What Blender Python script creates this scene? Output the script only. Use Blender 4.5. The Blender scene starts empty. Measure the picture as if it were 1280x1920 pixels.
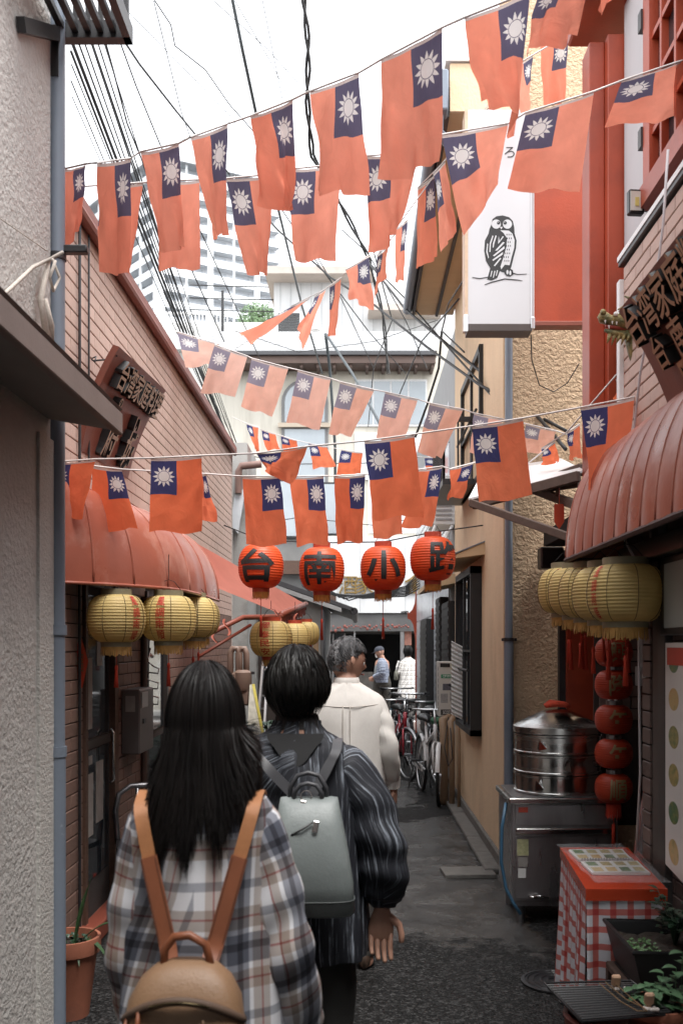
import bpy, bmesh, math, random
from mathutils import Vector as V, Matrix
random.seed(7)
R = random.random
PI = math.pi
SC = bpy.context.scene
COL = SC.collection
# ---------------------------------------------------------------- camera
F, CX, CY, HC = 1870.0, 670.0, 1210.0, 1.62      # focal length and vanishing point of the alley in photo pixels, eye height
cam_d = bpy.data.cameras.new('camera'); cam = bpy.data.objects.new('camera', cam_d); COL.objects.link(cam)
cam.location = (0, 0, HC); cam.rotation_euler = (PI/2, 0, 0)
cam_d.sensor_fit = 'HORIZONTAL'; cam_d.sensor_width = 24.0; cam_d.lens = F/1280*24.0
cam_d.shift_x = -(CX-640)/1280; cam_d.shift_y = (CY-960)/1280
cam_d.clip_start = 0.05; cam_d.clip_end = 3000
cam_d.dof.use_dof = True; cam_d.dof.focus_distance = 6.2; cam_d.dof.aperture_fstop = 5.0
SC.camera = cam
# ---------------------------------------------------------------- world, sun, exposure
SUN_EL, SUN_AZ = math.radians(70), math.radians(150)
w = bpy.data.worlds.new('World'); SC.world = w; w.use_nodes = True
nt = w.node_tree; nt.nodes.clear()
sky = nt.nodes.new('ShaderNodeTexSky'); sky.sky_type = 'NISHITA'; sky.sun_disc = False
sky.sun_elevation = SUN_EL; sky.sun_rotation = SUN_AZ; sky.air_density = 1.0; sky.dust_density = 1.0; sky.ozone_density = 1.0
hs = nt.nodes.new('ShaderNodeHueSaturation'); hs.inputs['Saturation'].default_value = 0.10
bg = nt.nodes.new('ShaderNodeBackground'); bg.inputs['Strength'].default_value = 0.15
wo = nt.nodes.new('ShaderNodeOutputWorld')
nt.links.new(sky.outputs[0], hs.inputs['Color']); nt.links.new(hs.outputs[0], bg.inputs['Color']); nt.links.new(bg.outputs[0], wo.inputs['Surface'])
sd = bpy.data.lights.new('sun', 'SUN'); sun = bpy.data.objects.new('sun', sd); COL.objects.link(sun)
sd.energy = 1.3; sd.angle = math.radians(30); sd.color = (1.0, 0.97, 0.93)
sun.rotation_euler = (PI/2-SUN_EL, 0, PI-SUN_AZ)
SC.view_settings.view_transform = 'Standard'; SC.view_settings.look = 'None'
SC.view_settings.gamma = 1.0; SC.view_settings.use_curve_mapping = False
SC.view_settings.exposure = 2.0
SC.cycles.max_bounces = 8; SC.cycles.transparent_max_bounces = 12
# ---------------------------------------------------------------- photo pixel -> place
def P(px, py, s): return V(((px-CX)/s, F/s, HC+(CY-py)/s))          # s = pixels per metre at that distance
def PD(px, py, d): return P(px, py, F/d)
def PX(px, py, X): return P(px, py, (px-CX)/X)                       # on the wall plane x = X
# ---------------------------------------------------------------- materials
MATS = {}
def nodes(name):
    m = bpy.data.materials.new(name); m.use_nodes = True; t = m.node_tree
    return m, t, t.nodes['Principled BSDF']
def N(t, kind, **kw):
    n = t.nodes.new(kind)
    for k, v in kw.items():
        if k in n.inputs: n.inputs[k].default_value = v
        else: setattr(n, k, v)
    return n
def c4(c): return (c[0], c[1], c[2], 1)
def mat(name, col, rough=0.7, metal=0.0, var=0.12, scale=6.0, bump=0.0, bscale=80.0, col2=None, c2scale=1.5, c2lo=0.5, c2hi=0.7, rnd=0.0, spec=0.5, stretch=None, coat=0.0, rvar=0.0):
    """procedural: base colour with noise, an optional second colour in patches, fine relief and a per-object shade"""
    if name in MATS: return MATS[name]
    m, t, b = nodes(name); L = t.links.new
    tc = N(t, 'ShaderNodeTexCoord'); src = tc.outputs['Object']
    if stretch:
        mp = N(t, 'ShaderNodeMapping'); mp.inputs['Scale'].default_value = stretch; L(src, mp.inputs[0]); src = mp.outputs[0]
    n1 = N(t, 'ShaderNodeTexNoise', Scale=scale, Detail=6.0, Roughness=0.6); L(src, n1.inputs['Vector'])
    mx = N(t, 'ShaderNodeMix', data_type='RGBA'); L(n1.outputs['Fac'], mx.inputs['Factor'])
    mx.inputs['A'].default_value = c4([x*(1-var*1.6) for x in col]); mx.inputs['B'].default_value = c4([min(1, x*(1+var*1.6)) for x in col])
    out = mx.outputs['Result']
    if col2:
        n2 = N(t, 'ShaderNodeTexNoise', Scale=c2scale, Detail=8.0, Roughness=0.65); L(src, n2.inputs['Vector'])
        mr = N(t, 'ShaderNodeMapRange'); mr.inputs['From Min'].default_value = c2lo; mr.inputs['From Max'].default_value = c2hi; L(n2.outputs['Fac'], mr.inputs['Value'])
        m2 = N(t, 'ShaderNodeMix', data_type='RGBA'); L(mr.outputs['Result'], m2.inputs['Factor']); L(out, m2.inputs['A']); m2.inputs['B'].default_value = c4(col2); out = m2.outputs['Result']
    if rnd:
        oi = N(t, 'ShaderNodeObjectInfo'); mr2 = N(t, 'ShaderNodeMapRange'); L(oi.outputs['Random'], mr2.inputs['Value'])
        mr2.inputs['To Min'].default_value = 1-rnd; mr2.inputs['To Max'].default_value = 1+rnd
        h = N(t, 'ShaderNodeHueSaturation'); L(mr2.outputs['Result'], h.inputs['Value']); L(out, h.inputs['Color']); out = h.outputs[0]
    L(out, b.inputs['Base Color'])
    b.inputs['Roughness'].default_value = rough; b.inputs['Metallic'].default_value = metal; b.inputs['Specular IOR Level'].default_value = spec
    if coat: b.inputs['Coat Weight'].default_value = coat
    if rvar:
        n4 = N(t, 'ShaderNodeTexNoise', Scale=scale*0.6, Detail=5.0); L(src, n4.inputs['Vector'])
        mr3 = N(t, 'ShaderNodeMapRange'); mr3.inputs['From Min'].default_value = .35; mr3.inputs['From Max'].default_value = .65
        mr3.inputs['To Min'].default_value = max(.03, rough-rvar); mr3.inputs['To Max'].default_value = min(1, rough+rvar); L(n4.outputs['Fac'], mr3.inputs['Value']); L(mr3.outputs[0], b.inputs['Roughness'])
    if bump:
        n3 = N(t, 'ShaderNodeTexNoise', Scale=bscale, Detail=4.0, Roughness=0.55); L(src, n3.inputs['Vector'])
        bp = N(t, 'ShaderNodeBump', Strength=min(1, bump), Distance=0.004+0.3/bscale); L(n3.outputs['Fac'], bp.inputs['Height']); L(bp.outputs[0], b.inputs['Normal'])
    MATS[name] = m; return m
def glass_mat(name, col=(0.02, 0.025, 0.03), rough=0.06):
    return mat(name, col, rough, var=.05, spec=.8)
# ---------------------------------------------------------------- objects
ORIG = {}
def thing(name, label, cat, loc, group=None):
    o = bpy.data.objects.new(name, None); COL.objects.link(o); o.empty_display_size = .1
    o.location = loc; ORIG[o.name] = V(loc); o['label'] = label; o['category'] = cat
    if group: o['group'] = group
    return o
def tag(o, label, cat, group=None, kind=None):
    if label: o['label'] = label
    if cat: o['category'] = cat
    if group: o['group'] = group
    if kind: o['kind'] = kind
    return o
class MB:
    """collects faces in world (or local) coordinates; obj() links them as one mesh object"""
    def __init__(s): s.v = []; s.f = []; s.uv = {}; s.mi = []; s.cur = 0
    def add(s, vs, fs, uvs=None):
        o = len(s.v); s.v += [V(x) for x in vs]
        for k, f in enumerate(fs):
            if uvs: s.uv[len(s.f)] = [uvs[i] for i in f]
            s.f.append([i+o for i in f]); s.mi.append(s.cur)
        return s
    def box(s, x0, x1, y0, y1, z0, z1, c=0.0):
        if x0 > x1: x0, x1 = x1, x0
        if y0 > y1: y0, y1 = y1, y0
        if z0 > z1: z0, z1 = z1, z0
        return s.obox(V(((x0+x1)/2, (y0+y1)/2, (z0+z1)/2)), (x1-x0, y1-y0, z1-z0), None, c)
    def obox(s, c0, size, rot=None, c=0.0):
        hx, hy, hz = size[0]/2, size[1]/2, size[2]/2; rot = rot or Matrix.Identity(3); c0 = V(c0)
        c = min(c, hx*.9, hy*.9, hz*.9)
        if c <= 0:
            vs = [V((a*hx, b*hy, d*hz)) for a in (-1, 1) for b in (-1, 1) for d in (-1, 1)]
            fs = [(0, 1, 3, 2), (4, 6, 7, 5), (0, 4, 5, 1), (2, 3, 7, 6), (0, 2, 6, 4), (1, 5, 7, 3)]
        else:
            bm = bmesh.new(); bmesh.ops.create_cube(bm, size=1.0)
            for q in bm.verts: q.co = V((q.co.x*hx*2, q.co.y*hy*2, q.co.z*hz*2))
            bmesh.ops.bevel(bm, geom=list(bm.edges), offset=c, segments=1, affect='EDGES', profile=.5)
            bm.verts.index_update(); vs = [q.co.copy() for q in bm.verts]; fs = [[q.index for q in f.verts] for f in bm.faces]; bm.free()
        return s.add([c0+rot @ q for q in vs], fs)
    def bar(s, a, b, wx, wz=None, c=0.0, up=None):
        a, b = V(a), V(b); d = b-a; wz = wz or wx
        y = d.normalized(); u = V(up) if up else (V((0, 0, 1)) if abs(y.z) < .95 else V((1, 0, 0)))
        x = y.cross(u).normalized(); z = x.cross(y)
        return s.obox((a+b)/2, (wx, d.length, wz), Matrix((x, y, z)).transposed(), c)
    def tube(s, path, r, n=8, cap=True, closed=False):
        pts = [V(p) for p in path]; rs = r if isinstance(r, (list, tuple)) else [r]*len(pts)
        rings = []; prev = None
        for i, p in enumerate(pts):
            if closed: t = pts[(i+1) % len(pts)]-pts[i-1]
            else: t = pts[min(i+1, len(pts)-1)]-pts[max(i-1, 0)]
            t = t.normalized() if t.length > 1e-9 else V((0, 0, 1))
            if prev is None:
                u = V((0, 0, 1)) if abs(t.z) < .9 else V((1, 0, 0)); x = t.cross(u).normalized()
            else:
                x = prev-t*prev.dot(t); x = x.normalized() if x.length > 1e-6 else t.orthogonal().normalized()
            prev = x; y = t.cross(x)
            rings.append([p+(x*math.cos(2*PI*k/n)+y*math.sin(2*PI*k/n))*rs[i] for k in range(n)])
        return s.loft(rings, cap and not closed, closed)
    def loft(s, rings, cap=True, closed=False, uv=False, loop=True):
        n = len(rings[0]); vs = [p for r in rings for p in r]; fs = []
        m = len(rings); kk = n if loop else n-1
        for i in range(m if closed else m-1):
            for k in range(kk):
                a, b = i*n+k, i*n+(k+1) % n; c, d = ((i+1) % m)*n+(k+1) % n, ((i+1) % m)*n+k
                fs.append((a, b, c, d))
        o = len(s.f)
        s.add(vs, fs)
        if uv:
            q = 0
            for i in range(m-1):
                for k in range(kk):
                    s.uv[o+q] = [(k/n, i/(m-1)), ((k+1)/n, i/(m-1)), ((k+1)/n, (i+1)/(m-1)), (k/n, (i+1)/(m-1))]; q += 1
        if cap and loop:
            b = len(s.v)-len(vs)
            s.f.append([b+k for k in range(n)][::-1]); s.mi.append(s.cur)
            s.f.append([b+(m-1)*n+k for k in range(n)]); s.mi.append(s.cur)
        return s
    def cyl(s, a, b, r, n=12, r2=None, cap=True): return s.tube([a, b], [r, r if r2 is None else r2], n, cap)
    def lathe(s, prof, n=24, c=(0, 0, 0), cap=False):
        c = V(c)
        return s.loft([[c+V((r*math.cos(2*PI*k/n), r*math.sin(2*PI*k/n), z)) for k in range(n)] for r, z in prof], cap)
    def ball(s, c, r, n=12, m=8, sc=(1, 1, 1)):
        c = V(c)
        return s.loft([[c+V((r*sc[0]*math.sin(a)*math.cos(2*PI*k/n), r*sc[1]*math.sin(a)*math.sin(2*PI*k/n), r*sc[2]*math.cos(a))) for k in range(n)] for a in [PI*(.02+.96*i/m) for i in range(m+1)]])
    def poly(s, pts, th):
        """flat outline with thickness vector th"""
        n = len(pts); pts = [V(p) for p in pts]; th = V(th)
        return s.add(pts+[p+th for p in pts], [list(range(n))[::-1], list(range(n, 2*n))]+[(k, (k+1) % n, n+(k+1) % n, n+k) for k in range(n)])
    def grid(s, fn, nu, nv, uv=True):
        vs = []; uvs = []
        for j in range(nv+1):
            for i in range(nu+1): vs.append(fn(i/nu, j/nv)); uvs.append((i/nu, j/nv))
        fs = [(j*(nu+1)+i, j*(nu+1)+i+1, (j+1)*(nu+1)+i+1, (j+1)*(nu+1)+i) for j in range(nv) for i in range(nu)]
        return s.add(vs, fs, uvs if uv else None)
    def mesh(s, name, off=V((0, 0, 0))):
        me = bpy.data.meshes.new(name); me.from_pydata([tuple(p-off) for p in s.v], [], s.f)
        if s.uv:
            ul = me.uv_layers.new(name='UV'); k = 0
            for i, f in enumerate(s.f):
                u = s.uv.get(i)
                for j in range(len(f)):
                    if u: ul.data[k].uv = u[j]
                    k += 1
        return me
    def obj(s, name, m, parent=None, smooth=False, loc=None, local=False, kind=None):
        off = V((0, 0, 0)) if local else (ORIG.get(parent.name, V((0, 0, 0))) if parent else (V(loc) if loc is not None else V((0, 0, 0))))
        me = s.mesh(name, off)
        ms = m if isinstance(m, (list, tuple)) else [m]
        for q in ms: me.materials.append(q)
        if len(ms) > 1:
            for i, p in enumerate(me.polygons): p.material_index = s.mi[i]
        if smooth:
            for p in me.polygons: p.use_smooth = True
            if smooth != True: 
                try: me.set_sharp_from_angle(angle=math.radians(smooth))
                except Exception: pass
        o = bpy.data.objects.new(name, me); COL.objects.link(o)
        if parent: o.parent = parent; ORIG[o.name] = ORIG.get(parent.name, V((0, 0, 0)))
        elif loc is not None: o.location = loc; ORIG[o.name] = V(loc)
        if kind: o['kind'] = kind
        return o
def dup(o, parent=None):
    c = o.copy(); COL.objects.link(c); c.parent = parent
    for ch in list(o.children): dup(ch, c)
    return c
def quick(name, m, parent, fn, smooth=False, **kw):
    b = MB(); fn(b); return b.obj(name, m, parent, smooth, **kw)
def text2d(s, size=1.0, offset=0.0, depth=0.0, cuts=0):
    """glyph outlines of s as (verts2d, faces), centred"""
    c = bpy.data.curves.new('t', 'FONT'); c.body = s; c.size = size; c.offset = offset; c.align_x = 'CENTER'; c.resolution_u = 3
    o = bpy.data.objects.new('t', c); COL.objects.link(o); bpy.context.view_layer.update()
    me = bpy.data.meshes.new_from_object(o.evaluated_get(bpy.context.evaluated_depsgraph_get()))
    bpy.data.objects.remove(o); bpy.data.curves.remove(c)
    bm = bmesh.new(); bm.from_mesh(me); bpy.data.meshes.remove(me)
    bmesh.ops.triangulate(bm, faces=bm.faces[:])
    bmesh.ops.remove_doubles(bm, verts=bm.verts[:], dist=size*1e-4)
    for _ in range(cuts):
        bmesh.ops.subdivide_edges(bm, edges=[e for e in bm.edges if e.calc_length() > size*.10], cuts=1); bmesh.ops.triangulate(bm, faces=bm.faces[:])
    bm.verts.index_update()
    vs = [(q.co.x, q.co.y) for q in bm.verts]; fs = [[q.index for q in f.verts] for f in bm.faces]; bm.free()
    if vs:
        y0 = min(q[1] for q in vs); y1 = max(q[1] for q in vs); x0 = min(q[0] for q in vs); x1 = max(q[0] for q in vs)
        vs = [(x-(x0+x1)/2, y-(y0+y1)/2) for x, y in vs]
    return vs, fs
def noise1(x, seed=0): return math.sin(x*1.7+seed*3.1)*.5+math.sin(x*3.9+seed*1.3+1)*.3+math.sin(x*8.3+seed*.7+2)*.2
# ================================================================ materials used all over
brick_pink = mat('brick_pink', (.55, .40, .34), .75, var=.10, scale=9, bump=.25, bscale=120, rnd=.07, stretch=(1, 1, 1), col2=(.45, .33, .28), c2scale=.8, c2lo=.5, c2hi=.75)
brick_dark = mat('brick_dark', (.12, .085, .075), .5, var=.15, scale=9, bump=.2, bscale=120, rnd=.18)
mortar = mat('mortar', (.045, .035, .032), .9, bump=.3)
mortar_light = mat('mortar_light', (.22, .20, .19), .9, bump=.3)
stucco_grey = mat('stucco_grey', (.50, .48, .455), .9, var=.08, scale=3, bump=1.0, bscale=46, col2=(.40, .38, .355), c2scale=1.6, c2lo=.5, c2hi=.8)
pipe_blue = mat('pipe_blue', (.17, .20, .245), .45, var=.07, scale=5, col2=(.30, .33, .36), c2scale=9, c2lo=.66, c2hi=.72)
dark_metal = mat('dark_metal', (.02, .02, .022), .4, var=.2)
black_rubber = mat('black_rubber', (.012, .012, .013), .55, var=.2)
cable_black = mat('cable_black', (.013, .013, .014), .55, var=.2)
cable_grey = mat('cable_grey', (.05, .06, .065), .5)
steel = mat('steel', (.55, .55, .54), .22, 1.0, var=.08, scale=3, rvar=.1, stretch=(1, 1, 8))
steel_dull = mat('steel_dull', (.30, .30, .31), .38, 1.0, var=.12, scale=4, rvar=.1)
alu = mat('alu', (.6, .61, .62), .3, 1.0, var=.05)
red_paint = mat('red_paint', (.37, .055, .02), .42, var=.12, scale=3, bump=.12, bscale=90, col2=(.24, .036, .015), c2scale=2, c2lo=.45, c2hi=.7)
red_brown = mat('red_brown', (.20, .05, .03), .5, var=.15, scale=4, bump=.1)
white_wall = mat('white_wall', (.60, .61, .62), .7, var=.05, stretch=(3, 3, .3), col2=(.45, .46, .46), c2scale=.9, c2lo=.5, c2hi=.8)
white_paint = mat('white_paint', (.8, .8, .8), .5, var=.03)
cream_wall = mat('cream_wall', (.58, .55, .48), .8, var=.06, stretch=(3, 3, .3), col2=(.44, .41, .35), c2scale=.9)
window_dark = glass_mat('window_dark')
window_pale = mat('window_pale', (.30, .34, .37), .12, var=.2, scale=1.0, spec=.8)
wood_dark = mat('wood_dark', (.085, .045, .03), .6, var=.3, scale=4, stretch=(2, 2, 14), bump=.15)
wood_grey = mat('wood_grey', (.10, .065, .05), .7, var=.25, scale=5, stretch=(1, 6, 6), bump=.2)
door_dark = mat('door_dark', (.035, .026, .023), .45, var=.2)
roof_dark = mat('roof_dark', (.05, .05, .055), .5, var=.15)
plaster_grey = mat('plaster_grey', (.36, .355, .34), .9, var=.1, scale=4, bump=.4, bscale=60, col2=(.2, .2, .19), c2scale=1.6)
plastic_white = mat('plastic_white', (.72, .72, .70), .4, var=.03)
plastic_grey = mat('plastic_grey', (.33, .33, .33), .4, var=.05)
leaf_green = mat('leaf_green', (.035, .085, .03), .5, var=.35, scale=12, rnd=.2)
leaf_dark = mat('leaf_dark', (.02, .055, .028), .42, var=.3, scale=12, rnd=.25)
soil = mat('soil', (.03, .022, .016), .95, var=.4, scale=30, bump=.8, bscale=60)
terracotta = mat('terracotta', (.30, .105, .06), .75, var=.12, scale=7, bump=.15, col2=(.22, .085, .055), c2scale=4)

# tan stucco with a coarse trowelled relief
def tan_stucco():
    m, t, b = nodes('tan_stucco'); L = t.links.new
    tc = N(t, 'ShaderNodeTexCoord')
    n0 = N(t, 'ShaderNodeTexNoise', Scale=7.0, Detail=3.0); L(tc.outputs['Object'], n0.inputs['Vector'])
    ad = N(t, 'ShaderNodeMix', data_type='VECTOR'); ad.inputs['Factor'].default_value = .06
    L(tc.outputs['Object'], ad.inputs['A']); L(n0.outputs['Color'], ad.inputs['B'])
    n1 = N(t, 'ShaderNodeTexNoise', Scale=40.0, Detail=4.0, Roughness=.55, Distortion=.5); L(ad.outputs['Result'], n1.inputs['Vector'])
    cr = N(t, 'ShaderNodeMapRange'); cr.inputs['From Min'].default_value = .36; cr.inputs['From Max'].default_value = .64; L(n1.outputs['Fac'], cr.inputs['Value'])
    bp = N(t, 'ShaderNodeBump', Strength=.8, Distance=.014); L(cr.outputs[0], bp.inputs['Height']); L(bp.outputs[0], b.inputs['Normal'])
    n2 = N(t, 'ShaderNodeTexNoise', Scale=1.3, Detail=6.0); L(tc.outputs['Object'], n2.inputs['Vector'])
    mx = N(t, 'ShaderNodeMix', data_type='RGBA'); mx.inputs['A'].default_value = (.64, .47, .31, 1); mx.inputs['B'].default_value = (.53, .38, .245, 1); L(n2.outputs['Fac'], mx.inputs['Factor'])
    L(mx.outputs['Result'], b.inputs['Base Color']); b.inputs['Roughness'].default_value = .9
    return m
TAN = tan_stucco()
tan_smooth = mat('tan_smooth', (.66, .49, .32), .85, var=.08, bump=.5, bscale=55, col2=(.50, .36, .23), c2scale=1.8, c2lo=.52, c2hi=.75, stretch=(1, 1, .6))
tan_soffit = mat('tan_soffit', (.58, .43, .26), .7, var=.08, scale=3, stretch=(.3, 3, 1))

# ================================================================ ground
def asphalt():
    m, t, b = nodes('asphalt'); L = t.links.new
    tc = N(t, 'ShaderNodeTexCoord')
    n1 = N(t, 'ShaderNodeTexNoise', Scale=160.0, Detail=3.0); L(tc.outputs['Object'], n1.inputs['Vector'])
    v1 = N(t, 'ShaderNodeTexVoronoi', Scale=110.0); L(tc.outputs['Object'], v1.inputs['Vector'])
    n2 = N(t, 'ShaderNodeTexNoise', Scale=1.1, Detail=7.0, Roughness=.65); L(tc.outputs['Object'], n2.inputs['Vector'])
    cr = N(t, 'ShaderNodeValToRGB'); e = cr.color_ramp.elements
    e[0].position = .3; e[0].color = (.018, .018, .019, 1); e[1].position = .8; e[1].color = (.075, .074, .072, 1); L(n1.outputs['Fac'], cr.inputs[0])
    mx = N(t, 'ShaderNodeMix', data_type='RGBA', blend_type='MULTIPLY'); mx.inputs['Factor'].default_value = .6
    L(cr.outputs[0], mx.inputs['A']); r2 = N(t, 'ShaderNodeMapRange'); r2.inputs['To Min'].default_value = .55; r2.inputs['To Max'].default_value = 1.6; L(n2.outputs['Fac'], r2.inputs['Value']); L(r2.outputs[0], mx.inputs['B'])
    L(mx.outputs['Result'], b.inputs['Base Color'])
    rr = N(t, 'ShaderNodeMapRange'); rr.inputs['From Min'].default_value = .4; rr.inputs['From Max'].default_value = .62; rr.inputs['To Min'].default_value = .42; rr.inputs['To Max'].default_value = .85
    L(n2.outputs['Fac'], rr.inputs['Value']); L(rr.outputs[0], b.inputs['Roughness'])
    bp = N(t, 'ShaderNodeBump', Strength=.7, Distance=.006); L(v1.outputs['Distance'], bp.inputs['Height']); L(bp.outputs[0], b.inputs['Normal'])
    return m
ASPHALT = asphalt()
def worn_ground():
    """asphalt with a ragged, wet, worn concrete strip down the middle of the alley"""
    m, t, b = nodes('worn_ground'); L = t.links.new
    def mth(op, a, b_=None, c=None, clamp=False):
        n = t.nodes.new('ShaderNodeMath'); n.operation = op; n.use_clamp = clamp
        for i, x in enumerate((a, b_, c)):
            if x is None: continue
            if isinstance(x, (int, float)): n.inputs[i].default_value = x
            else: L(x, n.inputs[i])
        return n.outputs[0]
    tc = N(t, 'ShaderNodeTexCoord'); co = tc.outputs['Object']
    sx = N(t, 'ShaderNodeSeparateXYZ'); L(co, sx.inputs[0]); x, y = sx.outputs[0], sx.outputs[1]
    def noise(sc, det=6.0, ro=.6, dist=0.0):
        n = N(t, 'ShaderNodeTexNoise', Scale=sc, Detail=det, Roughness=ro, Distortion=dist); L(co, n.inputs['Vector']); return n.outputs['Fac']
    def rng(v, a, b_, c=0.0, d=1.0):
        n = N(t, 'ShaderNodeMapRange'); n.inputs['From Min'].default_value = a; n.inputs['From Max'].default_value = b_; n.inputs['To Min'].default_value = c; n.inputs['To Max'].default_value = d; L(v, n.inputs['Value']); return n.outputs[0]
    big = noise(1.5, 7.0, .62); fine = noise(120.0, 4.0, .7); mid = noise(4.2, 10.0, .7, .3); low = noise(.6, 4.0)
    vor = N(t, 'ShaderNodeTexVoronoi', Scale=75.0); L(co, vor.inputs['Vector'])
    # worn strip: between y 4.9 and 9.3, x -.6 .. 1.0
    dx = mth('ABSOLUTE', mth('SUBTRACT', x, .22)); dy = mth('ABSOLUTE', mth('SUBTRACT', y, 7.35))
    fld = mth('MAXIMUM', mth('DIVIDE', dx, .86), mth('DIVIDE', dy, 2.1))
    fld = mth('ADD', fld, mth('MULTIPLY', mth('SUBTRACT', big, .5), .9)); fld = mth('ADD', fld, mth('MULTIPLY', mth('SUBTRACT', mid, .5), .35))
    d2 = mth('ABSOLUTE', mth('SUBTRACT', y, 11.0)); f2 = mth('ADD', mth('MAXIMUM', mth('DIVIDE', mth('ABSOLUTE', mth('SUBTRACT', x, .2)), .5), mth('DIVIDE', d2, 1.1)), mth('MULTIPLY', mth('SUBTRACT', mid, .5), 1.4))
    mask = mth('MAXIMUM', rng(fld, .96, .91), rng(f2, .95, .87))
    asp = N(t, 'ShaderNodeValToRGB'); e = asp.color_ramp.elements; e[0].position = .35; e[0].color = (.006, .006, .0064, 1); e[1].position = .80; e[1].color = (.034, .033, .032, 1); L(fine, asp.inputs[0])
    am = N(t, 'ShaderNodeMix', data_type='RGBA', blend_type='MULTIPLY'); am.inputs['Factor'].default_value = 1.0; spk = N(t, 'ShaderNodeSeparateColor'); L(vor.outputs['Color'], spk.inputs[0]); L(asp.outputs[0], am.inputs['A']); L(mth('MULTIPLY', rng(big, .3, .7, .55, 1.5), mth('ADD', .45, mth('MULTIPLY', mth('POWER', spk.outputs[0], 3.0), 2.6))), am.inputs['B'])
    con = N(t, 'ShaderNodeValToRGB'); e = con.color_ramp.elements; e[0].position = .36; e[0].color = (.012, .0115, .011, 1); e[1].position = .78; e[1].color = (.062, .058, .053, 1); L(mid, con.inputs[0])
    mx = N(t, 'ShaderNodeMix', data_type='RGBA'); L(mask, mx.inputs['Factor']); L(am.outputs['Result'], mx.inputs['A']); L(con.outputs[0], mx.inputs['B']); L(mx.outputs['Result'], b.inputs['Base Color'])
    wet = mth('ADD', rng(mid, .42, .70, .05, .36), mth('MULTIPLY', low, .1)); dry = rng(big, .35, .65, .5, .85)
    rm = N(t, 'ShaderNodeMix', data_type='FLOAT'); L(mask, rm.inputs['Factor']); L(dry, rm.inputs['A']); L(wet, rm.inputs['B']); L(rm.outputs['Result'], b.inputs['Roughness'])
    L(rng(mask, 0, 1, .15, .9), b.inputs['Specular IOR Level'])
    h = mth('ADD', mth('MULTIPLY', vor.outputs['Distance'], mth('SUBTRACT', .35, mth('MULTIPLY', mask, .3))), mth('MULTIPLY', mth('MULTIPLY', mid, mask), 2.2)); h = mth('ADD', h, mth('MULTIPLY', big, .8))
    bp = N(t, 'ShaderNodeBump', Strength=.9, Distance=.020); L(h, bp.inputs['Height']); L(bp.outputs[0], b.inputs['Normal'])
    return m
GROUND = worn_ground()
g = MB(); g.grid(lambda u, v: V((-400+800*u, -30+830*v, 0)), 8, 8, False); g.obj('ground', GROUND, kind='structure')
conc_edge = mat('concrete_edge', (.13, .125, .115), .8, var=.3, scale=12, bump=.5, bscale=40)
g = MB()
for i in range(14):
    y0 = 7.06+i*.6; g.box(.90, 1.05, y0, y0+.594, 0, .035+.01*R(), .008)
g.obj('kerb', conc_edge, kind='structure')
o = quick('drain_slab', conc_edge, None, lambda b: b.obox(V((.78, 7.05, .012)), (.36, .26, .03), Matrix.Rotation(.06, 3, 'Z'), .004)); tag(o, 'pale concrete drain slab let into the wet alley paving', 'slab')
brown_pave = mat('brown_pave', (.16, .115, .10), .8, var=.12, scale=20, bump=.3)
quick('pavement', brown_pave, None, lambda b: b.box(-14, 14, 19.0, 21.4, -.05, .006), kind='structure')
quick('road', ASPHALT, None, lambda b: b.box(-30, 30, 21.4, 22.2, -.05, .004), kind='structure')
quick('road_marking', white_paint, None, lambda b: b.box(-12, 12, 20.95, 21.25, .006, .011), kind='structure')

# ================================================================ brick facing
def brick_wall(root, name, X, y0, y1, z0, z1, bl, bh, m, openings, indiv, sgn, mort=.006, proud=.012, dx=0.0, score=None, m_low=None, zsplit=0.0):
    """running-bond facing on the plane x = X: the pieces that show largest are parts of their own, the rest one mesh"""
    pieces = []
    nr = int(round((z1-z0)/bh))
    for r in range(nr):
        za, zb = z0+r*bh+mort/2, z0+(r+1)*bh-mort/2
        off = (r % 2)*bl/2; k = -1
        while True:
            a = y0+k*bl+off; b_ = a+bl; k += 1
            if a >= y1-.01: break
            a, b_ = max(a, y0)+mort/2, min(b_, y1)-mort/2
            if b_-a < .02: continue
            segs = [(a, b_)]
            for (oy0, oy1, oz0, oz1) in openings:
                if zb > oz0 and za < oz1:
                    ns = []
                    for (p, q) in segs:
                        if q <= oy0 or p >= oy1: ns.append((p, q)); continue
                        if p < oy0-.02: ns.append((p, oy0))
                        if q > oy1+.02: ns.append((oy1, q))
                    segs = ns
            for (p, q) in segs: pieces.append((p, q, za, zb))
    def key(t):
        c = V((X, (t[0]+t[1])/2, (t[2]+t[3])/2)); s = F/max(.3, c.y); px = CX+c.x*s; py = CY-(c.z-HC)*s
        inn = 0 <= px <= 1280 and 0 <= py <= 1920
        if score: inn = inn and score(px, py)
        return (0 if inn else 1, c.y)
    pieces.sort(key=key)
    cache = {}
    for t in pieces[:indiv]:
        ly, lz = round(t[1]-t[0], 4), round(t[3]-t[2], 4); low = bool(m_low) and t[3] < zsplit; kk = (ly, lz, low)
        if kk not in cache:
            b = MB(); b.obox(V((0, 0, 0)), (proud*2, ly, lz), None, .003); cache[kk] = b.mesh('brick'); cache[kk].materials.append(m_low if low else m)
        o = bpy.data.objects.new('brick', cache[kk]); COL.objects.link(o); o.parent = root
        o.location = V((X+sgn*(R()*.0015), (t[0]+t[1])/2, (t[2]+t[3])/2))-ORIG[root.name]
    b = MB()
    for t in pieces[indiv:]:
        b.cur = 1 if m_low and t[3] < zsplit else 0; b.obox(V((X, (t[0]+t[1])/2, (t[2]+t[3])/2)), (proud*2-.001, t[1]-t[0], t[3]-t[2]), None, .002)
    b.obj(name, [m, m_low] if m_low else m, root, kind='stuff')

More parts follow.
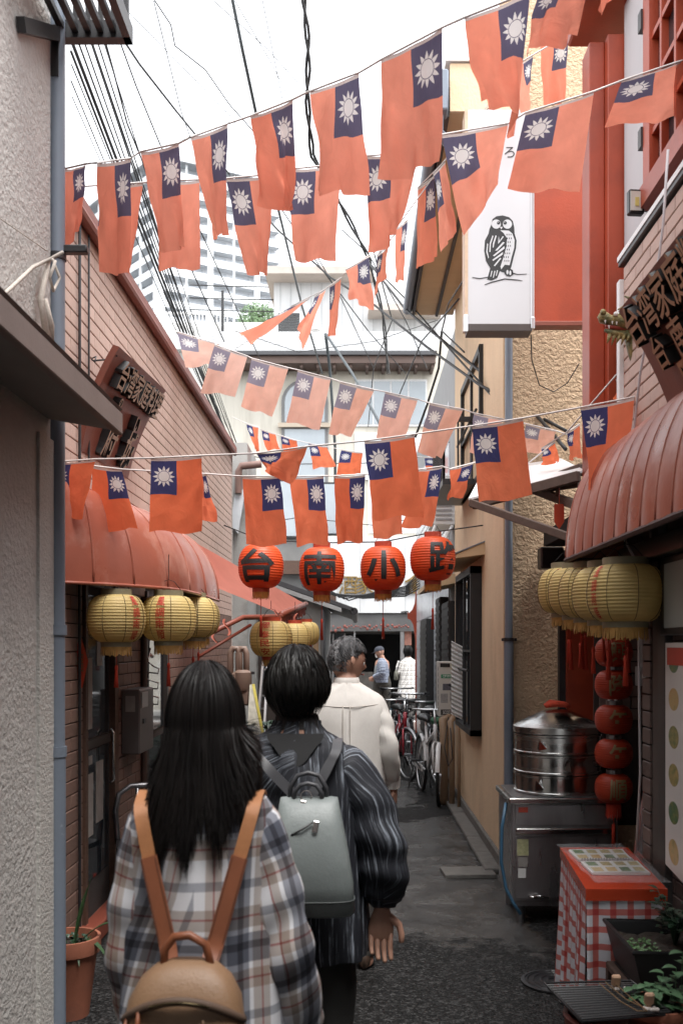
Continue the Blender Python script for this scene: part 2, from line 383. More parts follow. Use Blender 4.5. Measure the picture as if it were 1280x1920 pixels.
# ================================================================ near grey building on the left
XG = -1.2; YG = 3.90
t = thing('grey_building', 'rough grey stucco building with a projecting eave and blue drainpipe', 'building', (XG-.6, 2.2, 0))
quick('wall', stucco_grey, t, lambda b: b.box(XG-3, XG, -9, YG, 0, 4.75))
quick('corner_strip', mat('stucco_light', (.5, .48, .45), .9, var=.08, bump=1.0, bscale=70), t, lambda b: b.box(XG-.3, XG+.012, YG-.17, YG+.004, 0, 2.42))
trim = mat('eave_trim', (.21, .165, .15), .6, var=.15, bump=.1)
soff = mat('eave_soffit', (.26, .24, .225), .85, var=.08)
def eave(b):
    b.poly([(XG, 0.3, 2.50), (XG+.26, 0.3, 2.455), (XG+.26, 0.3, 2.50), (XG, 0.3, 2.62)], (0, YG-.3-.02, 0))
quick('eave', soff, t, eave)
quick('eave_fascia', trim, t, lambda b: b.box(XG+.255, XG+.285, .3, YG-.01, 2.44, 2.525, .004))
quick('eave_flashing', trim, t, lambda b: b.poly([(XG+.27, .3, 2.53), (XG-.0, .3, 2.645), (XG+.0, .3, 2.655), (XG+.285, .3, 2.54)], (0, YG-.31, 0)))
p = MB()
xp, yp = XG+.015, YG+.035
p.tube([(xp, yp, .0), (xp, yp, 1.2)], .034, 14); pipe = p.obj('drainpipe', pipe_blue, t, 40)
quick('drainpipe', pipe_blue, t, lambda b: b.tube([(xp, yp, 1.2), (xp, yp, 4.75)], .031, 14), 40)
for z in (1.68, 1.2): quick('pipe_collar', pipe_blue, t, lambda b: b.tube([(xp, yp, z-.02), (xp, yp, z+.02)], .038, 14), 40)
quick('pipe_clip', dark_metal, t, lambda b: (b.tube([(xp, yp, 3.14), (xp, yp, 3.165)], .037, 12), b.box(xp-.02, xp+.12, yp-.01, yp+.03, 3.17, 3.2, .004)), 40)
# black window guard high on the wall
wg = thing('window_guard', 'black steel window guard high on the grey stucco wall', 'window guard', PX(60, 40, XG+.1))
def guard(b):
    z = 4.05
    for k in range(5): b.box(XG+.02+k*.05, XG+.045+k*.05, 3.35, 3.98, z, z+.025)
    b.box(XG, XG+.3, 3.95, 4.0, z-.02, z+.05); b.box(XG+.27, XG+.3, 3.3, 4.0, z-.02, z+.05); b.box(XG, XG+.3, 3.3, 3.34, z-.02, z+.05)
quick('frame', dark_metal, wg, guard)
quick('bracket', dark_metal, wg, lambda b: (b.bar((XG+.02, 3.5, 3.8), (XG+.02, 3.97, 4.05), .03, .05), b.box(XG, XG+.03, 3.9, 3.95, 3.85, 4.05)))
for k in range(6): quick('upright_bar', dark_metal, wg, lambda b: b.box(XG+.02+k*.05, XG+.04+k*.05, 3.96, 3.98, 4.07, 5.0))
# white rope tied round the pipe
rope = mat('rope', (.5, .45, .40), .9, var=.2, scale=60, bump=.6, bscale=200)
b = MB()
pts = [PX(-30, 585, XG+.03), PX(20, 540, XG+.03), PX(62, 500, XG+.03), PX(95, 485, XG+.04), PX(118, 472, XG+.09)]
b.tube(pts, .007, 6)
b.tube([PX(98, 485, XG+.06), PX(112, 520, XG+.07), PX(100, 545, XG+.06), PX(93, 520, XG+.06), PX(104, 488, XG+.08)], .006, 6)
b.tube([PX(90, 490, XG+.03), PX(76, 560, XG+.03), PX(85, 615, XG+.03), PX(98, 640, XG+.03), PX(96, 610, XG+.05), PX(84, 560, XG+.04)], [.011, .012, .014, .014, .012, .01], 6)
b.tube([PX(-20, 395, XG+.02), PX(88, 470, XG+.03)], .002, 5)
o = b.obj('rope', rope, None, True, loc=PX(62, 500, XG+.03)); tag(o, 'knotted off-white rope tied to the blue drainpipe', 'rope')

# ================================================================ brick shop on the left
XB = -1.5; YB0, YB1, ZB = 4.25, 11.8, 3.92
shop = thing('brick_shop', 'pink tile-brick shop on the left with dark glazed door', 'building', (XB-1, 8, 0))
quick('wall', mortar, shop, lambda b: b.box(XB-3.5, XB, YG+.02, YB1, 0, ZB))
DOOR = (5.40, 6.12, .10, 2.0); WIN = (7.0, 7.75, .2, 2.0)
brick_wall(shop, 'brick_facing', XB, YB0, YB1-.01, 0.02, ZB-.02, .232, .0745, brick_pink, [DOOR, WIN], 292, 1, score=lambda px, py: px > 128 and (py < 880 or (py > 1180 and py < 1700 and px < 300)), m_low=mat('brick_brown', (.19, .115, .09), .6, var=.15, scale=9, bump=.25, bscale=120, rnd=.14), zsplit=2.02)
quick('roof_trim', red_brown, shop, lambda b: b.box(XB-.05, XB+.07, YB0, YB1+.03, ZB-.02, ZB+.05, .006))
quick('roof_gutter', red_brown, shop, lambda b: b.tube([(XB+.05, YB0, ZB-.03), (XB+.05, YB1, ZB-.03)], .03, 8), 40)
quick('corner_trim', mat('trim_pale', (.45, .40, .37), .7), shop, lambda b: b.box(XB-.02, XB+.02, YB1-.01, YB1+.03, 0, ZB-.03))
# door
d = quick('door', door_dark, shop, lambda b: b.box(XB-.03, XB-.005, DOOR[0], DOOR[1], DOOR[2], DOOR[3]))
quick('door_frame', wood_dark, shop, lambda b: (b.box(XB-.04, XB+.03, DOOR[0], DOOR[0]+.05, .1, 2.0), b.box(XB-.04, XB+.035, DOOR[1]-.09, DOOR[1], .1, 2.0), b.box(XB-.04, XB+.03, DOOR[0], DOOR[1], 1.95, 2.02)))
quick('pane', window_dark, d, lambda b: b.box(XB-.006, XB+.003, DOOR[0]+.08, DOOR[1]-.12, 1.1, 1.9))
quick('pane', window_dark, d, lambda b: b.box(XB-.006, XB+.003, DOOR[0]+.08, DOOR[1]-.12, .3, 1.03))
quick('mid_rail', door_dark, d, lambda b: b.box(XB-.006, XB+.012, DOOR[0]+.06, DOOR[1]-.1, 1.04, 1.09))
paper = mat('paper_grey', (.30, .28, .26), .8, var=.25, scale=14)
for (a, b_, z0, z1) in ((5.52, 5.62, 1.15, 1.55), (5.7, 5.86, .6, .95), (5.5, 5.64, .55, .9), (5.72, 5.84, 1.5, 1.7), (5.55, 5.62, .95, 1.0)):
    quick('notice', paper, d, lambda b: b.box(XB+.004, XB+.007, a, b_, z0, z1))
quick('handle', steel, d, lambda b: b.tube([(XB+.03, 5.93, .8), (XB+.05, 5.93, .82), (XB+.05, 5.93, 1.1), (XB+.03, 5.93, 1.12)], .009, 8), True)
quick('door_step', red_brown, shop, lambda b: b.box(XB, XB+.10, 5.25, 6.6, 0, .10, .01))
w_ = quick('window', door_dark, shop, lambda b: b.box(XB-.03, XB-.003, WIN[0], WIN[1], WIN[2], WIN[3]))
quick('pane', window_dark, w_, lambda b: b.box(XB-.004, XB+.004, WIN[0]+.05, WIN[1]-.05, 1.0, 1.95))
quick('pane', window_dark, w_, lambda b: b.box(XB-.004, XB+.004, WIN[0]+.05, WIN[1]-.05, .28, .94))
quick('window_frame', door_dark, w_, lambda b: (b.box(XB-.01, XB+.03, WIN[0]-.02, WIN[0]+.04, .2, 2), b.box(XB-.01, XB+.03, WIN[1]-.04, WIN[1]+.02, .2, 2)))
quick('downpipe', mat('pipe_brown', (.07, .04, .03), .5), shop, lambda b: b.tube([(XB+.035, 6.85, 0), (XB+.035, 6.85, 1.95)], .022, 10), 40)
quick('downpipe', dark_metal, shop, lambda b: b.tube([(XB+.03, 5.28, 0), (XB+.03, 5.28, ZB-.05)], .008, 6))
quick('downpipe', dark_metal, shop, lambda b: b.tube([(XB+.03, 5.46, 2.3), (XB+.03, 5.46, ZB-.05)], .006, 6))

# ================================================================ tan stucco building on the right
XT, YT, YT1, ZT = 1.04, 7.06, 10.6, 6.3
tb = thing('stucco_building', 'tan rough-stucco building on the right with black framed bay windows', 'building', (XT+1.2, YT+1.6, 0))
quick('wall', TAN, tb, lambda b: b.box(XT, XT+5, YT, YT1, 0, ZT))
quick('side_render', tan_smooth, tb, lambda b: b.box(XT-.006, XT+.05, YT+.012, YT1-.01, .0, ZT-.01))
quick('plinth', conc_edge, tb, lambda b: b.box(XT-.03, XT+.02, YT-.03, YT1, 0, .12, .01))
xq, yq = XT+.022, YT-.055
quick('drainpipe', pipe_blue, tb, lambda b: b.tube([(xq, yq, .05), (xq, yq, 1.66)], .033, 14), 40)
quick('drainpipe', pipe_blue, tb, lambda b: b.tube([(xq, yq, 1.64), (xq, yq, 5.9)], .027, 14), 40)
for z in (1.66, 3.0, 4.3, .6): quick('pipe_clip', dark_metal, tb, lambda b: (b.tube([(xq, yq, z-.012), (xq, yq, z+.012)], .038, 12), b.box(xq-.045, xq+.06, yq+.02, yq+.05, z-.01, z+.01)), 40)
# deep roof overhang above the alley
quick('roof_soffit', tan_soffit, tb, lambda b: b.box(XT-.42, XT-.005, YT-.35, YT1+.2, 5.2, 5.3))
quick('roof_fascia', mat('fascia_brown', (.06, .05, .045), .6), tb, lambda b: b.box(XT-.45, XT-.422, YT-.35, YT1+.2, 5.18, 5.38))
quick('soffit_batten', mat('fascia_brown', (.06, .05, .045), .6), tb, lambda b: b.box(XT-.2, XT-.17, YT-.35, YT1+.2, 5.18, 5.199))
quick('gutter', pipe_blue, tb, lambda b: b.tube([(XT-.50, YT-.35, 5.25), (XT-.50, YT1+.2, 5.25)], .05, 10), 40)
quick('barge_board', tan_smooth, tb, lambda b: b.box(XT-.42, XT-.006, YT-.38, YT-.351, 5.2, 5.52))
quick('rain_head', pipe_blue, tb, lambda b: (b.box(XT-.58, XT-.44, YT-.5, YT-.36, 5.15, 5.42, .01), b.tube([(XT-.5, YT-.42, 5.16), (XT-.5, YT-.40, 5.05), (XT-.42, YT-.33, 5.0), (XT+.02, YT-.06, 4.8)], .035, 10)), 40)
quick('roof_edge', white_paint, tb, lambda b: b.box(XT-.45, XT-.004, YT-.40, YT+3.8, 5.53, 5.6))
# black bay windows on the alley side
blackwood = mat('black_board', (.012, .012, .013), .5, var=.2)
def bay(y0, y1, z0, z1, out):
    w_ = quick('bay_window', blackwood, tb, lambda b: (b.box(XT-out, XT, y0, y0+.05, z0, z1), b.box(XT-out, XT, y1-.05, y1, z0, z1), b.box(XT-out, XT, y0, y1, z0, z0+.05), b.box(XT-out, XT, y0, y1, z1-.06, z1)))
    quick('pane', window_dark, w_, lambda b: b.box(XT-out+.04, XT-out+.05, y0+.05, y1-.05, z0+.05, z1-.06))
    quick('bar', blackwood, w_, lambda b: b.box(XT-out+.01, XT-out+.035, (y0+y1)/2-.02, (y0+y1)/2+.02, z0+.05, z1-.06))
    quick('cross_bar', blackwood, w_, lambda b: b.box(XT-out+.005, XT-out+.03, y0+.05, y1-.05, (z0+z1)/2-.01, (z0+z1)/2+.01))
    quick('rail', blackwood, w_, lambda b: b.tube([(XT-out-.03, y0-.04, z0+.55), (XT-out-.03, y1, z0+.55)], .012, 6))
bay(8.3, 9.6, .86, 2.28, .10)
quick('window_hood', tan_soffit, tb, lambda b: b.poly([(XT, 8.1, 2.36), (XT-.24, 8.1, 2.33), (XT-.24, 8.1, 2.36), (XT, 8.1, 2.46)], (0, 1.9, 0)))
quick('hood_flashing', mat('flash_blue', (.2, .23, .27), .5), tb, lambda b: b.poly([(XT, 8.09, 2.463), (XT-.25, 8.09, 2.362), (XT-.25, 8.09, 2.372), (XT, 8.09, 2.473)], (0, 1.92, 0)))
bay(8.2, 9.7, 3.0, 4.1, .04)
# black balcony guard
def balc(b):
    for k in range(9): b.box(XT-.30, XT-.285, 8.6+k*.15, 8.62+k*.15, 3.05, 3.55)
    for k in range(3): b.box(XT-.30+k*.12, XT-.285+k*.12, 8.6, 8.62, 3.05, 3.55)
    b.box(XT-.31, XT-.28, 8.58, 9.85, 3.55, 3.59); b.box(XT-.31, XT, 8.58, 8.62, 3.55, 3.59); b.box(XT-.31, XT, 8.55, 9.85, 3.0, 3.05)
quick('balcony_guard', dark_metal, tb, balc)
# the louvred screen beside the bay window
lv = thing('corrugated_screen', 'white corrugated sheet screen fixed beside the black bay window', 'screen', (XT-.16, 9.2, 1.0))
def corr(u, v):
    return V((.842+.098*u, 8.95+.014*math.sin(v*PI*2*17), 1.00+.66*v-.05*u))
b = MB(); b.grid(corr, 1, 140, False); b.grid(lambda u, v: corr(u, v)+V((0, .006, 0)), 1, 140, False); b.obj('sheet', plastic_white, lv, True)
quick('bracket', dark_metal, lv, lambda b: (b.bar((.90, 8.96, 1.55), (.96, 9.02, 1.55), .015), b.bar((.90, 8.96, 1.15), (.96, 9.02, 1.15), .015), b.bar((.905, 8.975, 1.15), (.905, 8.975, 1.55), .012)))
# utility box with stickers
ub = thing('utility_box', 'pale grey metal meter box covered with stickers on the stucco wall', 'meter box', PD(835, 1345, 10.25))
UX0, UX1, UY, UZ0, UZ1 = PD(822, 0, 10.2).x, 1.04, 10.2, PD(0, 1344, 10.2).z, PD(0, 1241, 10.2).z
ub_m = mat('box_grey', (.46, .45, .42), .55, var=.06, bump=.05)
quick('cabinet', ub_m, ub, lambda b: b.box(UX0, UX1, UY, UY+.3, UZ0, UZ1, .006))
quick('vent', dark_metal, ub, lambda b: [b.box(UX0-.003, UX0-.001, UY+.03, UY+.05, UZ0+.05+k*.06, UZ0+.09+k*.06) for k in range(8)])
for (u0, u1, v0, v1, cc) in ((.08, .55, .9, .97, (.01, .01, .01)), (.6, .92, .86, .95, (.6, .5, .05)), (.12, .8, .7, .77, (.02, .2, .1)), (.2, .6, .48, .6, (.08, .08, .1)), (.1, .45, .25, .42, (.25, .25, .25)), (.55, .9, .28, .45, (.2, .2, .2)), (.1, .85, .03, .13, (.03, .03, .03)), (.5, .85, .55, .64, (.5, .5, .5))):
    quick('sticker', mat('sticker_%d' % int(cc[0]*1000+cc[1]*100), cc, .5, var=.5, scale=60), ub, lambda b: b.box(UX0+(UX1-UX0)*u0, UX0+(UX1-UX0)*u1, UY-.0025, UY-.0005, UZ0+(UZ1-UZ0)*v0, UZ0+(UZ1-UZ0)*v1))
def flat_text(name, s, c, h, m, parent, wide=None, right=V((1, 0, 0)), up=V((0, 0, 1)), off=0.0, depth=0.0, normal=None):
    vs, fs = text2d(s, 1.0, off); hh = max(y for x, y in vs)-min(y for x, y in vs); ww = max(x for x, y in vs)-min(x for x, y in vs)
    ky = h/hh; kx = wide/ww if wide else ky
    b = MB(); c = V(c); right = V(right); up = V(up)
    front = [c+right*(x*kx)+up*(y*ky) for x, y in vs]
    b.add(front, fs)
    if depth:
        n = normal if normal is not None else right.cross(up)
        edges = {}
        for f in fs:
            for i in range(3):
                e = (f[i], f[(i+1) % 3]); edges[e] = 1
        bnd = [e for e in edges if (e[1], e[0]) not in edges]
        o0 = len(b.v); b.v += [p-n*depth for p in front]
        for i, j in bnd: b.f.append([i, o0+i, o0+j, j]); b.mi.append(1)
    return b.obj(name, m, parent)
flat_text('sticker_lettering', 'SCOTCH', (UX0+(UX1-UX0)*.48, UY-.004, UZ0+(UZ1-UZ0)*.08), .035, plastic_white, ub, wide=.115)
flat_text('sticker_lettering', 'OPTIMIST', (UX0+(UX1-UX0)*.46, UY-.004, UZ0+(UZ1-UZ0)*.735), .028, plastic_white, ub, wide=.11)
# brown conduit pipes under it
cp = thing('conduit_pipes', 'beige conduit pipes running up the stucco wall to the meter box', 'pipes', (XT-.1, 9.95, 0))
pm = mat('conduit_tan', (.28, .19, .12), .55, var=.1)
for k, (dx, y, r) in enumerate(((.05, 9.75, .016), (.10, 9.95, .03), (.16, 10.15, .045), (.07, 10.3, .02))):
    quick('pipe', pm, cp, lambda b: b.tube([(XT-dx, y, 0), (XT-dx, y, .72), (XT-dx-.01, y+.04, .85), (XT-.06, y+.1, UZ0+.02)], r, 10), True)
quick('loop_cable', cable_black, cp, lambda b: b.tube([(XT-.12, 10.1, UZ0), (XT-.17, 10.0, .6), (XT-.14, 9.9, .42), (XT-.10, 9.85, .5), (XT-.12, 9.9, .8)], .006, 6), True)

# ================================================================ right-hand shop: pink brick above, dark brick below
XR, YR0, YR1 = 1.32, -9.0, 4.92
rs = thing('corner_shop', 'shop on the right, pink brick above its awning and dark brick below', 'building', (XR+1.2, 3.2, 0))
def rprofile(): pass
quick('wall', mortar, rs, lambda b: b.box(XR, XR+4, YR0, 4.42, 0, 2.28))
quick('upper_floor', mortar, rs, lambda b: b.box(XR, XR+4, YR0, YR1, 2.29, 3.5))
brick_wall(rs, 'brick_facing', XR, 2.6, YR1-.012, 2.3, 3.48, .232, .0655, brick_pink, [], 150, -1, score=lambda px, py: px > 1160)
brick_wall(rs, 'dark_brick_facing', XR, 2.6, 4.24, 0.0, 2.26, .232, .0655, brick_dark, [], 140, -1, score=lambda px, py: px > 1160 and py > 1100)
quick('corner_pilaster', mat('pilaster_dark', (.07, .06, .055), .6, var=.15), rs, lambda b: b.box(XR-.04, XR+.3, 4.25, 4.33, 0, 2.2))
for k in range(30): quick('brick', brick_dark, rs, lambda b: b.box(XR-.05, XR+.04, 4.335, 4.45, .02+k*.073, .02+k*.073+.066, .003))
quick('wall_coping', dark_metal, rs, lambda b: b.box(XR-.03, XR+.05, 2.0, YR1+.02, 3.49, 3.54, .004))
quick('coping_trim', white_paint, rs, lambda b: b.box(XR-.035, XR-.031, 2.0, YR1+.02, 3.515, 3.54))
quick('corner_post', white_paint, rs, lambda b: b.box(XR-.035, XR-.01, YR1-.02, YR1+.03, 2.35, 3.42, .003))
grey_up = mat('grey_panel', (.48, .46, .47), .7, var=.04)
quick('upper_wall', grey_up, rs, lambda b: b.box(XR+.06, XR+4, -9, YR1+.24, 3.5, 4.95))
# red column and red panel at the shop's far corner
quick('red_column', red_paint, rs, lambda b: (b.box(XR-.02, XR+.115, YR1+.26, YR1+.5, 2.45, 4.8, .004)))
quick('red_column_face', red_paint, rs, lambda b: b.box(XR-.10, XR-.02, YR1+.33, YR1+.5, 2.45, 4.8, .004))
quick('red_cornice', red_paint, rs, lambda b: b.box(XR-.16, XR+.5, YR1+.1, YR1+.6, 4.93, 5.15, .01))
# red lattice window on the upper wall
rw = quick('lattice_window', red_paint, rs, lambda b: (b.box(XR+.01, XR+.06, 3.35, 3.43, 3.75, 4.9), b.box(XR+.01, XR+.06, 4.55, 4.65, 3.75, 4.9), b.box(XR+.0, XR+.07, 3.3, 4.68, 3.66, 3.76)))
for k in range(5): quick('glazing_bar', red_paint, rw, lambda b: b.box(XR+.02, XR+.055, 3.6+k*.2, 3.625+k*.2, 3.76, 4.9))
for k in range(5): quick('glazing_bar', red_paint, rw, lambda b: b.box(XR+.022, XR+.052, 3.43, 4.55, 3.95+k*.22, 3.975+k*.22))
quick('pane', window_dark, rw, lambda b: b.box(XR+.053, XR+.059, 3.43, 4.55, 3.76, 4.9))
for z in (3.95, 4.5, 5.05): quick('hinge', dark_metal, rw, lambda b: b.box(XR+.0, XR+.05, 4.65, 4.70, z, z+.09))
# the recess where the steamer stands
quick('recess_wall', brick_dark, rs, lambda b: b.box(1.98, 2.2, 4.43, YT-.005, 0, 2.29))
quick('recess_red_panel', red_paint, rs, lambda b: b.box(1.44, 1.76, YT-.20, YT-.16, 0, 2.35))
quick('recess_brick_panel', mortar, rs, lambda b: b.box(1.765, 2.3, 6.2, 6.25, 0, 2.4))
for r in range(24):
    for k in range(2): quick('brick', brick_dark, rs, lambda b: b.box(1.50+k*.2+(r % 2)*.06, 1.69+k*.2+(r % 2)*.06, 6.18, 6.195, .5+r*.073, .566+r*.073, .002)) if r > 8 else None
quick('recess_backing', mortar, rs, lambda b: b.box(1.47, 1.96, 6.2, 6.22, .5, 2.3))
quick('black_post', dark_metal, rs, lambda b: (b.box(1.40, 1.455, YT-.14, YT-.08, 0, 2.28), b.box(1.26, 1.42, YT-.2, YT-.06, 2.15, 2.3, .01)))
quick('white_conduit', plastic_white, rs, lambda b: (b.tube([(1.545, 6.12, .1), (1.545, 6.12, 1.75)], .011, 8), b.tube([(1.585, 6.12, .1), (1.585, 6.12, 1.75)], .011, 8)))
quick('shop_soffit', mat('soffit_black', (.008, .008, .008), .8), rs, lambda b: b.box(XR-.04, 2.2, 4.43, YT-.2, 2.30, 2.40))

# unseen block added over the alley behind the camera to darken the foreground
bh_ = thing('sky_blocker', 'unseen plaster block added behind the camera to shut out sky light', 'house', (0, -5, 0))
quick('upper_storey', plaster_grey, bh_, lambda b: b.box(-1.18, 1.30, -8.9, .55, 2.95, 4.7))  # added bulk that keeps the sky off the near alley
quick('blocker_underside', wood_dark, bh_, lambda b: b.box(-1.17, 1.29, -8.8, .5, 2.9, 2.945))
# ================================================================ the street end: white building facing the alley
YE = 23.4; SE = F/YE
def E_(px, py): return P(px, py, SE)
def erect(b, x0, y0, x1, y1, yf, yb): a = P(x0, y0, SE); c = P(x1, y1, SE); b.box(a.x, c.x, yf, yb, a.z, c.z)
eb = thing('white_building', 'white street-end building with arched window and gold sign letters', 'building', (0, YE+2, 0))
def ebody(b):
    erect(b, 380, 640, 840, 1012, YE, YE+6)
    erect(b, 380, 1012, 600, 1345, YE, YE+6); erect(b, 782, 1012, 980, 1345, YE, YE+6)
quick('wall', cream_wall, eb, ebody)
quick('fascia_board', white_wall, eb, lambda b: erect(b, 560, 1008, 800, 1150, YE-.25, YE+5.9))
for k in range(5): quick('fascia_seam', mat('seam_grey', (.4, .41, .42), .7), eb, lambda b: erect(b, 590+k*42, 1010, 591.2+k*42, 1148, YE-.253, YE-.25))
quick('soffit_sign_band', mat('sign_band', (.10, .10, .10), .5, var=.3, scale=3), eb, lambda b: erect(b, 598, 1152, 784, 1184, YE-.2, YE+.2))
quick('shop_interior', mat('interior_black', (.012, .011, .011), .7), eb, lambda b: erect(b, 600, 1185, 782, 1346, YE+2.0, YE+2.1))
quick('shop_interior_side', mat('interior_wall', (.05, .045, .04), .7, var=.3), eb, lambda b: (erect(b, 596, 1185, 602, 1346, YE+.1, YE+2), erect(b, 780, 1185, 784, 1346, YE+.1, YE+2), erect(b, 600, 1184, 782, 1188, YE, YE+2)))
quick('shop_counter', mat('stone_front', (.20, .18, .16), .8, var=.5, scale=5, bump=.5, bscale=20), eb, lambda b: erect(b, 610, 1262, 700, 1346, YE+.8, YE+1.0))
quick('door_frame', alu, eb, lambda b: (erect(b, 622, 1186, 625, 1346, YE+.35, YE+.4), erect(b, 645, 1186, 647, 1346, YE+.35, YE+.4), erect(b, 750, 1150, 757, 1346, YE-.1, YE+.1), erect(b, 663, 1180, 666, 1250, YE-.1, YE), erect(b, 598, 1150, 603, 1346, YE-.12, YE+.05)))
quick('pane', window_dark, eb, lambda b: erect(b, 625, 1188, 645, 1340, YE+.37, YE+.38))
quick('menu_board', mat('menu_poster', (.35, .16, .12), .6, var=.7, scale=9), eb, lambda b: erect(b, 758, 1178, 771, 1210, YE-.03, YE-.01))
quick('flower_garland', mat('garland', (.16, .05, .04), .8, var=.95, scale=16), eb, lambda b: [b.ball(E_(600+i*4.2, 1176+6*noise1(i*2.3)+(4 if i < 12 else 0), )+V((0, -.28, 0)), .018+.022*R(), 6, 4) for i in range(40)], kind='stuff')
quick('shop_step', mat('step_white', (.55, .55, .53), .7), eb, lambda b: b.box(-1.2, 2.0, YE-.5, YE-.1, 0, .10))
quick('door_mat', mat('mat_blue', (.03, .08, .12), .9), eb, lambda b: b.box(-.8, 1.4, YE-.05, YE+.7, .0, .10))
# gold characters on the fascia
gold_dark = mat('gold_letter', (.30, .20, .07), .35, .6, var=.15)
for (ch, px, py, h) in (('酒', 652, 1098, 34), ('家', 683, 1098, 34), ('香', 714, 1098, 34), ('金', 776, 1096, 36)):
    c = E_(px, py)+V((0, -.30, 0)); flat_text('sign_letter', ch, c, h/SE, [gold_dark, gold_dark], eb, depth=.04, normal=V((0, -1, 0)))
# upper floors: arched window, big windows, tiled eave
def arch(b, x0, x1, y0, y1, yf, yb, n=12):
    xm = (x0+x1)/2; r = (x1-x0)/2
    pts = [E_(x0, y1), E_(x1, y1)]+[E_(xm+r*math.cos(a), y0+r-r*math.sin(a)) for a in [PI*k/n for k in range(n+1)]]
    b.poly([(p.x, yf, p.z) for p in pts][::-1], (0, yb-yf, 0))
aw = quick('arched_window', mat('frame_grey', (.16, .16, .16), .5), eb, lambda b: arch(b, 528, 615, 712, 962, YE-.06, YE-.005))
quick('pane', window_pale, aw, lambda b: (arch(b, 534, 609, 718, 792, YE-.075, YE-.061)))
quick('pane', window_pale, aw, lambda b: erect(b, 534, 806, 609, 958, YE-.075, YE-.061))
quick('sill', mat('sill_tan', (.45, .38, .30), .7), aw, lambda b: erect(b, 522, 795, 620, 803, YE-.16, YE-.062))
for (x0, x1, y0, y1) in ((665, 800, 712, 800), (665, 800, 812, 900), (455, 500, 905, 1000), (690, 790, 900, 1000)):
    w_ = quick('window', mat('frame_white', (.7, .7, .7), .5), eb, lambda b: erect(b, x0, y0, x1, y1, YE-.05, YE-.004))
    n = 4
    for k in range(n): quick('pane', window_pale if y0 < 810 else mat('curtain', (.6, .63, .64), .5, var=.1, scale=3, stretch=(12, 1, .3)), w_, lambda b: erect(b, x0+3+(x1-x0-3)*k/n, y0+4, x0+(x1-x0-3)*(k+1)/n, y1-4, YE-.062, YE-.051))
quick('roof_eave', mat('eave_brown', (.13, .085, .07), .6, var=.1), eb, lambda b: erect(b, 400, 682, 812, 696, YE-.7, YE))
quick('eave_gutter', roof_dark, eb, lambda b: erect(b, 398, 676, 814, 683, YE-.8, YE-.55))
for k in range(14): quick('eave_bracket', mat('eave_brown', (.13, .085, .07), .6), eb, lambda b: erect(b, 415+k*30, 696, 420+k*30, 702, YE-.6, YE-.01))
for k in range(9): quick('parapet_board', white_wall, eb, lambda b: erect(b, 400, 634+k*4.7, 812, 638.2+k*4.7, YE-.5+.004*k, YE-.3))
quick('upper_storey', white_wall, eb, lambda b: erect(b, 508, 505, 860, 640, YE+.8, YE+6))
for k in range(17): quick('siding_seam', mat('seam_grey', (.4, .41, .42), .7), eb, lambda b: erect(b, 520+k*20, 508, 521+k*20, 634, YE+.79, YE+.8))
quick('upper_roof', mat('roof_beige', (.45, .39, .35), .7), eb, lambda b: (erect(b, 495, 492, 700, 506, YE+.2, YE+6)))
quick('upper_roof_low', mat('roof_beige', (.45, .39, .35), .7), eb, lambda b: erect(b, 690, 566, 830, 578, YE+.1, YE+.78))
wu = quick('upper_window', mat('frame_white', (.7, .7, .7), .5), eb, lambda b: erect(b, 513, 564, 562, 637, YE+.72, YE+.785))
for k in range(14): quick('shutter_slat', mat('shutter_dark', (.05, .052, .055), .5), wu, lambda b: erect(b, 517, 568+k*4.9, 558, 572+k*4.9, YE+.70, YE+.719))
for (x0, x1) in ((622, 662), (688, 735), (754, 800)):
    a_ = thing('air_conditioner', 'white air conditioner on the white building roof, %s' % {622: 'beside the round fan unit', 688: 'middle one of the three with dark grilles', 754: 'next to the stucco building gutter'}[x0], 'air conditioner', E_(x0, 642)+V((0, .3, 0)), 'rooftop air conditioners')
    quick('casing', plastic_white, a_, lambda b: erect(b, x0-4, 622, x1+4, 645, YE+.2, YE+.6))
    quick('grille', mat('shutter_dark', (.05, .052, .055), .5), a_, lambda b: [erect(b, x0, 626+k*3.5, x1, 628.4+k*3.5, YE+.18, YE+.199) for k in range(4)])
a_ = thing('air_conditioner', 'white air conditioner with a round fan guard beside shuttered upper window', 'air conditioner', E_(590, 642)+V((0, .3, 0)), 'rooftop air conditioners')
quick('casing', plastic_white, a_, lambda b: erect(b, 570, 612, 610, 645, YE+.2, YE+.6))
quick('fan_guard', plastic_grey, a_, lambda b: [b.tube([E_(590+r*math.cos(q*PI/10), 627+r*math.sin(q*PI/10))+V((0, .18, 0)) for q in range(20)], .012, 4, closed=True) for r in (4, 8, 12, 15)])

# ================================================================ roof terrace with white railing and the tree on it
tr = thing('terrace_building', 'pale terrace block with white railing behind the brick shop', 'building', (-5, 29, 0))
ST = F/28.0
def trect(b, x0, y0, x1, y1, yf, yb): a = P(x0, y0, ST); c = P(x1, y1, ST); b.box(a.x, c.x, yf, yb, a.z, c.z)
quick('wall', mat('plaster_white', (.62, .62, .60), .85, var=.08, scale=1.5, bump=.2), tr, lambda b: trect(b, 250, 604, 512, 1100, 28, 34))
quick('parapet', white_wall, tr, lambda b: trect(b, 255, 640, 436, 660, 27.7, 27.98))
for k in range(26): quick('railing_bar', white_paint, tr, lambda b: trect(b, 262+k*6.6, 592, 264+k*6.6, 640, 27.8, 27.83))
quick('railing_top', white_paint, tr, lambda b: trect(b, 258, 589, 436, 593, 27.78, 27.85))
o = quick('roof_pole', dark_metal, tr, lambda b: trect(b, 419, 556, 424, 660, 27.5, 27.56))
tree = thing('tree', 'small round green tree on the pale roof terrace', 'tree', P(475, 604, ST)+V((0, 1, 0)))
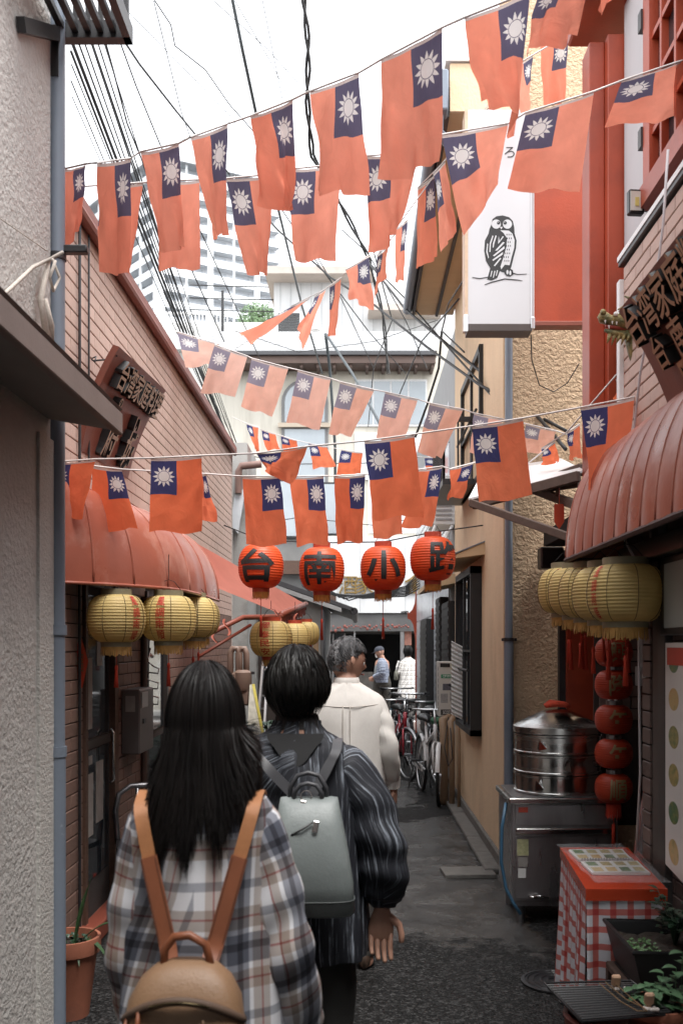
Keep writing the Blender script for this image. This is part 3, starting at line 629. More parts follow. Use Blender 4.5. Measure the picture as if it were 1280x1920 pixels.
def crown(b):
    c = P(476, 574, ST)+V((0, 1.2, 0))
    for i in range(2600):
        d = V((random.gauss(0, 1), random.gauss(0, 1), random.gauss(0, 1))).normalized()*(R()**.45)
        q = c+V((d.x*.62, d.y*.62, d.z*.52))+V((noise1(d.x*5+i % 7), 0, noise1(d.z*6+i % 5)))*.06
        if noise1(q.x*9, 3)+noise1(q.z*8, 1) < -.55: continue
        a = V((random.gauss(0, 1), random.gauss(0, 1), random.gauss(0, .6))).normalized()*.05; e = d.cross(a).normalized()*.022 if d.cross(a).length > .001 else V((.02, 0, 0))
        b.add([q-a, q+e, q+a, q-e], [(0, 1, 2, 3)])
quick('crown', mat('leaf_pale', (.14, .22, .11), .6, var=.4, scale=6), tree, crown)
quick('trunk', wood_dark, tree, lambda b: (b.tube([P(475, 606, ST)+V((0, 1, 0)), P(474, 590, ST)+V((0, 1.1, 0)), P(478, 565, ST)+V((0, 1.2, 0))], [.05, .04, .015], 7), b.tube([P(474, 590, ST)+V((0, 1.1, 0)), P(462, 570, ST)+V((0, 1.2, 0))], [.03, .01], 6), b.tube([P(474, 590, ST)+V((0, 1.1, 0)), P(490, 572, ST)+V((0, 1.0, 0))], [.03, .01], 6)))

# ================================================================ the apartment tower far behind
tw = thing('apartment_tower', 'tall white apartment tower with rows of balconies in the distance', 'building', (-37, 200, 0))
A, B_, C_ = V((-37, 187, 0)), V((-59.5, 214, 0)), V((-15.9, 198, 0))
ZTOP = 92.5; FH = 3.05
tw_white = mat('tower_white', (.74, .76, .78), .7, var=.02); tw_hazed = mat('tower_hazed', (.78, .80, .83), .6, var=.06); tw_glass_hazed = mat('tower_glass_hazed', (.56, .59, .63), .3, var=.2)  # distance haze is put into the pale recess and glass colours
def face(A, B, nb, key):
    dirv = (B-A).normalized(); nrm = V((dirv.y, -dirv.x, 0)); 
    if nrm.y > 0: nrm = -nrm
    L = (B-A).length; bay = L/nb
    rot = Matrix((dirv, -nrm, V((0, 0, 1)))).transposed()
    nf = int(ZTOP/FH)
    for f in range(nf):
        z = ZTOP-(f+1)*FH
        if z < 20: break
        c = (A+B)/2
        quick('balcony_floor', tw_white, tw, lambda b: (b.obox(c+nrm*.2+V((0, 0, z)), (L, 1.8, .28), rot), b.obox(c+nrm*1.0+V((0, 0, z+.75)), (L, .12, 1.1), rot)))
        quick('recess_wall', tw_hazed, tw, lambda b: b.obox(c-nrm*.9+V((0, 0, z+1.5)), (L, .2, FH), rot))
        def wins(b):
            for k in range(nb):
                p = A+dirv*(bay*(k+.5)); b.obox(p-nrm*.75+V((0, 0, z+1.75)), (bay*.6, .12, 1.7), rot)
        quick('window_band', tw_glass_hazed, tw, wins, kind='stuff')
    for k in range(nb+1):
        quick('pillar', tw_white, tw, lambda b: b.obox(A+dirv*(bay*k)+nrm*.95+V((0, 0, ZTOP/2+10)), (1.1 if k % 2 == 0 else .35, .5, ZTOP-20), rot))
    quick('roof_slab', tw_white, tw, lambda b: b.obox((A+B)/2+nrm*.3+V((0, 0, ZTOP+.3)), (L+1, 3.4, .7), rot))
face(A, B_, 6, 'l'); face(A, C_, 5, 'r')
quick('core', tw_white, tw, lambda b: b.poly([A+V((0, 2.4, 0)), C_+V((-2, 2.4, 0)), V((-30, 230, 0)), B_+V((2, 2, 0))], (0, 0, ZTOP)))
quick('roof_house', tw_hazed, tw, lambda b: b.box(-44, -30, 198, 208, ZTOP, ZTOP+5))

# ================================================================ lean-to house and grey house beyond the brick shop
lh = thing('leanto_house', 'low grey house with dark sloping lean-to roof past the brick shop', 'house', (-1.6, 15, 0))
def sp(px, py, d): return PD(px, py, d)
quick('wall', plaster_grey, lh, lambda b: b.box(-3.2, -.50, 13.6, 18.5, 0, 2.25))
quick('roof', roof_dark, lh, lambda b: b.poly([sp(455, 1064, 13.4), sp(662, 1139, 13.4), sp(662, 1146, 13.4), sp(455, 1074, 13.4)], (0, 5.1, 0)))
quick('roof_verge', mat('verge_pale', (.30, .30, .30), .6, var=.2), lh, lambda b: b.poly([sp(455, 1075, 13.4), sp(640, 1140, 13.4), sp(640, 1148, 13.4), sp(455, 1084, 13.4)], (0, .05, 0)))
quick('gutter', dark_metal, lh, lambda b: b.tube([sp(664, 1146, 13.4), sp(664, 1146, 13.4)+V((0, 5.1, 0))], .05, 8), 40)
quick('door', door_dark, lh, lambda b: b.box(-.505, -.49, 13.9, 14.9, 0, 1.95))
w_ = quick('front_opening', door_dark, lh, lambda b: b.box(-1.35, -.62, 13.57, 13.6, .0, 1.98))
quick('pane', window_dark, w_, lambda b: b.box(-1.28, -1.0, 13.55, 13.57, .9, 1.9))
quick('pane', window_dark, w_, lambda b: b.box(-.96, -.68, 13.55, 13.57, .9, 1.9))
quick('poster', mat('poster_tan', (.22, .14, .08), .6, var=.5, scale=6), lh, lambda b: b.box(-.60, -.53, 13.57, 13.595, 1.35, 1.75))
quick('downpipe', steel_dull, lh, lambda b: b.tube([(-.47, 13.55, 0), (-.47, 13.55, 2.1)], .03, 8), 40)
gh = thing('grey_house', 'weathered grey house with dark beams standing behind the lean-to roof', 'house', (-2.5, 20, 0))
quick('wall', plaster_grey, gh, lambda b: b.box(-4.5, -1.35, 12.2, 13.3, 0, 4.1))
quick('wall', mat('plaster_dim', (.20, .20, .195), .9, var=.2, scale=3, bump=.3), gh, lambda b: b.box(-4.2, -.6, 18.8, 19.4, 0, 4.4))
quick('beam', wood_dark, gh, lambda b: (b.box(-1.9, -.3, 18.6, 18.78, 2.95, 3.2), b.box(-1.9, -.4, 18.65, 18.78, 2.35, 2.6)))
quick('duct', mat('duct_white', (.62, .66, .70), .4), gh, lambda b: (b.poly([PD(446, 1000, 12.1), PD(432, 985, 12.1), PD(440, 925, 12.1), PD(460, 915, 12.1)], (0, .06, 0))))
quick('bent_pipe', mat('pipe_rust', (.20, .12, .10), .5), gh, lambda b: b.tube([PD(447, 925, 12.1), PD(447, 885, 12.1), PD(452, 874, 12.1), PD(490, 870, 12.1)], .045, 10), 40)
for k, (x0, x1, y0, y1) in enumerate(((455, 500, 905, 1000), (520, 575, 900, 1010), (590, 640, 905, 1005))):
    w_ = quick('window', dark_metal, gh, lambda b: b.box(P(x0, 0, F/18.8).x, P(x1, 0, F/18.8).x, 18.74, 18.8, P(0, y1, F/18.8).z, P(0, y0, F/18.8).z))
    quick('pane', window_pale, w_, lambda b: b.box(P(x0+4, 0, F/18.8).x, P(x1-4, 0, F/18.8).x, 18.72, 18.74, P(0, y1-4, F/18.8).z, P(0, y0+4, F/18.8).z))

# ================================================================ tiled house and red gate post beyond the stucco building
th = thing('tiled_house', 'narrow house with pale square tiles and black shutters past stucco building', 'house', (2, 14, 0))
quick('wall', mat('joint_grey', (.3, .3, .3), .8), th, lambda b: b.box(1.10, 4, YT1+.02, 18.6, 0, 5.2))
tile_m = mat('tile_white', (.55, .57, .60), .25, var=.05, rnd=.06)
for r in range(9):
    for k in range(10): quick('tile', tile_m, th, lambda b: b.box(1.085, 1.10, 11.9+k*.66, 12.545+k*.66, .05+r*.5, .535+r*.5, .004))
for (y0, y1, z0, z1) in ((10.75, 11.6, 1.0, 2.1), (14.2, 15.6, .3, 2.0), (11.9, 12.5, .2, 2.2)):
    s_ = quick('shutter', blackwood, th, lambda b: b.box(.98, 1.083, y0, y1, z0, z1, .005))
    for k in range(int((z1-z0)/.09)): quick('slat', blackwood, s_, lambda b: b.box(.972, .981, y0+.03, y1-.03, z0+.04+k*.09, z0+.09+k*.09))
quick('canopy', tan_soffit, th, lambda b: b.poly([(1.1, 10.7, 2.30), (.72, 10.7, 2.22), (.72, 10.7, 2.27), (1.1, 10.7, 2.42)], (0, 1.2, 0)))
a_ = thing('air_conditioner', 'white air conditioner on the tiled house wall above the lanterns', 'air conditioner', PD(835, 990, 11.2))
quick('casing', plastic_white, a_, lambda b: b.box(.82, 1.08, 11.0, 11.6, 2.95, 3.5, .01))
quick('grille', plastic_grey, a_, lambda b: [b.box(.86, 1.04, 10.985, 10.999, 3.0+k*.05, 3.02+k*.05) for k in range(4)])
quick('pipe_loop', plastic_white, a_, lambda b: b.tube([(.86, 10.95, 2.94), (.80, 10.9, 2.8), (.84, 10.9, 2.62), (.95, 10.95, 2.64), (.99, 11, 2.85), (1.05, 11, 2.94)], .02, 8), True)
gp = thing('red_gate_post', 'red lacquered gate post with a curved bracket and gold capital', 'gate post', PD(783, 1345, 18.4))
xg_ = PD(783, 0, 18.4).x; yg_ = 18.4; zb = lambda py: PD(0, py, 18.4).z
quick('post', red_paint, gp, lambda b: b.box(xg_-.045, xg_+.045, yg_-.04, yg_+.05, 0, zb(1108), .006))
def brk(b):
    o = [(-.045, zb(1150)), (-.16, zb(1150)), (-.19, zb(1146)), (-.19, zb(1160)), (-.13, zb(1163)), (-.085, zb(1172)), (-.06, zb(1188)), (-.045, zb(1200))]
    b.poly([(xg_+x, yg_-.03, z) for x, z in o], (0, .06, 0)); o = [(-.045, zb(1150)), (-.045, zb(1118)), (-.06, zb(1132)), (-.10, zb(1143)), (-.16, zb(1149.5))]
    b.poly([(xg_+x, yg_-.03, z) for x, z in o], (0, .06, 0))
quick('bracket', red_paint, gp, brk)
quick('capital', mat('gold_cap', (.55, .32, .08), .4, .4), gp, lambda b: [b.box(xg_-.10-.02*(k % 2), xg_+.10+.02*(k % 2), yg_-.1, yg_+.1, zb(1108)+k*.06, zb(1108)+k*.06+.045, .005) for k in range(4)])
quick('lamp', mat('lamp_body', (.03, .03, .03), .4), gp, lambda b: (b.lathe([(.0, .06), (.05, .05), (.07, 0), (.06, -.005), (0, .01)], 12, (xg_-.26, yg_-.05, zb(1152))), b.tube([(xg_-.26, yg_-.05, zb(1152)+.05), (xg_-.18, yg_-.02, zb(1147))], .012, 6)), True)
# ================================================================ flags
def flag_mat(name, redA, redB, navy, white, thin):
    m, t, b = nodes(name); L = t.links.new
    for n in list(t.nodes): t.nodes.remove(n)
    def mth(op, a, b=None, c=None):
        n = t.nodes.new('ShaderNodeMath'); n.operation = op
        for i, x in enumerate((a, b, c)):
            if x is None: continue
            if isinstance(x, (int, float)): n.inputs[i].default_value = x
            else: L(x, n.inputs[i])
        return n.outputs[0]
    uv = t.nodes.new('ShaderNodeUVMap'); uv.uv_map = 'UV'
    sp_ = t.nodes.new('ShaderNodeSeparateXYZ'); L(uv.outputs[0], sp_.inputs[0]); u, v = sp_.outputs[0], sp_.outputs[1]     # u across from the hoist side, v down from the cord
    canton = mth('MULTIPLY', mth('LESS_THAN', u, .5), mth('LESS_THAN', v, .49))
    x = mth('MULTIPLY', mth('SUBTRACT', u, .25), .30); y = mth('MULTIPLY', mth('SUBTRACT', v, .245), .44)
    r = mth('SQRT', mth('ADD', mth('MULTIPLY', x, x), mth('MULTIPLY', y, y)))
    ang = mth('ARCTAN2', x, y)
    sec = mth('ABSOLUTE', mth('SUBTRACT', mth('FRACT', mth('ADD', mth('DIVIDE', ang, 2*PI/12), .5)), .5))           # 0 at a ray's middle, .5 between rays
    ray = mth('MULTIPLY', mth('GREATER_THAN', r, .0345), mth('LESS_THAN', sec, mth('MULTIPLY', mth('SUBTRACT', .064, r), .5/.030)))
    sunm = mth('MAXIMUM', mth('LESS_THAN', r, .0315), ray)
    n1 = t.nodes.new('ShaderNodeTexNoise'); n1.inputs['Scale'].default_value = 3.0; n1.inputs['Detail'].default_value = 5; L(uv.outputs[0], n1.inputs['Vector'])
    oi = t.nodes.new('ShaderNodeObjectInfo')
    red = t.nodes.new('ShaderNodeMix'); red.data_type = 'RGBA'; red.inputs['A'].default_value = c4(redA); red.inputs['B'].default_value = c4(redB); L(oi.outputs['Random'], red.inputs['Factor'])
    def mixc(f, a, bcol):
        n = t.nodes.new('ShaderNodeMix'); n.data_type = 'RGBA'; L(f, n.inputs['Factor'])
        if isinstance(a, tuple): n.inputs['A'].default_value = a
        else: L(a, n.inputs['A'])
        n.inputs['B'].default_value = bcol; return n.outputs['Result']
    col = mixc(canton, red.outputs['Result'], c4(navy)); col = mixc(mth('MULTIPLY', sunm, canton), col, c4(white))
    col_hem = mixc(mth('LESS_THAN', v, .03), col, (.62, .55, .52, 1))
    h = t.nodes.new('ShaderNodeHueSaturation'); L(col_hem, h.inputs['Color']); mr = t.nodes.new('ShaderNodeMapRange'); L(n1.outputs['Fac'], mr.inputs['Value']); mr.inputs['To Min'].default_value = .78; mr.inputs['To Max'].default_value = 1.2; L(mr.outputs[0], h.inputs['Value'])
    wv = t.nodes.new('ShaderNodeTexNoise'); wv.inputs['Scale'].default_value = 5; wv.inputs['Detail'].default_value = 5; wv.inputs['Distortion'].default_value = .8; L(uv.outputs[0], wv.inputs['Vector'])
    bp = t.nodes.new('ShaderNodeBump'); bp.inputs['Strength'].default_value = .55; bp.inputs['Distance'].default_value = .012; L(wv.outputs['Fac'], bp.inputs['Height'])
    df = t.nodes.new('ShaderNodeBsdfDiffuse'); tl = t.nodes.new('ShaderNodeBsdfTranslucent')
    for q in (df, tl): L(h.outputs[0], q.inputs['Color']); L(bp.outputs[0], q.inputs['Normal'])
    ms = t.nodes.new('ShaderNodeMixShader'); ms.inputs[0].default_value = thin; L(df.outputs[0], ms.inputs[1]); L(tl.outputs[0], ms.inputs[2])
    out = t.nodes.new('ShaderNodeOutputMaterial'); L(ms.outputs[0], out.inputs['Surface'])
    return m
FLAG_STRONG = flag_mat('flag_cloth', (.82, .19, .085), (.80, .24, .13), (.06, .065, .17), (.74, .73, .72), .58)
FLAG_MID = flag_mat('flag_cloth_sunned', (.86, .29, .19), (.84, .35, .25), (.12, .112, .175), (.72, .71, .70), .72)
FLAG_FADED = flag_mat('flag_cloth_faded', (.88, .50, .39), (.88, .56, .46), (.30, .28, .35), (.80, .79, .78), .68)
cord_m = mat('cord_white', (.62, .58, .56), .8)
FLAG_W = .30
def bunting(name_label, flags, sL, sR, ends, xr, cloth=None):
    """a cord with cloth flags: corners from the photograph, distance along the cord from the walls it is tied to"""
    (xa, xb) = xr
    def s_at(x): return sL+(sR-sL)*(x-xa)/(xb-xa)
    root = thing('flag_bunting', name_label, 'bunting', P(flags[0][0], flags[0][1], s_at(flags[0][0])), 'strings of flags over the alley')
    cord = [P(ends[0][0], ends[0][1], s_at(ends[0][0]))]
    for i, fl in enumerate(flags):
        c8 = fl[:8]; side = fl[8]; wave = fl[9] if len(fl) > 9 else .02
        s0 = s_at((c8[0]+c8[2])/2)
        wpx = math.hypot(c8[2]-c8[0], c8[3]-c8[1])/s0
        dep = math.sqrt(max(0, FLAG_W**2-wpx**2))*.5; sg = 1 if i % 2 else -1
        dep = min(dep, .12)
        def corner(px, py, dd, s0=s0): q = P(px, py, s0); k = (q.y+dd)/q.y; return V((q.x*k, q.y*k, HC+(q.z-HC)*k))
        TL, TR = corner(c8[0], c8[1], -sg*dep), corner(c8[2], c8[3], sg*dep)
        BR, BL = corner(c8[4], c8[5], sg*dep*1.2+.05), corner(c8[6], c8[7], -sg*dep*.8-.05)
        nrm = (TR-TL).cross(BL-TL).normalized(); ph = R()*6
        def fn(u, v):
            top = TL.lerp(TR, u); bot = BL.lerp(BR, u); q = top.lerp(bot, v)
            a = wave*(v**1.1)
            q = q+nrm*(a*math.sin(u*5.0+ph+v*1.6)+a*.5*math.sin(u*11+v*3+ph*2)+.35*a*math.sin(u*19-v*5+ph*3)+.0035*math.sin(v*13+u*6+ph)*math.sin(u*8+ph*2))
            q.z += -.012*math.sin(u*PI)*(1-v)*.5+.010*v*math.sin(u*7+ph)
            return q
        b = MB(); b.grid(fn, 14, 18)
        if side == 'R': b.uv = {k: [(1-x, y) for x, y in q] for k, q in b.uv.items()}
        b.obj('flag', cloth or FLAG_STRONG, root, True)
        cord += [TL+V((0, 0, .003)), TR+V((0, 0, .003))]
    cord.append(P(ends[1][0], ends[1][1], s_at(ends[1][0])))
    quick('cord', cord_m, root, lambda b: b.tube(cord, .0045, 5), True)
    return root
bunting('high string of large flags from the blue drainpipe up past the red column', [
    (118, 318, 161, 308, 150, 425, 118, 470, 'R', .01), (181, 306, 245, 297, 248, 515, 187, 513, 'R'), (264, 285, 336, 269, 340, 464, 303, 474, 'R'),
    (357, 258, 426, 233, 427, 438, 396, 448, 'R'), (470, 218, 549, 187, 550, 392, 503, 388, 'R', .04), (580, 172, 674, 136, 681, 368, 592, 352, 'R', .035),
    (715, 112, 829, 52, 827, 300, 718, 340, 'R', .025), (872, 33, 993, -15, 976, 246, 905, 190, 'R', .05), (1010, -28, 1120, -80, 1075, 60, 985, 112, 'L', .03), (1140, -90, 1240, -140, 1170, -12, 1115, 28, 'L', .02)],
    440, 570, ((92, 326), (1330, -190)), (120, 1200), FLAG_MID)
bunting('second string of large flags just below the highest one, ending at the lattice window', [
    (188, 348, 267, 343, 250, 500, 190, 505, 'L'), (290, 341, 374, 337, 370, 506, 303, 503, 'L'), (424, 335, 512, 327, 506, 514, 466, 512, 'L'),
    (540, 318, 640, 308, 628, 487, 548, 490, 'L', .015), (682, 293, 786, 285, 748, 425, 700, 478, 'L', .03), (828, 253, 952, 232, 935, 345, 868, 447, 'L', .035),
    (985, 212, 1113, 172, 1086, 357, 950, 357, 'L', .012), (1165, 152, 1290, 110, 1290, 215, 1133, 242, 'L', .02)], 402, 450, ((100, 352), (1310, 100)), (188, 1290), FLAG_MID)
bunting('string of twisted wind-blown flags running away down the alley to the left', [
    (1012, 78, 1065, 64, 1056, 190, 1018, 200, 'R'), (962, 125, 998, 104, 996, 200, 974, 215, 'R'), (893, 222, 925, 195, 940, 235, 905, 260, 'L'), (812, 326, 834, 302, 848, 430, 836, 470, 'L', .03),
    (783, 352, 814, 330, 817, 482, 780, 506, 'R', .02), (742, 428, 764, 412, 757, 525, 738, 530, 'R', .02), (706, 480, 728, 462, 720, 520, 700, 562, 'L', .02),
    (648, 506, 692, 478, 692, 588, 655, 545, 'R', .05), (618, 536, 640, 520, 626, 628, 616, 630, 'L', .02), (590, 556, 612, 541, 560, 652, 566, 612, 'L', .03), (545, 575, 580, 560, 470, 640, 450, 628, 'L', .04)],
    330, 185, ((1120, 30), (440, 655)), (1065, 545), FLAG_MID)
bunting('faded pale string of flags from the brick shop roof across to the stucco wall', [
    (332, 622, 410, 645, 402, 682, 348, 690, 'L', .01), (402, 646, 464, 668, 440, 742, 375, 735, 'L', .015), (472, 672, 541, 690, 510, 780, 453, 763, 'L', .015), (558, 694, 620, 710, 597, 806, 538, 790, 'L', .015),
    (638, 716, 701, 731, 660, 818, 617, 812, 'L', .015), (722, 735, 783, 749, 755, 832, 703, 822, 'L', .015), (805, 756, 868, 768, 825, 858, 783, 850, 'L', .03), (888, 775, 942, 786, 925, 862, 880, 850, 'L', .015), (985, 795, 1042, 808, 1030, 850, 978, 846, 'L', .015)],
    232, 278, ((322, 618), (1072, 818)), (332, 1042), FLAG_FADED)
bunting('low string of flat square-hung flags in front of the signboard and pergola', [
    (88, 868, 178, 862, 158, 972, 90, 968, 'L', .01), (283, 860, 378, 855, 380, 998, 281, 998, 'L', .008), (481, 851, 577, 838, 541, 905, 500, 886, 'L', .05), (682, 828, 777, 815, 793, 967, 699, 974, 'L', .012),
    (884, 800, 980, 785, 996, 930, 897, 944, 'L', .008), (1088, 765, 1190, 745, 1167, 908, 1103, 915, 'L', .02)], 368, 405, ((70, 870), (1300, 728)), (88, 1190))
bunting('row of flags hanging just above the four red character lanterns', [
    (172, 874, 228, 881, 256, 992, 173, 998, 'R', .012), (374, 889, 386, 889, 395, 976, 378, 979, 'R', .03), (454, 894, 525, 893, 537, 1022, 462, 1024, 'R', .01), (542, 894, 607, 893, 613, 1020, 556, 1023, 'R', .01), (627, 893, 684, 890, 683, 1016, 631, 1018, 'R', .01),
    (692, 891, 752, 889, 755, 1003, 700, 1012, 'R', .01), (785, 881, 829, 875, 811, 986, 756, 990, 'R', .015), (843, 880, 888, 868, 862, 932, 840, 936, 'R', .02)], 362, 285, ((118, 868), (972, 846)), (172, 888))
bunting('distant string of small bright orange flags near the arched window', [
    (462, 794, 484, 801, 488, 846, 474, 842, 'L', .03), (490, 806, 516, 814, 525, 842, 497, 845, 'L', .02), (527, 817, 556, 826, 562, 850, 530, 848, 'L', .02), (578, 831, 612, 838, 628, 875, 588, 878, 'L', .02), (640, 843, 680, 849, 676, 888, 628, 892, 'L', .02), (796, 858, 830, 856, 838, 885, 800, 890, 'L', .02)],
    150, 150, ((436, 782), (980, 842)), (462, 830))
bunting('short string of folded flags slung from the dragon to the pergola', [
    (1155, 714, 1186, 668, 1192, 748, 1160, 748, 'L', .03), (1062, 812, 1086, 796, 1092, 858, 1066, 862, 'L', .02), (1015, 842, 1040, 830, 1048, 866, 1022, 870, 'L', .02)], 385, 310, ((1196, 655), (985, 872)), (1186, 1015))
# ================================================================ overhead cables
def cable(pts, r, label, m=cable_black, sag=0.0, cat='cable', group='overhead cables', tw=0):
    q = [P(*p) for p in pts]; out = []; r *= 1.55 if r < .012 else 1.1
    n = 10 if len(q) == 2 else 5
    for i in range(len(q)-1):
        for k in range(n):
            u = k/n; z = q[i].lerp(q[i+1], u); z.z -= sag*math.sin(PI*u); out.append(z)
    out.append(q[-1])
    b = MB()
    if tw:
        for ph in (0, PI):
            b.tube([p+V((math.cos(i*.9+ph), 0, math.sin(i*.9+ph)))*tw for i, p in enumerate(out)], r, 5)
    else: b.tube(out, r, 5)
    o = b.obj('overhead_cable', m, None, True, loc=q[0]); tag(o, label, cat, group)
FAN = 'thin black overhead cable in the bundle above the brick shop roof'
for (x0, y0, x1, y1, r) in ((133, 40, 436, 838, .006), (134, 75, 440, 850, .011), (138, 20, 445, 870, .005), (146, 0, 450, 862, .006), (152, -20, 448, 880, .005), (134, 120, 425, 800, .004), (133, 150, 410, 790, .004), (160, -30, 470, 905, .004), (133, 95, 452, 890, .008), (142, -5, 462, 880, .0045), (135, 180, 330, 590, .003), (148, 10, 455, 900, .006)):
    cable([(x0, y0, 205), (x1, y1, 92)], r, FAN, sag=.12)
for i, (pts, r, tw) in enumerate((
    ([(190, 50, 190), (212, 130, 180), (238, 230, 170), (262, 290, 165), (420, 640, 120)], .006, 0), ([(212, 42, 190), (255, 160, 175), (300, 270, 165), (500, 700, 110)], .005, 0),
    ([(213, 46, 190), (262, 120, 175), (330, 207, 160), (365, 250, 150), (430, 326, 140)], .008, 0), ([(288, 0, 150), (340, 210, 135), (356, 255, 130)], .004, 0), ([(220, 0, 150), (430, 215, 130), (480, 280, 120)], .003, 0),
    ([(290, 0, 160), (320, 45, 155), (328, 85, 150), (385, 130, 145), (430, 195, 140), (470, 240, 135), (520, 300, 130)], .005, 0), ([(400, 0, 150), (500, 90, 140), (580, 178, 130)], .003, 0), ([(440, 0, 150), (510, 120, 140), (545, 190, 130)], .003, 0), ([(492, 0, 150), (530, 190, 140)], .003, 0))):
    cable(pts, r, ['wavy black cable dropping from the window guard', 'straight black cable dropping from the window guard', 'black cable with a small clamp above the high flags', 'thin steep cable crossing the white sky', 'hair-thin cable slanting across the white sky', 'kinked black cable wandering over the white sky', 'hair-thin pair cable high over the alley centre', 'second hair-thin cable high over the alley centre', 'steep hair-thin cable beside the thick grey one'][i])
cable([(432, -20, 190), (455, 95, 185), (480, 212, 175), (520, 385, 150), (565, 570, 110), (604, 700, 90)], .016, 'thick grey power cable falling steeply past the flags to the far house', cable_grey)
cable([(568, -20, 210), (578, 90, 205), (576, 190, 200), (585, 290, 190), (640, 385, 170), (690, 480, 150), (718, 590, 130), (728, 700, 110)], .009, 'twisted pair of black cables hanging down over the alley', tw=.018)
cable([(430, 330, 140), (520, 430, 150), (620, 520, 160), (700, 570, 175), (800, 650, 200), (900, 722, 235), (1062, 808, 275)], .008, 'long black cable sagging down to the pergola corner')
cable([(690, 490, 150), (760, 580, 175), (880, 680, 215), (1000, 772, 262), (1060, 842, 285)], .009, 'black cable from the twisted junction down across the stucco wall')
cable([(690, 490, 150), (760, 560, 165), (830, 640, 200), (920, 740, 240), (940, 790, 255)], .006, 'black cable slanting beside the stucco building eave')
cable([(610, 625, 90), (618, 690, 88), (628, 840, 86), (628, 960, 84)], .03, 'bundled grey drop cable in front of the arched window', cable_grey)
cable([(612, 628, 92), (660, 700, 100), (712, 795, 110), (760, 850, 120)], .025, 'thick grey cable slanting over the cream facade', cable_grey)
cable([(828, 620, 180), (822, 690, 178), (800, 760, 176), (778, 820, 174)], .012, 'black cable drop tied below the stucco building soffit')
cable([(872, 520, 230), (840, 570, 200), (828, 620, 180), (870, 660, 230)], .005, 'loop of thin cable under the owl sign')
for i, (pts, r) in enumerate((([(520, 380, 150), (600, 500, 140), (690, 620, 130), (760, 700, 120)], .005), ([(480, 300, 150), (560, 420, 140), (640, 560, 120), (700, 690, 100)], .005), ([(700, 470, 150), (735, 600, 130), (700, 690, 110), (690, 800, 95)], .006),
    ([(640, 430, 150), (690, 475, 150), (760, 600, 130), (800, 690, 120)], .005), ([(860, 560, 230), (790, 640, 180), (740, 760, 140), (720, 860, 110)], .005), ([(440, 620, 110), (560, 660, 105), (700, 640, 105), (820, 600, 120)], .004), ([(440, 850, 100), (560, 870, 100), (700, 868, 100), (830, 850, 105)], .006), ([(440, 990, 110), (560, 970, 105), (700, 985, 105), (850, 960, 120)], .005))):
    cable(pts, r, ['black cable slanting past the arched window', 'second black cable slanting past the arched window', 'black cable looping down the cream facade', 'black cable leaving the twisted junction to the right', 'black cable falling from the owl sign to the street end', 'slack wire strung level below the white parapet', 'slack wire strung level behind the small orange flags', 'slack wire strung level behind the flags over the lanterns'][i])
for k, y in enumerate((536, 560, 582)): cable([(355, y-2, 75), (600, y+2, 75), (815, y, 75)], .010, ['topmost', 'middle', 'lowest'][k]+' of the three level wires in front of the far roofs', sag=.02)
for k in range(7):
    x0 = 560+k*6; cable([(x0, 1060+k*6, 110), (600+k*9, 1108+k*3, 110), (680+k*4, 1122-k*2, 110), (760, 1118-k*3, 110), (800-k, 1095-k*5, 105)], .008, 'drooping black service wire tangled in front of the white fascia', group='tangled service wires')
for k in range(8):
    a = R()*4; o = MB(); c = P(575+k*4, 1092+k*3, 112); o.tube([c+V((.13*math.cos(q*.7+a)*(.6+.4*R()), .05*math.sin(q), .13*math.sin(q*.7+a)*(.6+.4*R()))) for q in range(9)], .006, 5, closed=True)
    tag(o.obj('cable_coil', cable_black, None, True, loc=c), 'loop of spare black cable coiled above the lean-to roof', 'cable', 'coils of spare cable')
# ================================================================ lanterns
def lantern_mesh(Rr, H, n=40, rib=26, pinch=.38, ribd=.018):
    """ribbed paper lantern body round the origin"""
    b = MB(); rings = []
    m = rib*4
    for i in range(m+1):
        v = -1+2*i/m; rr = Rr*(1-abs(v)**2.6*(1-pinch)) if abs(v) < 1 else Rr*pinch
        rr = Rr*(pinch+(1-pinch)*math.sqrt(max(0, 1-abs(v)**2.3)))
        f = (i % 4)/4; rr *= 1-ribd*(1-abs(2*f-1))*2*.7
        rings.append([V((rr*math.cos(2*PI*k/n), rr*math.sin(2*PI*k/n), v*H/2)) for k in range(n)])
    b.loft(rings, False); return b
def lant_r(Rr, H, pinch, z): v = max(-1, min(1, z/(H/2))); return Rr*(pinch+(1-pinch)*math.sqrt(max(0, 1-abs(v)**2.3)))
def wrap_text(s, h, wid, Rr, H, pinch, ang, zc, m, root, name='character', off=.02, out=.004):
    vs, fs = text2d(s, 1.0, off, cuts=3)
    hh = max(y for x, y in vs)-min(y for x, y in vs); ww = max(x for x, y in vs)-min(x for x, y in vs)
    b = MB(); pts = []
    for x, y in vs:
        x = x*wid/ww; z = zc+y*h/hh; r = lant_r(Rr, H, pinch, z)+out; a = ang+x/Rr
        pts.append(V((r*math.cos(a), r*math.sin(a), z)))
    b.add(pts, fs); return b.obj(name, m, root, local=True)
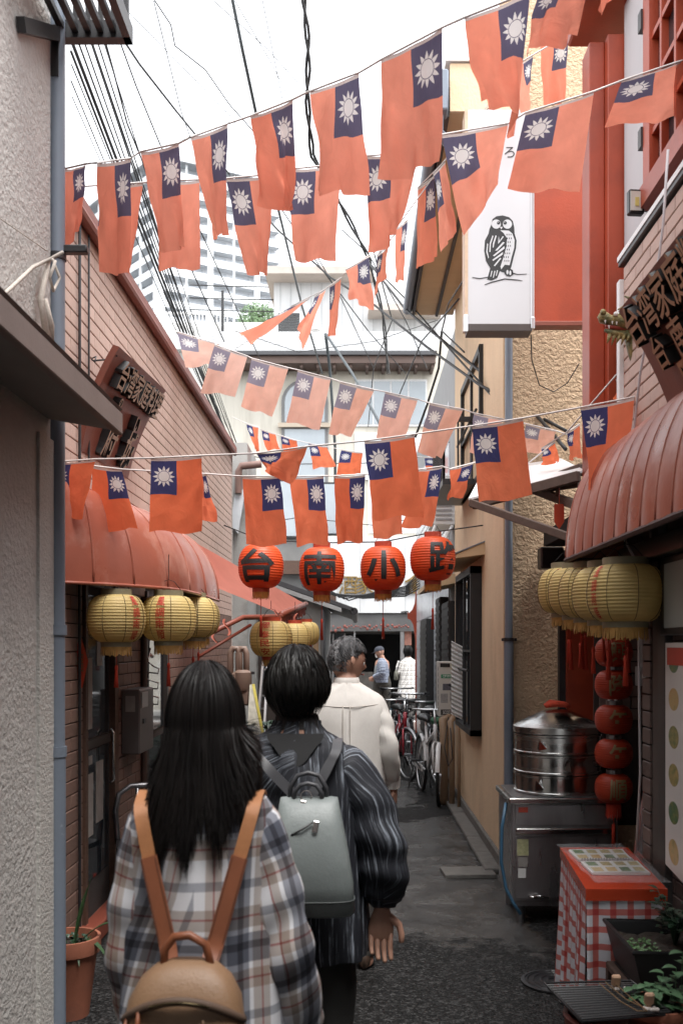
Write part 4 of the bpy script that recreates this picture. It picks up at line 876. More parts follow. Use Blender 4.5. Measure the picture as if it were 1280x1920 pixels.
def paper_mat(name, col, rough=.6, tl=.35):
    m, t, b = nodes(name); L = t.links.new
    tc = N(t, 'ShaderNodeTexCoord'); n1 = N(t, 'ShaderNodeTexNoise', Scale=9.0, Detail=6.0); L(tc.outputs['Object'], n1.inputs['Vector'])
    mx = N(t, 'ShaderNodeMix', data_type='RGBA'); L(n1.outputs['Fac'], mx.inputs['Factor']); mx.inputs['A'].default_value = c4([c*.78 for c in col]); mx.inputs['B'].default_value = c4([min(1, c*1.18) for c in col])
    L(mx.outputs['Result'], b.inputs['Base Color']); b.inputs['Roughness'].default_value = rough
    tr_ = N(t, 'ShaderNodeBsdfTranslucent'); L(mx.outputs['Result'], tr_.inputs['Color']); ms = N(t, 'ShaderNodeMixShader'); ms.inputs[0].default_value = tl
    L(b.outputs[0], ms.inputs[1]); L(tr_.outputs[0], ms.inputs[2]); L(ms.outputs[0], t.nodes['Material Output'].inputs['Surface']); return m
LRED = paper_mat('lantern_red', (.74, .10, .025), .42, .3); LYEL = paper_mat('lantern_yellow', (.66, .50, .20), .55, .3); LDRED = paper_mat('lantern_deep_red', (.50, .055, .02), .45, .2)
ink = mat('ink_black', (.012, .012, .012), .6); ink_red = mat('ink_red', (.45, .03, .015), .6); ink_bronze = mat('ink_bronze', (.30, .21, .10), .45, .2); ink_gold = mat('ink_gold', (.16, .10, .05), .45, .3)
fringe_m = mat('fringe_gold', (.42, .24, .07), .8, var=.3, scale=40); tassel_m = mat('tassel_red', (.52, .045, .02), .7, var=.2); cap_m = mat('cap_khaki', (.22, .20, .13), .6); cap_red = mat('cap_red', (.42, .06, .03), .5)
line_m = mat('seam_dark', (.10, .07, .03), .7)
def fringe(root, r, z, L, m, n=54):
    b = MB()
    for k in range(n):
        a = 2*PI*k/n; rr = r*(1+.04*R()); l = L*(.85+.3*R()); w_ = r*PI/n*1.1
        c, s_ = math.cos(a), math.sin(a); tq = V((-s_, c, 0))*w_; p = V((rr*c, rr*s_, z)); q = p+V((c*.006*R(), s_*.006*R(), -l))
        b.add([p-tq, p+tq, q+tq*.6, q-tq*.6], [(0, 1, 2, 3)])
    return b.obj('fringe', m, root, local=True)
def tassel(root, z, L, drop, m=tassel_m, r=.012, x=0, y=0):
    quick('tassel', m, root, lambda b: (b.tube([(x, y, z), (x, y, z-drop)], .0022, 5), b.tube([(x, y, z-drop), (x, y, z-drop-.02), (x, y, z-drop-.03), (x, y, z-drop-L)], [r*.5, r*.8, r*.55, r*1.05], 10)), True, local=True)
def lantern(label, c, Rr, H, body, cap, chars, ang0, ink_, group, chsz, pinch=.42, tass=True, hang=.2, rib=16, fr=fringe_m, cap_h=.03, seams=8, tdrop=.09, tlen=.13):
    root = thing('paper_lantern', label, 'lantern', c, group)
    lantern_mesh(Rr, H, rib=rib, pinch=pinch).obj('shade', body, root, True, local=True)
    rc = Rr*pinch
    quick('top_cap', cap, root, lambda b: b.lathe([(rc*.75, H/2-.002), (rc*1.04, H/2-.002), (rc*1.04, H/2+cap_h), (rc*.92, H/2+cap_h), (rc*.92, H/2)], 28), 40, local=True)
    quick('bottom_cap', cap, root, lambda b: b.lathe([(rc*.9, -H/2), (rc*1.04, -H/2+.002), (rc*1.04, -H/2-cap_h*.8), (rc*.9, -H/2-cap_h*.8)], 28), 40, local=True)
    fringe(root, rc*.98, -H/2-cap_h*.7, .05*Rr/.16, fr)
    if tass: tassel(root, -H/2-cap_h, tlen, tdrop)
    quick('hanger', cable_black, root, lambda b: b.tube([(rc*.9, 0, H/2+cap_h), (rc*.4, 0, H/2+cap_h+.05), (0, 0, H/2+cap_h+.06), (0, 0, H/2+cap_h+hang), (0, 0, H/2+cap_h+.06), (-rc*.4, 0, H/2+cap_h+.05), (-rc*.9, 0, H/2+cap_h)], .002, 5), True, local=True)
    if seams:
        def sm(b):
            for k in range(seams):
                a = ang0+PI/seams+2*PI*k/seams
                b.tube([V(((lant_r(Rr, H, pinch, z)+.0005)*math.cos(a), (lant_r(Rr, H, pinch, z)+.0005)*math.sin(a), z)) for z in [H/2*(-.97+1.94*i/24) for i in range(25)]], .0016, 4)
        quick('seam_thread', line_m, root, sm, True, local=True)
    n = len(chars)
    for i, ch in enumerate(chars):
        zc = 0 if n == 1 else H*.36-(H*.72)*(i/(n-1))*1.0
        wrap_text(ch, chsz[1], chsz[0], Rr, H, pinch, ang0, zc, ink_, root, off=(.03 if ch in '台小' else .02) if len(chars) == 1 else .012)
    return root
A0 = -PI/2      # the side that faces the camera
RED_ROW = 'red lanterns lettered in black across the alley'
sL_ = 265.0
for ch, px, py, da, lab in (('台', 489, 1062, -.12, 'red lantern with the black character 台, beside the pink fabric awning'), ('南', 603, 1068, -.08, 'red lantern with the black character 南, second from the pink awning'), ('小', 718, 1066, .0, 'red lantern with the three-stroke black character 小'), ('路', 811, 1048, .55, 'red lantern with the black character 路, closest to the stucco wall')):
    lantern(lab, P(px, py, sL_), 43/sL_, 82/sL_, LRED, cap_red, [ch], A0+da, ink, RED_ROW, (.265, .235), pinch=.36, rib=17, seams=0, cap_h=.035, fr=mat('fringe_orange', (.48, .20, .04), .8, var=.3, scale=40), tdrop=.16, tlen=.15)
cable([(420, 985, 262), (489, 1012, sL_), (603, 1018, sL_), (718, 1016, sL_), (811, 998, sL_), (905, 985, 275)], .003, 'thin line that carries the four red lanterns', group='lantern lines')
YG1 = 'yellow lanterns under the dome awning'; W1 = ['風', '調', '雨', '順']; W2 = ['國', '泰', '民', '安']
lantern('yellow ribbed lantern hung nearest the brick shop door', P(218, 1160, 355), .155, .25, LYEL, cap_m, W1, A0+.95, ink_red, YG1, (.042, .05), pinch=.50, tlen=.12)
lantern('yellow ribbed lantern at the awning corner reading 風調雨順 in red', P(316, 1160, 339), .155, .25, LYEL, cap_m, W1, A0-.12, ink_red, YG1, (.048, .052), pinch=.50)
lantern('yellow lantern behind the awning-corner one with 國泰民安 at its edge', P(362, 1158, 298), .155, .25, LYEL, cap_m, W2, A0-.05, ink_red, YG1, (.045, .05), pinch=.50)
lantern('yellow lantern last in the row beneath the dome awning', P(372, 1159, 262), .155, .25, LYEL, cap_m, W2, A0+2.5, ink_red, YG1, (.045, .05), pinch=.50)
YG2 = 'yellow lanterns under the pink fabric awning'
lantern('yellow lantern reading 國泰民安 under the pink fabric awning', P(508, 1198, 256), .155, .26, LYEL, cap_red, W2, A0-.22, ink_red, YG2, (.072, .052), pinch=.42, rib=12, tass=False, hang=.12)
lantern('yellow lantern half hidden in the middle under the pink awning', P(553, 1195, 214), .14, .24, LYEL, cap_red, W2, A0+2.2, ink_red, YG2, (.05, .05), pinch=.42, rib=12, tass=False, hang=.16)
lantern('small yellow lantern farthest along under the pink awning', P(574, 1188, 180), .14, .24, LYEL, cap_red, W1, A0+2.6, ink_red, YG2, (.05, .05), pinch=.42, rib=12, tass=False, hang=.2)
YG3 = 'yellow lanterns under the barrel awning'
for i, (px, py, s_, w_, lab) in enumerate(((1172, 1113, 445, W1, 'large yellow lantern closest to the dark framed poster, under the barrel awning'), (1140, 1114, 412, W2, 'second yellow lantern from the poster under the barrel awning'), (1112, 1112, 388, W1, 'middle yellow lantern of the five under the barrel awning'), (1088, 1110, 366, W2, 'fourth yellow lantern from the poster under the barrel awning'), (1066, 1108, 348, W1, 'yellow lantern at the far end of the barrel awning row'))):
    lantern(lab, P(px, py, s_), .165, .24, LYEL, cap_m, w_, A0-.62+(i % 2)*.2-(.5 if i == 0 else 0), ink_red, YG3, (.03, .05), pinch=.55, hang=.12, tdrop=.11, tlen=.13)
# vertical string of five red lanterns by the steamer
ls = thing('lantern_string', 'vertical string of five small dark red lanterns with gold characters beside steamer', 'lanterns', P(1150, 1590, 330))
for i, (ch, py) in enumerate((('興', 1223), ('隆', 1284), ('年', 1349), ('年', 1413), ('順', 1478))):
    c = P(1150, py, 330); o = lantern_mesh(.107, .165, rib=13, pinch=.4).obj('red_lantern', LDRED, ls, True, local=True); o.location = c-ORIG[ls.name]
    tx = wrap_text(ch, .12, .105, .107, .165, .4, A0+.02, 0, ink_bronze, o, out=.006, off=.02)
    cp_ = quick('cap_ring', steel_dull, o, lambda b: b.lathe([(.03, .08), (.043, .08), (.043, .105), (.03, .105)], 20), 40, local=True)
quick('cord', tassel_m, ls, lambda b: b.tube([P(1150, 1150, 330), P(1150, 1600, 330)], .002, 5))
o = fringe(ls, .04, 0, .075, tassel_m); o.location = P(1150, 1508, 330)-ORIG[ls.name]
quick('end_tassel', tassel_m, ls, lambda b: b.tube([P(1150, 1545, 330), P(1150, 1548, 330), P(1150, 1590, 330)], [.005, .010, .012], 8), True)
for k, (px, y0, y1) in enumerate(((1069, 1200, 1256), (1090, 1192, 1254), (1097, 1192, 1257), (1143, 1206, 1250), (1177, 1214, 1262), (1131, 1195, 1240))):
    o = MB(); s_ = 350; o.tube([P(px, y0-40, s_), P(px, y0, s_)], .0025, 5); o.tube([P(px, y0, s_), P(px, y0+5, s_), P(px, y0+8, s_), P(px+2, y1, s_)], [.006, .009, .006, .012], 8)
    tag(o.obj('hanging_tassel', tassel_m, None, True, loc=P(px, y1, s_)), 'long red tassel hanging below the barrel awning lanterns', 'tassel', 'red tassels under the barrel awning')
# ================================================================ awnings
vinyl = mat('awning_vinyl', (.31, .092, .058), .36, var=.12, scale=3, bump=.08, bscale=25, col2=(.46, .24, .19), c2scale=2.6, c2lo=.54, c2hi=.75, rvar=.12)
vinyl_dark = mat('awning_under', (.05, .022, .018), .7)
aw_ = thing('dome_awning', 'rust red ribbed dome awning over the brick shop door', 'awning', (XB, 6, 2.0))
BP = [(-1.495, 4.98), (-1.42, 5.03), (-1.30, 5.14), (-1.17, 5.30), (-1.06, 5.52), (-1.0, 5.78), (-.98, 6.1), (-.98, 6.6), (-.98, 7.05)]
TP = [(-1.49, 5.02), (-1.49, 5.08), (-1.49, 5.18), (-1.49, 5.32), (-1.49, 5.55), (-1.49, 5.80), (-1.49, 6.12), (-1.49, 6.62), (-1.49, 7.05)]
def dome(i, q):
    i0 = min(int(i), len(BP)-2); f = i-i0
    bx_, by_ = [BP[i0][k]+(BP[i0+1][k]-BP[i0][k])*f for k in (0, 1)]; tx, ty = [TP[i0][k]+(TP[i0+1][k]-TP[i0][k])*f for k in (0, 1)]
    c = math.cos(q*PI/2)**.8; s_ = math.sin(q*PI/2)
    return V((tx+(bx_-tx)*c, ty+(by_-ty)*c, 1.935+.52*s_))
cuts = [0, 1.6, 2.9, 4.1, 5.4, 6.7, 8]
for a, b_ in zip(cuts[:-1], cuts[1:]):
    b = MB(); b.grid(lambda u, v: dome(a+(b_-a)*u, v)+V((0, 0, 0)), 6, 12); b.obj('awning_panel', vinyl, aw_, True)
for c in cuts: quick('rib', vinyl, aw_, lambda b: b.tube([dome(c, k/12) for k in range(13)], .007, 6), True)
quick('rim', vinyl, aw_, lambda b: b.tube([dome(k/4, 0) for k in range(33)], .010, 6), True)
for k in range(6): quick('rivet', steel_dull, aw_, lambda b: b.ball(dome(.12, .05+k*.13)+V((.0, -.006, 0)), .009, 8, 5))
ra = thing('barrel_awning', 'faded rust red barrel awning along the shop front on the right', 'awning', (XR, 3.8, 2.0))
def barrel(y, q, x0=1.03): c = math.cos(q*PI/2)**.85; return V((1.315+(x0-1.315)*c, y, 2.04+.54*math.sin(q*PI/2)))
ys = [1.6+i*.185 for i in range(19)]
for a, b_ in zip(ys[:-1], ys[1:]):
    b = MB(); b.grid(lambda u, v: barrel(a+(b_-a)*u, v)+V((-.010*math.sin(u*PI), 0, .008*math.sin(u*PI))), 4, 14); b.obj('awning_panel', vinyl, ra, True)
for y in ys: quick('rib', vinyl, ra, lambda b: b.tube([barrel(y, k/14) for k in range(15)], .006, 6), True)
quick('end_panel', vinyl, ra, lambda b: b.add([barrel(ys[-1], k/12) for k in range(13)]+[V((1.315, ys[-1], 2.04))], [[k, k+1, 13] for k in range(12)]))
quick('rim', vinyl_dark, ra, lambda b: b.tube([barrel(ys[0], 0), barrel(ys[-1], 0), V((1.315, ys[-1], 2.04))], .013, 6))
def fabric(name, col):
    m, t, b = nodes(name); L = t.links.new; tc = N(t, 'ShaderNodeTexCoord'); n1 = N(t, 'ShaderNodeTexNoise', Scale=4.0, Detail=6.0); L(tc.outputs['Object'], n1.inputs['Vector'])
    mx = N(t, 'ShaderNodeMix', data_type='RGBA'); L(n1.outputs['Fac'], mx.inputs['Factor']); mx.inputs['A'].default_value = c4([c*.8 for c in col]); mx.inputs['B'].default_value = c4([c*1.15 for c in col])
    d = N(t, 'ShaderNodeBsdfDiffuse'); r_ = N(t, 'ShaderNodeBsdfTranslucent'); L(mx.outputs['Result'], d.inputs[0]); L(mx.outputs['Result'], r_.inputs[0]); ms = N(t, 'ShaderNodeMixShader'); ms.inputs[0].default_value = .55
    L(d.outputs[0], ms.inputs[1]); L(r_.outputs[0], ms.inputs[2]); L(ms.outputs[0], t.nodes['Material Output'].inputs['Surface']); return m
PINK = fabric('awning_pink', (.62, .24, .19))
fa = thing('fabric_awning', 'pale pink fabric awning on folding arms past the dome awning', 'awning', (XB, 9.5, 2.0))
WA, WB, OA, OB = PD(335, 1000, 8.2), PD(573, 1133, 11.0), PD(372, 1088, 8.0), PD(528, 1152, 8.7)
def fsheet(u, v): q = WA.lerp(WB, u).lerp(OA.lerp(OB, u), v); q.z -= .06*math.sin(v*PI)*(.6+.4*math.sin(u*9)); return q
b = MB(); b.grid(fsheet, 16, 10); b.obj('canopy_cloth', PINK, fa, True)
def val(b):
    n = 60
    b.grid(lambda u, v: OB.lerp(WB, u)+V((.012*math.sin(u*90), 0, -.005-v*(.085+.03*math.sin(u*75)))), 120, 3)
quick('valance', mat('valance_red', (.22, .06, .05), .8, var=.25, scale=8), fa, val, True)
quick('roller_bar', red_brown, fa, lambda b: b.tube([OB, WB], .03, 10), True)
quick('arm', red_brown, fa, lambda b: (b.tube([PD(398, 1186, 7.9), PD(455, 1158, 8.3), OB+V((0, 0, -.02))], .022, 8)), True)
quick('arm', red_brown, fa, lambda b: b.tube([PD(372, 1232, 8.2), PD(470, 1172, 8.6)], .014, 8), True)
ribbon_m = mat('ribbon_pink', (.65, .2, .14), .6)
for (px, py, d) in ((425, 1168, 7.85), (520, 1150, 8.2), (556, 1156, 9.5), (404, 1182, 7.8)):
    o = MB(); c = PD(px, py, d); o.grid(lambda u, v: c+V((.02*(u-.5)+.025*math.sin(v*5+px), .004*math.sin(u*4), .03-.13*v)), 2, 8); tag(o.obj('ribbon', ribbon_m, None, True, loc=c), 'short pink ribbon tied round the awning arm', 'ribbon', 'ribbons on the awning arms')
# pergola of weathered timber
pg = thing('timber_pergola', 'weathered timber pergola frame with a white roof sheet beside the stucco wall', 'pergola', P(980, 940, 320))
Pg = lambda px, py, s_=318: P(px, py, s_)
for a, b_, w_ in ((Pg(888, 946, 308), Pg(1085, 893, 345), .045), (Pg(905, 932, 300), Pg(1085, 905, 330), .04), (Pg(882, 942, 308), Pg(1066, 1007, 352), .035), (Pg(995, 916, 300), Pg(1094, 952, 352), .04), (Pg(884, 944, 308), Pg(950, 895, 272), .04), (Pg(1040, 880, 290), Pg(1046, 925, 330), .03), (Pg(985, 918, 310), Pg(1090, 880, 330), .05)):
    quick('beam', wood_grey, pg, lambda b: b.bar(a, b_, w_*.8, w_*1.3, .004))
quick('roof_sheet', mat('sheet_white', (.66, .66, .66), .4, var=.06), pg, lambda b: b.poly([Pg(878, 938, 308), Pg(1095, 885, 345), Pg(1050, 862, 272), Pg(905, 886, 272)], (0, 0, .012)))
o = MB(); c = P(1048, 945, 335)
o.poly([c+V((-.028, 0, 0)), c+V((.028, 0, .0)), c+V((.028, 0, -.10)), c+V((0, 0, -.14)), c+V((-.028, 0, -.10))], (0, .004, 0)); o.tube([c+V((0, .002, .09)), c], .002, 5); tag(o.obj('pennant', LDRED, None, loc=c), 'small pointed red pennant hanging under the timber pergola', 'pennant')
# ================================================================ hanging wooden signboards with raised letters
sign_wood = mat('sign_wood', (.17, .05, .032), .5, var=.2, scale=3, stretch=(1, 6, 1), bump=.1)
gold_edge = mat('letter_gold', (.30, .17, .085), .4, .3, var=.2, scale=20); letter_side = mat('letter_black', (.010, .010, .010), .6)
def signboard(label, TA, TB, BA, BB, bow, rows, right_sign):
    root = thing('hanging_signboard', label, 'signboard', (TA+BB)/2, 'wooden signboards with raised letters')
    up = ((TA-BA)+(TB-BB)).normalized(); rt = ((TB-TA)+(BB-BA)).normalized(); n = rt.cross(up).normalized()
    def S(u, v): return BA.lerp(BB, u).lerp(TA.lerp(TB, u), v)-n*bow*4*v*(1-v)
    b = MB(); th_ = .035
    for (k, sg) in ((0, 0), (1, -1)): b.grid(lambda u, v: S(u, v)+n*(th_*sg), 4, 10, False)
    for e in (lambda t_: (t_, 0), lambda t_: (t_, 1), lambda t_: (0, t_), lambda t_: (1, t_)):
        b.grid(lambda u, v: S(*e(u))-n*(th_*v), 10, 1, False)
    b.obj('board', sign_wood, root)
    W = ((TB-TA).length+(BB-BA).length)/2; H = ((TA-BA).length+(TB-BB).length)/2
    for (s_, u0, u1, v, h) in rows:
        m_ = len(s_)
        for i, ch in enumerate(s_):
            u = u0+(u1-u0)*(i+.5)/m_; c = S(u, v)+n*.045
            flat_text('raised_letter', ch, c, h, [gold_edge, letter_side], root, right=rt, up=up, depth=.045, normal=n, off=.012)
    return root
l_ = signboard('wooden signboard with raised letters hung from the brick shop wall', PX(224, 650, -1.27), PX(311, 732, -1.27), PX(153, 846, -1.48), PX(240, 897, -1.48), .03,
    [('台湾家庭料理', .08, .96, .80, .17), ('の', .22, .34, .58, .06), ('い', .6, .8, .50, .10), ('府城', .15, .90, .24, .24)], False)
quick('chain', dark_metal, l_, lambda b: (b.tube([PX(172, 672, -1.49), PX(180, 668, -1.46), PX(178, 678, -1.44), PX(172, 674, -1.45)], .004, 5), b.tube([PX(176, 676, -1.45), PX(200, 674, -1.38), PX(219, 667, -1.29)], .005, 6)))
r_ = signboard('wooden signboard with raised letters hung over the barrel awning', V((1.05, 2.72, 2.93)), V((1.05, 3.94, 2.93)), V((1.27, 2.72, 2.52)), V((1.27, 3.94, 2.52)), .02, [], True)
bpy.data.objects.remove(r_.children[0]); bpy.data.objects.remove(r_)
r_ = signboard('wooden signboard with raised letters hung over the barrel awning', V((1.03, 3.94, 2.94)), V((1.03, 2.6, 2.94)), V((1.25, 3.94, 2.50)), V((1.25, 2.6, 2.50)), .02,
    [('台湾家庭料理', .05, .8, .80, .16), ('台南', .1, .42, .50, .13), ('府城', .22, .6, .20, .18)], True)
# ================================================================ owl sign
os_ = thing('owl_sign', 'white projecting sign box with a black owl drawing on the stucco building', 'sign', P(937, 620, 292))
SO = 292.0; YO = F/SO
def O_(px, py, dy=0): q = P(px, py, SO); return V((q.x, YO+dy, q.z))
sign_white = mat('sign_face', (.56, .56, .575), .35, var=.02)
def orect(b, x0, y0, x1, y1, f, k, c=0): a = O_(x0, y0); d = O_(x1, y1); b.box(a.x, d.x, YO+f, YO+k, a.z, d.z, c)
quick('box', sign_white, os_, lambda b: orect(b, 877, 205, 997, 608, 0, .14))
quick('edge_trim', mat('trim_rust', (.55, .40, .28), .5, var=.4, scale=9), os_, lambda b: (orect(b, 871, 205, 877, 612, -.006, .145)))
quick('edge_trim', alu, os_, lambda b: (orect(b, 995, 205, 1001, 608, -.008, .145, .003)))
quick('bottom_trim', mat('trim_dark', (.06, .045, .04), .5), os_, lambda b: orect(b, 876, 607, 997, 621, -.008, .14, .003))
quick('bracket', alu, os_, lambda b: orect(b, 869, 590, 877, 622, -.012, .02, .003)); quick('bracket', alu, os_, lambda b: orect(b, 995, 595, 1002, 616, -.012, .02, .003))
quick('red_panel', red_paint, os_, lambda b: orect(b, 1002, 248, 1128, 600, .05, .12, .004))
quick('panel_foot', red_brown, os_, lambda b: orect(b, 1001, 598, 1130, 607, .035, .13, .003))
Z_ = lambda zx, zy, dy=-.0015: O_(780+zx/3.69, 120+zy/3.69, dy)
def oshape(name, pts, m, dy): b = MB(); q = [Z_(x, y, dy) for x, y in pts]; b.add(q, [list(range(len(q)))]); bm = bmesh.new(); me = b.mesh(name, ORIG[os_.name]); bm.from_mesh(me); bmesh.ops.triangulate(bm, faces=bm.faces[:]); bm.to_mesh(me); bm.free(); me.materials.append(m); o = bpy.data.objects.new(name, me); COL.objects.link(o); o.parent = os_; return o
owl_ink = mat('owl_ink', (.015, .015, .016), .5); owl_white = sign_white
oshape('owl_body', [(520, 1110), (527, 1072), (555, 1052), (598, 1046), (642, 1058), (668, 1085), (678, 1130), (680, 1172), (694, 1220), (690, 1275), (674, 1335), (657, 1405), (640, 1440), (600, 1440), (578, 1432), (560, 1480), (520, 1497), (490, 1490), (512, 1412), (482, 1362), (470, 1290), (475, 1220), (500, 1172), (506, 1140)], owl_ink, -.0015)
circ = lambda cx, cy, r, ry=None: [(cx+r*math.cos(a), cy+(ry or r)*math.sin(a)) for a in [2*PI*k/20 for k in range(20)]]
oshape('owl_breast', [(580, 1150), (640, 1152), (664, 1172), (680, 1218), (677, 1272), (660, 1332), (645, 1392), (612, 1388), (588, 1420), (582, 1402), (602, 1340), (622, 1270), (628, 1205), (603, 1168)], owl_white, -.003)
for cx in (553, 630): oshape('owl_eye', circ(cx, 1107, 32), owl_white, -.003)
for cx in (569, 614): oshape('owl_pupil', circ(cx, 1099, 12), owl_ink, -.0045); oshape('owl_glint', circ(cx-4, 1095, 3), owl_white, -.006)
oshape('owl_beak', [(578, 1126), (598, 1126), (588, 1144)], owl_white, -.003)
for (x, y) in [(640+dx*14+(r % 2)*6-r*3, 1180+r*26) for r in range(8) for dx in (-1, 0, 1)]: oshape('owl_speck', circ(x, y, 3, 7), owl_ink, -.0045)
for pts in ([(527, 1185), (508, 1240), (505, 1300), (513, 1300), (516, 1245), (534, 1190)], [(548, 1185), (530, 1240), (528, 1270), (535, 1268), (540, 1240), (556, 1188)], [(570, 1190), (566, 1245), (605, 1195), (598, 1190), (575, 1225)], [(545, 1290), (600, 1230), (612, 1235), (560, 1290)], [(530, 1325), (608, 1260), (612, 1275), (540, 1330)], [(525, 1355), (600, 1300), (598, 1318), (532, 1362)], [(490, 1240), (484, 1300), (498, 1345), (502, 1338), (492, 1295), (497, 1245)], [(535, 1395), (580, 1340), (588, 1345), (545, 1398)], [(520, 1430), (512, 1470), (517, 1472), (527, 1432)], [(540, 1430), (530, 1478), (535, 1479), (547, 1432)], [(558, 1425), (550, 1465), (555, 1466), (565, 1428)]):
    oshape('owl_feather', pts, owl_white, -.003)
for pts in ([(385, 1473), (440, 1480), (500, 1470), (500, 1476), (440, 1487), (390, 1480)], [(470, 1525), (520, 1505), (610, 1482), (700, 1490), (735, 1498), (733, 1502), (700, 1497), (610, 1490), (520, 1513), (474, 1529)], [(660, 1440), (700, 1452), (765, 1450), (765, 1454), (700, 1458), (655, 1448)], [(612, 1420), (640, 1410), (668, 1425), (672, 1455), (650, 1470), (625, 1465), (608, 1445)]): oshape('branch', pts, owl_ink, -.0022)
for cx, cy in ((630, 1440), (650, 1445)): oshape('owl_claw', circ(cx, cy, 7, 16), owl_white, -.0036)
flat_text('sign_character', 'ろ', O_(955, 285, -.002), 20/SO, owl_ink, os_)
quick('sign_cable', cable_black, os_, lambda b: b.tube([O_(1000, 618, .1), O_(1012, 650, .3), O_(1040, 680, .55), O_(1072, 690, .6), O_(1100, 672, .6), O_(1118, 640, .5)], .004, 6), True)
# ================================================================ dragon
dg = thing('dragon_figure', 'carved olive and gold dragon clinging to the pink brick corner', 'dragon', P(1195, 720, 381))
SD = 392.0
def D_(px, py, dy=0): q = P(px, py, SD); return q+V((0, dy, 0))
drg = mat('dragon_gold', (.26, .20, .075), .42, .15, var=.5, scale=22, bump=.8, bscale=70, col2=(.07, .085, .035), c2scale=14, c2lo=.45, c2hi=.6)
quick('body', drg, dg, lambda b: b.tube([D_(1198, 505, .02), D_(1206, 515, -.01), D_(1206, 535, 0), D_(1198, 560, .02), D_(1190, 590, .02), D_(1185, 620, .02), D_(1190, 660, .0), D_(1198, 690, .02), D_(1197, 718, .03)], [.012, .028, .033, .034, .036, .04, .034, .024, .006], 12), True)
quick('head', drg, dg, lambda b: b.tube([D_(1190, 607), D_(1170, 606, -.02), D_(1155, 605, -.03), D_(1140, 604, -.03), D_(1126, 598, -.03), D_(1119, 594, -.03)], [.036, .040, .034, .025, .030, .012], 12), True)
quick('jaw', drg, dg, lambda b: b.tube([D_(1188, 625), D_(1165, 630, -.02), D_(1145, 628, -.03), D_(1130, 622, -.03)], [.03, .022, .016, .007], 10), True)
quick('mouth', mat('dragon_mouth', (.30, .05, .03), .5), dg, lambda b: b.tube([D_(1182, 617, -.01), D_(1150, 617, -.03), D_(1132, 615, -.03)], [.02, .014, .008], 8), True)
quick('beard', drg, dg, lambda b: [b.tube([D_(1140+k*9, 630, -.03), D_(1137+k*9, 640, -.035), D_(1134+k*9, 648+3*(k % 2), -.03)], [.011, .008, .001], 6) for k in range(5)], True)
for (a, m_, e) in (((1180, 592), (1168, 575), (1158, 580)), ((1186, 585), (1184, 560), (1170, 555)), ((1178, 600), (1166, 588), (1157, 592))): quick('horn', drg, dg, lambda b: b.tube([D_(*a), D_(*m_), D_(*e)], [.015, .012, .003], 8), True)
for (x, y) in ((1142, 612), (1129, 610), (1136, 620), (1150, 613)): quick('tooth', plastic_white, dg, lambda b: b.tube([D_(x, y-3, -.055), D_(x, y+3, -.056)], [.005, .001], 6))
quick('eye', plastic_white, dg, lambda b: (b.ball(D_(1148, 596, -.06), .011, 10, 6),)); [quick('nostril', drg, dg, lambda b: b.ball(D_(x, 592, -.055), .015, 10, 6)) for x in (1125, 1160)]
# ================================================================ small fittings on the right-hand shop
fl = thing('floodlight', 'small black floodlight on a bracket above the pink brick', 'floodlight', P(1190, 380, 400))
Fq = lambda px, py, dy=0: P(px, py, 400)+V((0, dy, 0))
quick('housing', dark_metal, fl, lambda b: b.obox(Fq(1191, 380), (.075, .04, .115), Matrix.Rotation(.1, 3, 'Z'), .006))
quick('lens', mat('lens', (.6, .6, .55), .15), fl, lambda b: b.obox(Fq(1190, 380, -.022), (.055, .006, .09), Matrix.Rotation(.1, 3, 'Z')))
quick('led', mat('led_yellow', (.55, .48, .15), .4), fl, lambda b: b.obox(Fq(1191, 382, -.027), (.018, .004, .04)))
quick('bracket', dark_metal, fl, lambda b: (b.tube([Fq(1200, 375, .03), Fq(1222, 372, .06), Fq(1245, 378, .1)], .008, 6), b.lathe([(0, .012), (.035, .012), (.035, -.012), (0, -.012)], 12, Fq(1222, 378, .05)), b.tube([Fq(1215, 400, .03), Fq(1222, 410, .05), Fq(1210, 415, .02)], .006, 6)), True)
cb = MB(); cb.tube([P(1252, 280, 470), P(1243, 420, 465), P(1225, 560, 455), P(1200, 700, 445), P(1182, 860, 425), P(1162, 950, 420), P(1158, 985, 420), P(1180, 1030, 430), P(1196, 1060, 440), P(1198, 1300, 440), P(1200, 1450, 420), P(1192, 1600, 415)], .0055, 6)
tag(cb.obj('hanging_cable', mat('cable_pale', (.55, .52, .54), .5), None, True, loc=P(1192, 1600, 415)), 'long white cable hanging down in front of the signboard and lanterns', 'cable')
sw = thing('switch_box', 'grey electric switch box on the dark brick behind red lanterns', 'switch box', P(1203, 1285, 305))
quick('case', plastic_grey, sw, lambda b: b.box(P(1193, 0, 305).x, P(1213, 0, 305).x, 6.10, 6.17, P(0, 1286, 305).z, P(0, 1250, 305).z, .004)); quick('toggle', plastic_white, sw, lambda b: b.box(P(1200, 0, 305).x, P(1206, 0, 305).x, 6.085, 6.099, P(0, 1272, 305).z, P(0, 1264, 305).z, .002))
quick('conduit', plastic_grey, sw, lambda b: b.tube([P(1203, 1250, 305), P(1203, 1130, 305)], .012, 8))
